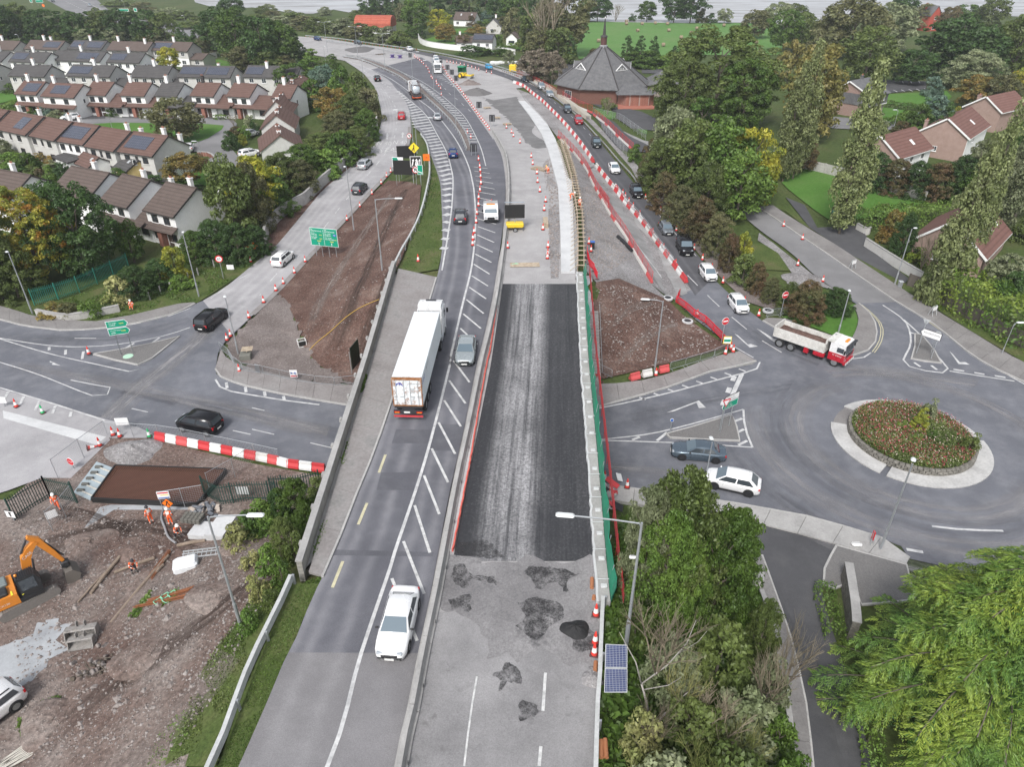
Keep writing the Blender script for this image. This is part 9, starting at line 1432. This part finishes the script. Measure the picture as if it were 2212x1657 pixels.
c4=[g(*q)for q in T(3,1,(590,1030),(720,1090),(915,845),(770,790))];t=thing('insulation_boards','pale grey boards weighed down beside the rebar mat','boards',c4[0]);L_=[p-c4[0]for p in c4];mb=MB();mb.add([p+VV((0,0,z_))for z_ in(.2,.34)for p in L_],[(3,2,1,0),(4,5,6,7),(0,1,5,4),(1,2,6,5),(2,3,7,6),(3,0,4,7)]);mb.build('board',plain('grey_board',(.34,.40,.43),.6),t)
for i in range(5):f=.1+.19*i;a_,b_=L_[0].lerp(L_[3],f).lerp(L_[1].lerp(L_[2],f),.35),L_[1].lerp(L_[2],f);mb=MB();mb.tube([a_+VV((0,0,.4)),b_+VV((0,0,.4))],.06,4);mb.build('batten',M_wt,t);mb=MB();q=L_[0].lerp(L_[3],f).lerp(L_[1].lerp(L_[2],f),.3);mb.rbox((q.x,q.y,q.z+.44),(.6,.25,.2),.02);mb.build('weight_block',plain('hollow_block',(.12,.12,.11),.9),t)
b=g(452,1160);t=thing('slab_stack','stack of white precast slabs on pallets by the workers','slab stack',b,R(-8))
for i in range(6):mb=MB();mb.box((.9+.05*(i%2),.6-.04*i,.12+i*.16),(1.5,2.3,.11));mb.build('slab',M_nc,t)
for i in range(3):mb=MB();mb.box((-.6,.3,.12+i*.18),(1.7,1.6,.12));mb.build('slab',M_nc,t)
b=g(418,1140);t=thing('spacer_stack','stack of dark concrete spacer blocks on the slabs','block stack',(b.x+.1,b.y+.2,b.z+.62),R(-8))
for i in range(5):
 for j in range(3):mb=MB();mb.rbox((-.7+.33*i,-.35+.35*j,.12),(.3,.3,.2),.03);mb.build('block',plain('spacer_dark',(.13,.125,.11),.9),t);mb=MB();mb.rbox((-.7+.33*i,-.35+.35*j,.34),(.3,.3,.2),.03);mb.build('block',plain('spacer_dark',(.13,.125,.11),.9),t)
b=g(440,1108);t=thing('brick_pile','heap of grey paving bricks and rubble by the palisade','brick pile',b)
for i in range(46):mb=MB();mb.rbox((0,0,0),(.5,.28,.16),.02);o=mb.build('brick',plain(['grey_brick_a','grey_brick_b','buff_brick'][i%3],[(.14,.15,.17),(.20,.21,.23),(.42,.36,.31)][i%3],.85),t);a=rnd.random()*6;r_=rnd.random()**.6*1.4;o.location=(math.cos(a)*r_,math.sin(a)*r_*.8,.1+(1.4-r_)*.5*rnd.random());o.rotation_euler=(rnd.uniform(-.4,.4),rnd.uniform(-.4,.4),rnd.random()*3)
b=g(404,1228);t=thing('bulk_bag','white plastic-wrapped bundle on the stony slope','bundle',b,R(20));mb=MB();mb.rbox((0,0,.4),(1.7,1.2,.75),.15);mb.rbox((.1,.05,.8),(1.3,.8,.12),.05);mb.build('wrap',plain('plastic_wrap',(.70,.72,.74),.35,var=.15,scale=3.),t)
b=g(458,1200);t=thing('ladder','aluminium ladder lying on the stony slope','ladder',b,R(10));mb=MB()
for s in(-.22,.22,.5):mb.box((0,s,.25),(4.2,.06,.08))
mb.build('stile',M_s2,t)
for i in range(13):mb=MB();mb.box((-2+i*.33,.14,.25),(.04,.72,.04));mb.build('rung',M_s2,t)
M_pole=ground('weathered_pole',[(.20,.155,.12),(.30,.24,.19)],2.,fine=.3)
for lab,a,b_,r_ in(('long timber pole lying across the stony slope',T(4,1,(1330,0))[0],T(4,1,(880,530))[0],.13),('short timber pole beside the long one',T(4,1,(1290,75))[0],T(4,1,(1225,145))[0],.13),('timber pole lying near the excavator bucket',T(4,1,(950,10))[0],T(4,1,(720,300))[0],.14),('thin timber pole beside the excavator bucket',T(4,1,(830,140))[0],T(4,1,(620,370))[0],.08),('timber pole lying behind the worker in dark trousers',T(4,1,(1220,20))[0],T(4,1,(905,135))[0],.13),('timber edge log beside the slab stack',T(3,1,(1400,1440))[0],T(3,1,(1620,1400))[0],.15)):
 A_,B_=g(*a),g(*b_);t=thing('timber_pole',lab,'pole',A_);mb=MB();m_=(B_-A_)*.5;m_.z+=.1;mb.tube([(0,0,.15),m_+VV((0,0,.12)),B_-A_+VV((0,0,.15))],[r_,r_*.95,r_*.85],8);mb.build('pole',M_pole,t)
for lab,a,b_ in(('bundle of rusty rebar tied with green straps, upper',T(4,1,(1165,365))[0],T(4,1,(1520,262))[0]),('bundle of rusty rebar tied with green straps, lower',T(4,1,(1070,405))[0],T(4,1,(1525,305))[0]),('loose rusty rebar beside the long timber pole',T(4,1,(1340,-30))[0],T(4,1,(1180,190))[0])):
 A_,B_=g(*a),g(*b_);t=thing('rebar_bundle',lab,'rebar',A_);d=B_-A_
 for i in range(14):mb=MB();o=VV((rnd.uniform(-.12,.12),rnd.uniform(-.14,.14),.12+rnd.random()*.18));e=VV((rnd.uniform(-.2,.2),rnd.uniform(-.12,.12),0));mb.tube([o,d+o+e],.022,4);mb.build('bar',plain('rusty_bar',(.26,.10,.045),.8,var=.3),t)
 if 'green' in lab:
  for f in(.4,.55):q=d*f;mb=MB();mb.tube([q+VV((.25*math.cos(a_),.28*math.sin(a_),.22+.1*math.sin(a_*2)))for a_ in[i*math.pi/5 for i in range(11)]],.03,4);mb.build('strap',plain('strap_green',(.25,.62,.42),.6),t)
b=g(222,1440);t=thing('rubble_heap','heap of broken concrete and twisted roots near the buckets','rubble',b)
for i in range(36):mb=MB();mb.rbox((0,0,0),(rnd.uniform(.2,.6),rnd.uniform(.15,.4),rnd.uniform(.1,.3)),.05);o=mb.build('chunk',M_stone if i%3 else M_bark,t);o.location=(rnd.gauss(0,.9),rnd.gauss(0,.6),.12+rnd.random()*.3);o.rotation_euler=(rnd.random(),rnd.random(),rnd.random()*3)
for i in range(14):mb=MB();x_,y_=rnd.gauss(0,.9),rnd.gauss(0,.5);mb.tube([(x_,y_,.1),(x_+rnd.uniform(-.6,.6),y_+rnd.uniform(-.5,.5),.6),(x_+rnd.uniform(-.9,.9),y_+rnd.uniform(-.7,.7),.3)],.03,4);mb.build('root',M_bark,t)
b=g(60,1640);t=thing('scrap_timber','bundle of pale timber laths at the lower left corner','timber',b)
for i in range(9):mb=MB();mb.box((rnd.uniform(-.2,.2),i*.12,.1),(3.2,.06,.05));o=mb.build('lath',M_wt,t);o.rotation_euler=(0,0,R(45)+rnd.uniform(-.15,.15))
P=[g(*q)for q in T(3,1,(1290,1160),(1275,1220),(1300,1290),(1330,1370),(1390,1420))];t=thing('hose','grey concrete pump hose trailing past the workers','hose',P[0]);mb=MB();mb.tube([p-P[0]+VV((0,0,.15))for p in cr(P,5)],.09,7);mb.build('tube',plain('hose_grey',(.25,.25,.26),.6),t)
p0,p1,p2,p3=[at(x_,y_,z_)for x_,y_,z_ in((1308,1392,7.4),(1355,1394,7.4),(1355,1497,6.3),(1305,1497,6.3))];t=thing('solar_array','upright pair of blue solar panels beside the guardrail','solar panel',p3);V0=[p-p3 for p in(p0,p1,p2,p3)]
k=N('solar_pv');bb=k.n('TexBrick',offset=0.);bb.inputs['Scale'].default_value=1.;bb.inputs['Brick Width'].default_value=.17;bb.inputs['Row Height'].default_value=.09;bb.inputs['Mortar Size'].default_value=.006;bb.inputs[1].default_value=(.025,.035,.10,1);bb.inputs[2].default_value=(.03,.045,.12,1);bb.inputs[3].default_value=(.35,.37,.42,1);k.l(k.co(),bb.inputs[0]);k.out(bb.outputs[0],.15,spec=.6);M_pv=k.m
nn=(V0[1]-V0[0]).cross(V0[3]-V0[0]).normalized();nn=nn if nn.z>0 else-nn
for f0,f1 in((0,.495),(.505,1)):
 a,b_,c_,d=V0[0].lerp(V0[3],f0),V0[1].lerp(V0[2],f0),V0[1].lerp(V0[2],f1),V0[0].lerp(V0[3],f1);mb=MB();mb.add([a-nn*.03,b_-nn*.03,c_-nn*.03,d-nn*.03,a+nn*.02,b_+nn*.02,c_+nn*.02,d+nn*.02],[(0,1,2,3),(7,6,5,4),(0,4,5,1),(1,5,6,2),(2,6,7,3),(3,7,4,0)]);fr_=mb.build('panel_frame',M_s2,t);i_=.03;cen=(a+b_+c_+d)/4;qd=[p.lerp(cen,.05)+nn*.026 for p in(a,b_,c_,d)];ux=(b_-a).normalized();uy=nn.cross(ux);Mx=MX.Translation(cen)@MX((ux,uy,nn)).transposed().to_4x4();iv=Mx.inverted();mb=MB();mb.add([iv@p for p in qd],[(3,2,1,0)]);o=mb.build('cells',M_pv,fr_);o.matrix_basis=Mx
for s in(0,1):mb=MB();q=V0[0].lerp(V0[1],.1+.8*s)-nn*.06;mb.tube([q,(q.x,q.y,-1.2)],.04,5);mb.build('leg',M_steel,t)
def mound(label,px,py,r,hgt,mat,surf='m',cat='heap',name='spoil_heap',sq=.8):
 b=(mp if surf=='m' else g)(px,py);b.z+=.03;mb=MB();V=[];n_,m_=28,9
 for i in range(m_+1):
  f=i/m_
  for j in range(n_):a=2*math.pi*j/n_;rr=r*f*(1+.12*math.sin(a*3+px)+.10*mnoise.noise(VV((math.cos(a)*2,math.sin(a)*2,px))));V.append((rr*math.cos(a),rr*math.sin(a)*sq,hgt*(1-f**1.4)*(1+.25*mnoise.noise(VV((rr*2.,a*2,py))))+(rnd.uniform(-.03,.03)*hgt if f<1 else-.05)))
 mb.add(V,[(i*n_+j,(i+1)*n_+j,(i+1)*n_+(j+1)%n_,i*n_+(j+1)%n_)for i in range(m_)for j in range(n_)]);t=thing(name,label,cat,b);mb.build('pile',mat,t);return t
mound('small heap of fresh black tarmac on the planed surface',1243,1362,.92,.45,M_tar);mound('dark stone heap on the new tarmac path',1030,203,4.5,1.6,plain('dark_aggregate',(.135,.13,.13),.9,var=.3),sq=.7);mound('brown gravel heap beside the roller',1014,182,3.4,1.3,M_gravel,sq=.7);mound('dark spoil heap in the far works lanes',778,107,6.,1.0,plain('dark_aggregate',(.135,.13,.13),.9,var=.3),'h',sq=1.6);mound('rubble heap on the side street edge',*T(2,4,(470,770))[0],3.,.7,M_g2,'h');mound('clump of dark soil on the wedge right of the deck',*T(2,3,(1050,900))[0],1.6,.5,M_soil,'h');mound('heap of white broken concrete by the guardrail',*T(4,3,(690,960))[0],.6,.25,M_g2,'m',sq=1.2);mound('spoil heap beside the rebar pit',*T(3,1,(1050,690))[0],2.6,.7,M_g2,'h')
for i,(a,b_)in enumerate(((T(4,3,(688,180),(686,260))),(T(4,3,(705,320),(700,350))),(T(4,3,(718,840),(712,920))),(T(3,2,(1505,1560),(1490,1657))),(T(4,3,(760,1460),(762,1600))),(T(4,3,(790,1450),(800,1600))))):
 A_,B_=mp(*a),mp(*b_);t=thing('clay_pipe',['orange pipe lying at the top of the planed edge','short orange pipe below the first one','orange pipe by the white rubble and guardrail','broken orange pipe beside the concrete barrier','brown pipe in the lowest heap by the guardrail','second brown pipe in the lowest guardrail heap'][i],'pipe',A_);mb=MB();mb.tube([(0,0,.14),B_-A_+VV((0,0,.14))],.12,10);mb.build('pipe',plain('clay_orange',(.36,.15,.07),.7,var=.2),t)
for i,(a,b_)in enumerate((T(2,3,(890,440),(980,530)),T(2,3,(925,470),(1000,555)))):A_,B_=g(*a),g(*b_);t=thing('drain_pipe',['upper black drainage pipe on the gravel by the mesh fence','lower black drainage pipe on the gravel by the mesh fence'][i],'pipe',A_);mb=MB();mb.tube([(0,0,.3),B_-A_+VV((0,0,.3))],.25,12);mb.build('pipe',M_black,t)
b=g(*T(2,3,(690,525))[0]);t=thing('bin','blue-lidded bin behind the formwork','bin',b);mb=MB();mb.rbox((0,0,.5),(.55,.55,.95),.06);mb.build('body',M_sb,t);mb=MB();mb.rbox((0,0,1.02),(.6,.6,.1),.03);mb.build('lid',M_sbl,t)
for i,(px,py)in enumerate(T(1,3,(960,175),(960,195),(1048,250),(1083,195),(1187,190),(1282,195),(1293,248),(1250,365),(1390,305),(1470,268),(1513,232),(1727,208),(1970,200),(2040,240),(1982,342),(2012,408),(740,332),(600,288))):
 b=g(px,py);t=thing('hay_bale',f'round hay bale, {nth(i)} counted across the green field','hay bale',(b.x,b.y,b.z+.05),rnd.uniform(-.3,.3),'hay bales in the field');mb=MB();mb.lathe([(.62,-.68),(.70,-.62),(.72,0),(.70,.62),(.62,.68)],14,M=MX.Translation((0,0,.72))@MX.Rotation(R(90),4,'Y'));mb.build('bale',ground('straw',[(.22,.17,.11),(.32,.26,.19)],2.,fine=.3),t);mb=MB()
 for x_ in(-.69,.69):mb.lathe([(.6,-.01),(.6,.01)],14,M=MX.Translation((x_,0,.72))@MX.Rotation(R(90),4,'Y'))
 mb.build('bale_end',ground('straw_end',[(.16,.12,.08),(.24,.19,.14)],3.,fine=.3),t)
b=g(*T(2,2,(395,1290))[0]);t=thing('generator','small white-framed generator on the gravel bed','generator',b,R(25));mb=MB();mb.rbox((0,0,.4),(.75,.55,.5),.06);mb.build('engine',M_sb,t);mb=MB()
for x_ in(-.45,.45):
 for y_ in(-.35,.35):mb.tube([(x_,y_,.05),(x_,y_,.8)],.035,5)
 mb.tube([(x_,-.35,.8),(x_,.35,.8)],.035,5)
for y_ in(-.35,.35):
 for z_ in(.05,.8):mb.tube([(-.45,y_,z_),(.45,y_,z_)],.035,5)
mb.build('frame',M_whitep,t)
P=[g(*q)for q in T(2,2,(450,1330),(520,1260),(620,1180),(740,1070),(860,990),(1000,930))];t=thing('cable','thin yellow cable running up the red soil bank','cable',P[0]);mb=MB();mb.tube([p-P[0]+VV((0,0,.12))for p in cr(P,6)],.035,4);mb.build('cable',plain('cable_yellow',(.55,.36,.06),.6),t)
b=g(532,775);t=thing('pallet_stack','timber pallet and wrapped blocks at the gravel corner','pallet',b,R(10));mb=MB();mb.rbox((0,0,.35),(1.2,1.1,.7),.05);mb.build('blocks',plain('wrapped_blocks',(.16,.16,.14),.8,var=.3),t)
for i in range(7):mb=MB();mb.box((.2,.5+.16*(i-3),1.0),(1.2,.1,.03));mb.build('board',M_wood,t)
mb=MB();mb.box((.2,.5,.92),(.1,1.1,.1));mb.build('bearer',M_wood,t)
for i,qq in enumerate(T(2,3,(1285,922),(1440,1105))+T(1,3,(1110,1460),)+T(2,4,(190,1022),)):
 b=g(*qq);t=thing('manhole_ring',['concrete manhole ring by the red barrier bend','concrete manhole cover ring on the soil wedge','round white manhole ring beside the guardrail','white manhole ring on the dirt by the no entry sign'][i],'manhole',(b.x,b.y,b.z+.06));mb=MB();mb.lathe([(.68,0),(.68,.2),(.45,.22),(.44,.1)],20);mb.build('ring',M_nc,t);mb=MB();mb.lathe([(.40,.05),(.40,.24),(.1,.25)],16);mb.build('cover',M_dark,t)
t=thing('barrier_scrap','jumble of scrapped signs and red-white barriers beside the netting','scrap heap',g(*T(3,3,(830,1060))[0]))
for i in range(22):mb=MB();mb.rbox((0,0,0),(rnd.uniform(.4,1.3),rnd.uniform(.3,.8),.06),.02);o=mb.build('panel',[M_red,M_whitep,M_sb,M_conc][i%4],t);o.location=(rnd.gauss(-.5,.7),rnd.gauss(0,1.1),.3+rnd.random()*1.1);o.rotation_euler=(rnd.uniform(-1,1),rnd.uniform(-1,1),rnd.random()*3)
t=thing('timber_stack','stacked timber planks at the edge of the works strip','timber',mp(*T(2,3,(322,330))[0]))
for i in range(4):
 for j in range(3):mb=MB();mb.box((-.2+j*.22,0,.1+i*.14),(.2,3.6-.2*i,.12));mb.build('plank',M_wood,t)
t=thing('plywood_sheet','brown plywood sheet lying before the new surfacing','plywood',mp(*T(2,3,(160,655))[0]),R(2));mb=MB();mb.box((0,0,.1),(3.6,1.3,.03));mb.build('sheet',M_wood,t);mb=MB();mb.tube([(-1.6,.2,.13),(-.8,.25,.14),(-1.2,.4,.13)],.04,4);mb.build('green_rope',plain('strap_green',(.25,.62,.42),.6),t)
for i,qq in enumerate(T(1,2,(1010,430),(1850,855),(1925,935))+T(1,3,(310,1345),(20,985),(250,1335))):
 b=g(*qq)if i<1 else mp(*qq);t=thing('pallet',['stack of dark timber on the far works lanes','timber pallet beside the new tarmac path','second timber pallet beside the new path','timber pallet near the crouching worker','white pallet by the works cones','green-topped pallet by the works cones'][i],'pallet',(b.x,b.y,b.z+.06),rnd.random())
 for j in range(6):mb=MB();mb.box((0,-.6+j*.24,.3),(1.8 if i else 4,.14,.05));mb.build('board',M_wood if i!=0 else M_bark,t)
 for j in(-.7,0,.7):mb=MB();mb.box((j,0,.16),(.12,1.4,.2));mb.build('bearer',M_wood,t)
for i,qq in enumerate(T(1,2,(1105,452),(1165,456))):b=g(*qq);t=thing('cable_drum',['flat purple cable drum on the far works','upright dark cable drum on the far works'][i],'cable drum',(b.x,b.y,b.z+.1));mb=MB();mb.lathe([(1.0,0),(1.0,.1),(.6,.12),(.6,.8),(1.0,.82),(1.0,.92)],16);mb.build('drum',plain('purple_drum',(.12,.08,.25),.6),t)
b=g(*T(1,2,(2055,565))[0]);t=thing('storage_tank','yellow tank beside the red fence near the church lane','tank',b);mb=MB();mb.rbox((0,0,1.2),(2.6,2.,2.4),.4);mb.build('tank',M_yel,t);mb=MB();mb.rbox((0,0,2.5),(.7,.7,.2),.05);mb.build('lid',M_sb,t)
b=g(*T(1,2,(1985,505))[0]);t=thing('bag_pile','pile of white bulk bags above the guardrail','bags',b)
for i in range(7):mb=MB();mb.rbox((0,0,0),(2.,1.6,1.1),.25);o=mb.build('bag',M_whitep,t);o.location=(-4+i*1.4,rnd.uniform(-.5,.5),.5);o.rotation_euler=(0,0,rnd.random())
for i,x_ in enumerate(range(0,7)):
 f=i/6;a=T(2,1,(1490,790))[0];b_=T(2,1,(1900,600))[0];q=(T(2,1,(1185,930),(1270,880),(1350,850),(1490,775),(1565,735),(1690,670),(1835,625)))[i];b=g(*q);t=thing('fence_post',f'short concrete fence post, {nth(i)} from left on the grass bank','post',b);mb=MB();mb.box((0,0,.55),(.14,.14,1.2));mb.build('post',M_conc,t)
b=g(*T(2,4,(718,300))[0]);t=thing('utility_cabinet','dark green utility cabinet beside the driveway gate','cabinet',b);mb=MB();mb.rbox((0,0,.8),(1.3,.9,1.6),.04);mb.build('cabinet',M_pal,t);mb=MB();mb.box((0,-.46,.85),(1.1,.02,1.3));mb.build('door',M_pald,t)
b=g(*T(2,4,(1225,835))[0]);t=thing('litter_bin','small grey bin on the verge beside the lamp post','bin',b);mb=MB();mb.rbox((0,0,.5),(.5,.5,.9),.06);mb.build('body',M_steel,t);mb=MB();mb.rbox((0,0,1.0),(.56,.56,.1),.03);mb.build('lid',M_s2,t)
b=g(*T(2,4,(780,262))[0]);t=thing('timber_gate','white-topped timber gate by the driveway','gate',b,R(12))
for z_ in(.5,1.0,1.5):mb=MB();mb.box((0,0,z_),(4.5,.06,.16));mb.build('rail',M_wt if z_>1.2 else M_bark,t)
for x_ in(-2.2,2.2):mb=MB();mb.box((x_,0,.85),(.14,.14,1.7));mb.build('post',M_bark,t)
b=g(*T(2,1,(1015,1388))[0]);t=thing('manhole_cover','pale green painted disc on the left traffic island','disc',(b.x,b.y,b.z+.26));mb=MB();mb.lathe([(.55,0),(.55,.03),(.3,.04)],18);mb.build('disc',plain('mint_paint',(.42,.62,.48),.6),t)
b=g(1828,1186);t=thing('warning_tripod','folded white and red warning sign on the pavement by the lamp post','sign',(g(1878,1182).x,g(1878,1182).y,.25));mb=MB();mb.tube([(0,0,0),(.1,.2,1.2)],.03,5);mb.tube([(.3,.1,0),(.1,.2,1.2)],.03,5);mb.build('leg',M_steel,t);mb=MB();mb.box((.12,.18,.8),(.06,.3,.8));mb.build('panel',M_sr,t)
t=thing('paint_sack','small white sack on the pavement by the lamp post','sack',(g(1848,1184).x,g(1848,1184).y,.24));mb=MB();mb.rbox((0,0,.15),(.8,.45,.3),.12);mb.build('sack',M_whitep,t)
for i,(px,py,r_,h_)in enumerate(((200,1175,2.2,.35),(300,1195,1.8,.4),(470,1290,2.0,.35),(120,1560,2.2,.3),(330,1420,2.4,.3),(520,1185,1.5,.4))):mound(['low muddy spoil heap left of the workers','stony spoil heap between the timber poles','low spoil heap beside the near lamp post','low spoil heap near the parked white car','low spoil heap in the middle of the slope','spoil heap below the aluminium ladder'][i],px,py,r_,h_,M_site,'h')
# ------ thin autumn haze
mb=MB();mb.box((0,700,24.),(3600,1900,52.));hz=stuff(mb.build('haze',bpy.data.materials.new('haze')));tag(hz,'thin pale haze filling the air over the whole valley','haze')
m=hz.data.materials[0];m.use_nodes=True;nt=m.node_tree;nt.nodes.clear();pv=nt.nodes.new('ShaderNodeVolumePrincipled');pv.inputs['Color'].default_value=(.86,.90,.95,1);pv.inputs['Density'].default_value=.00018;mo=nt.nodes.new('ShaderNodeOutputMaterial');nt.links.new(pv.outputs[0],mo.inputs['Volume'])
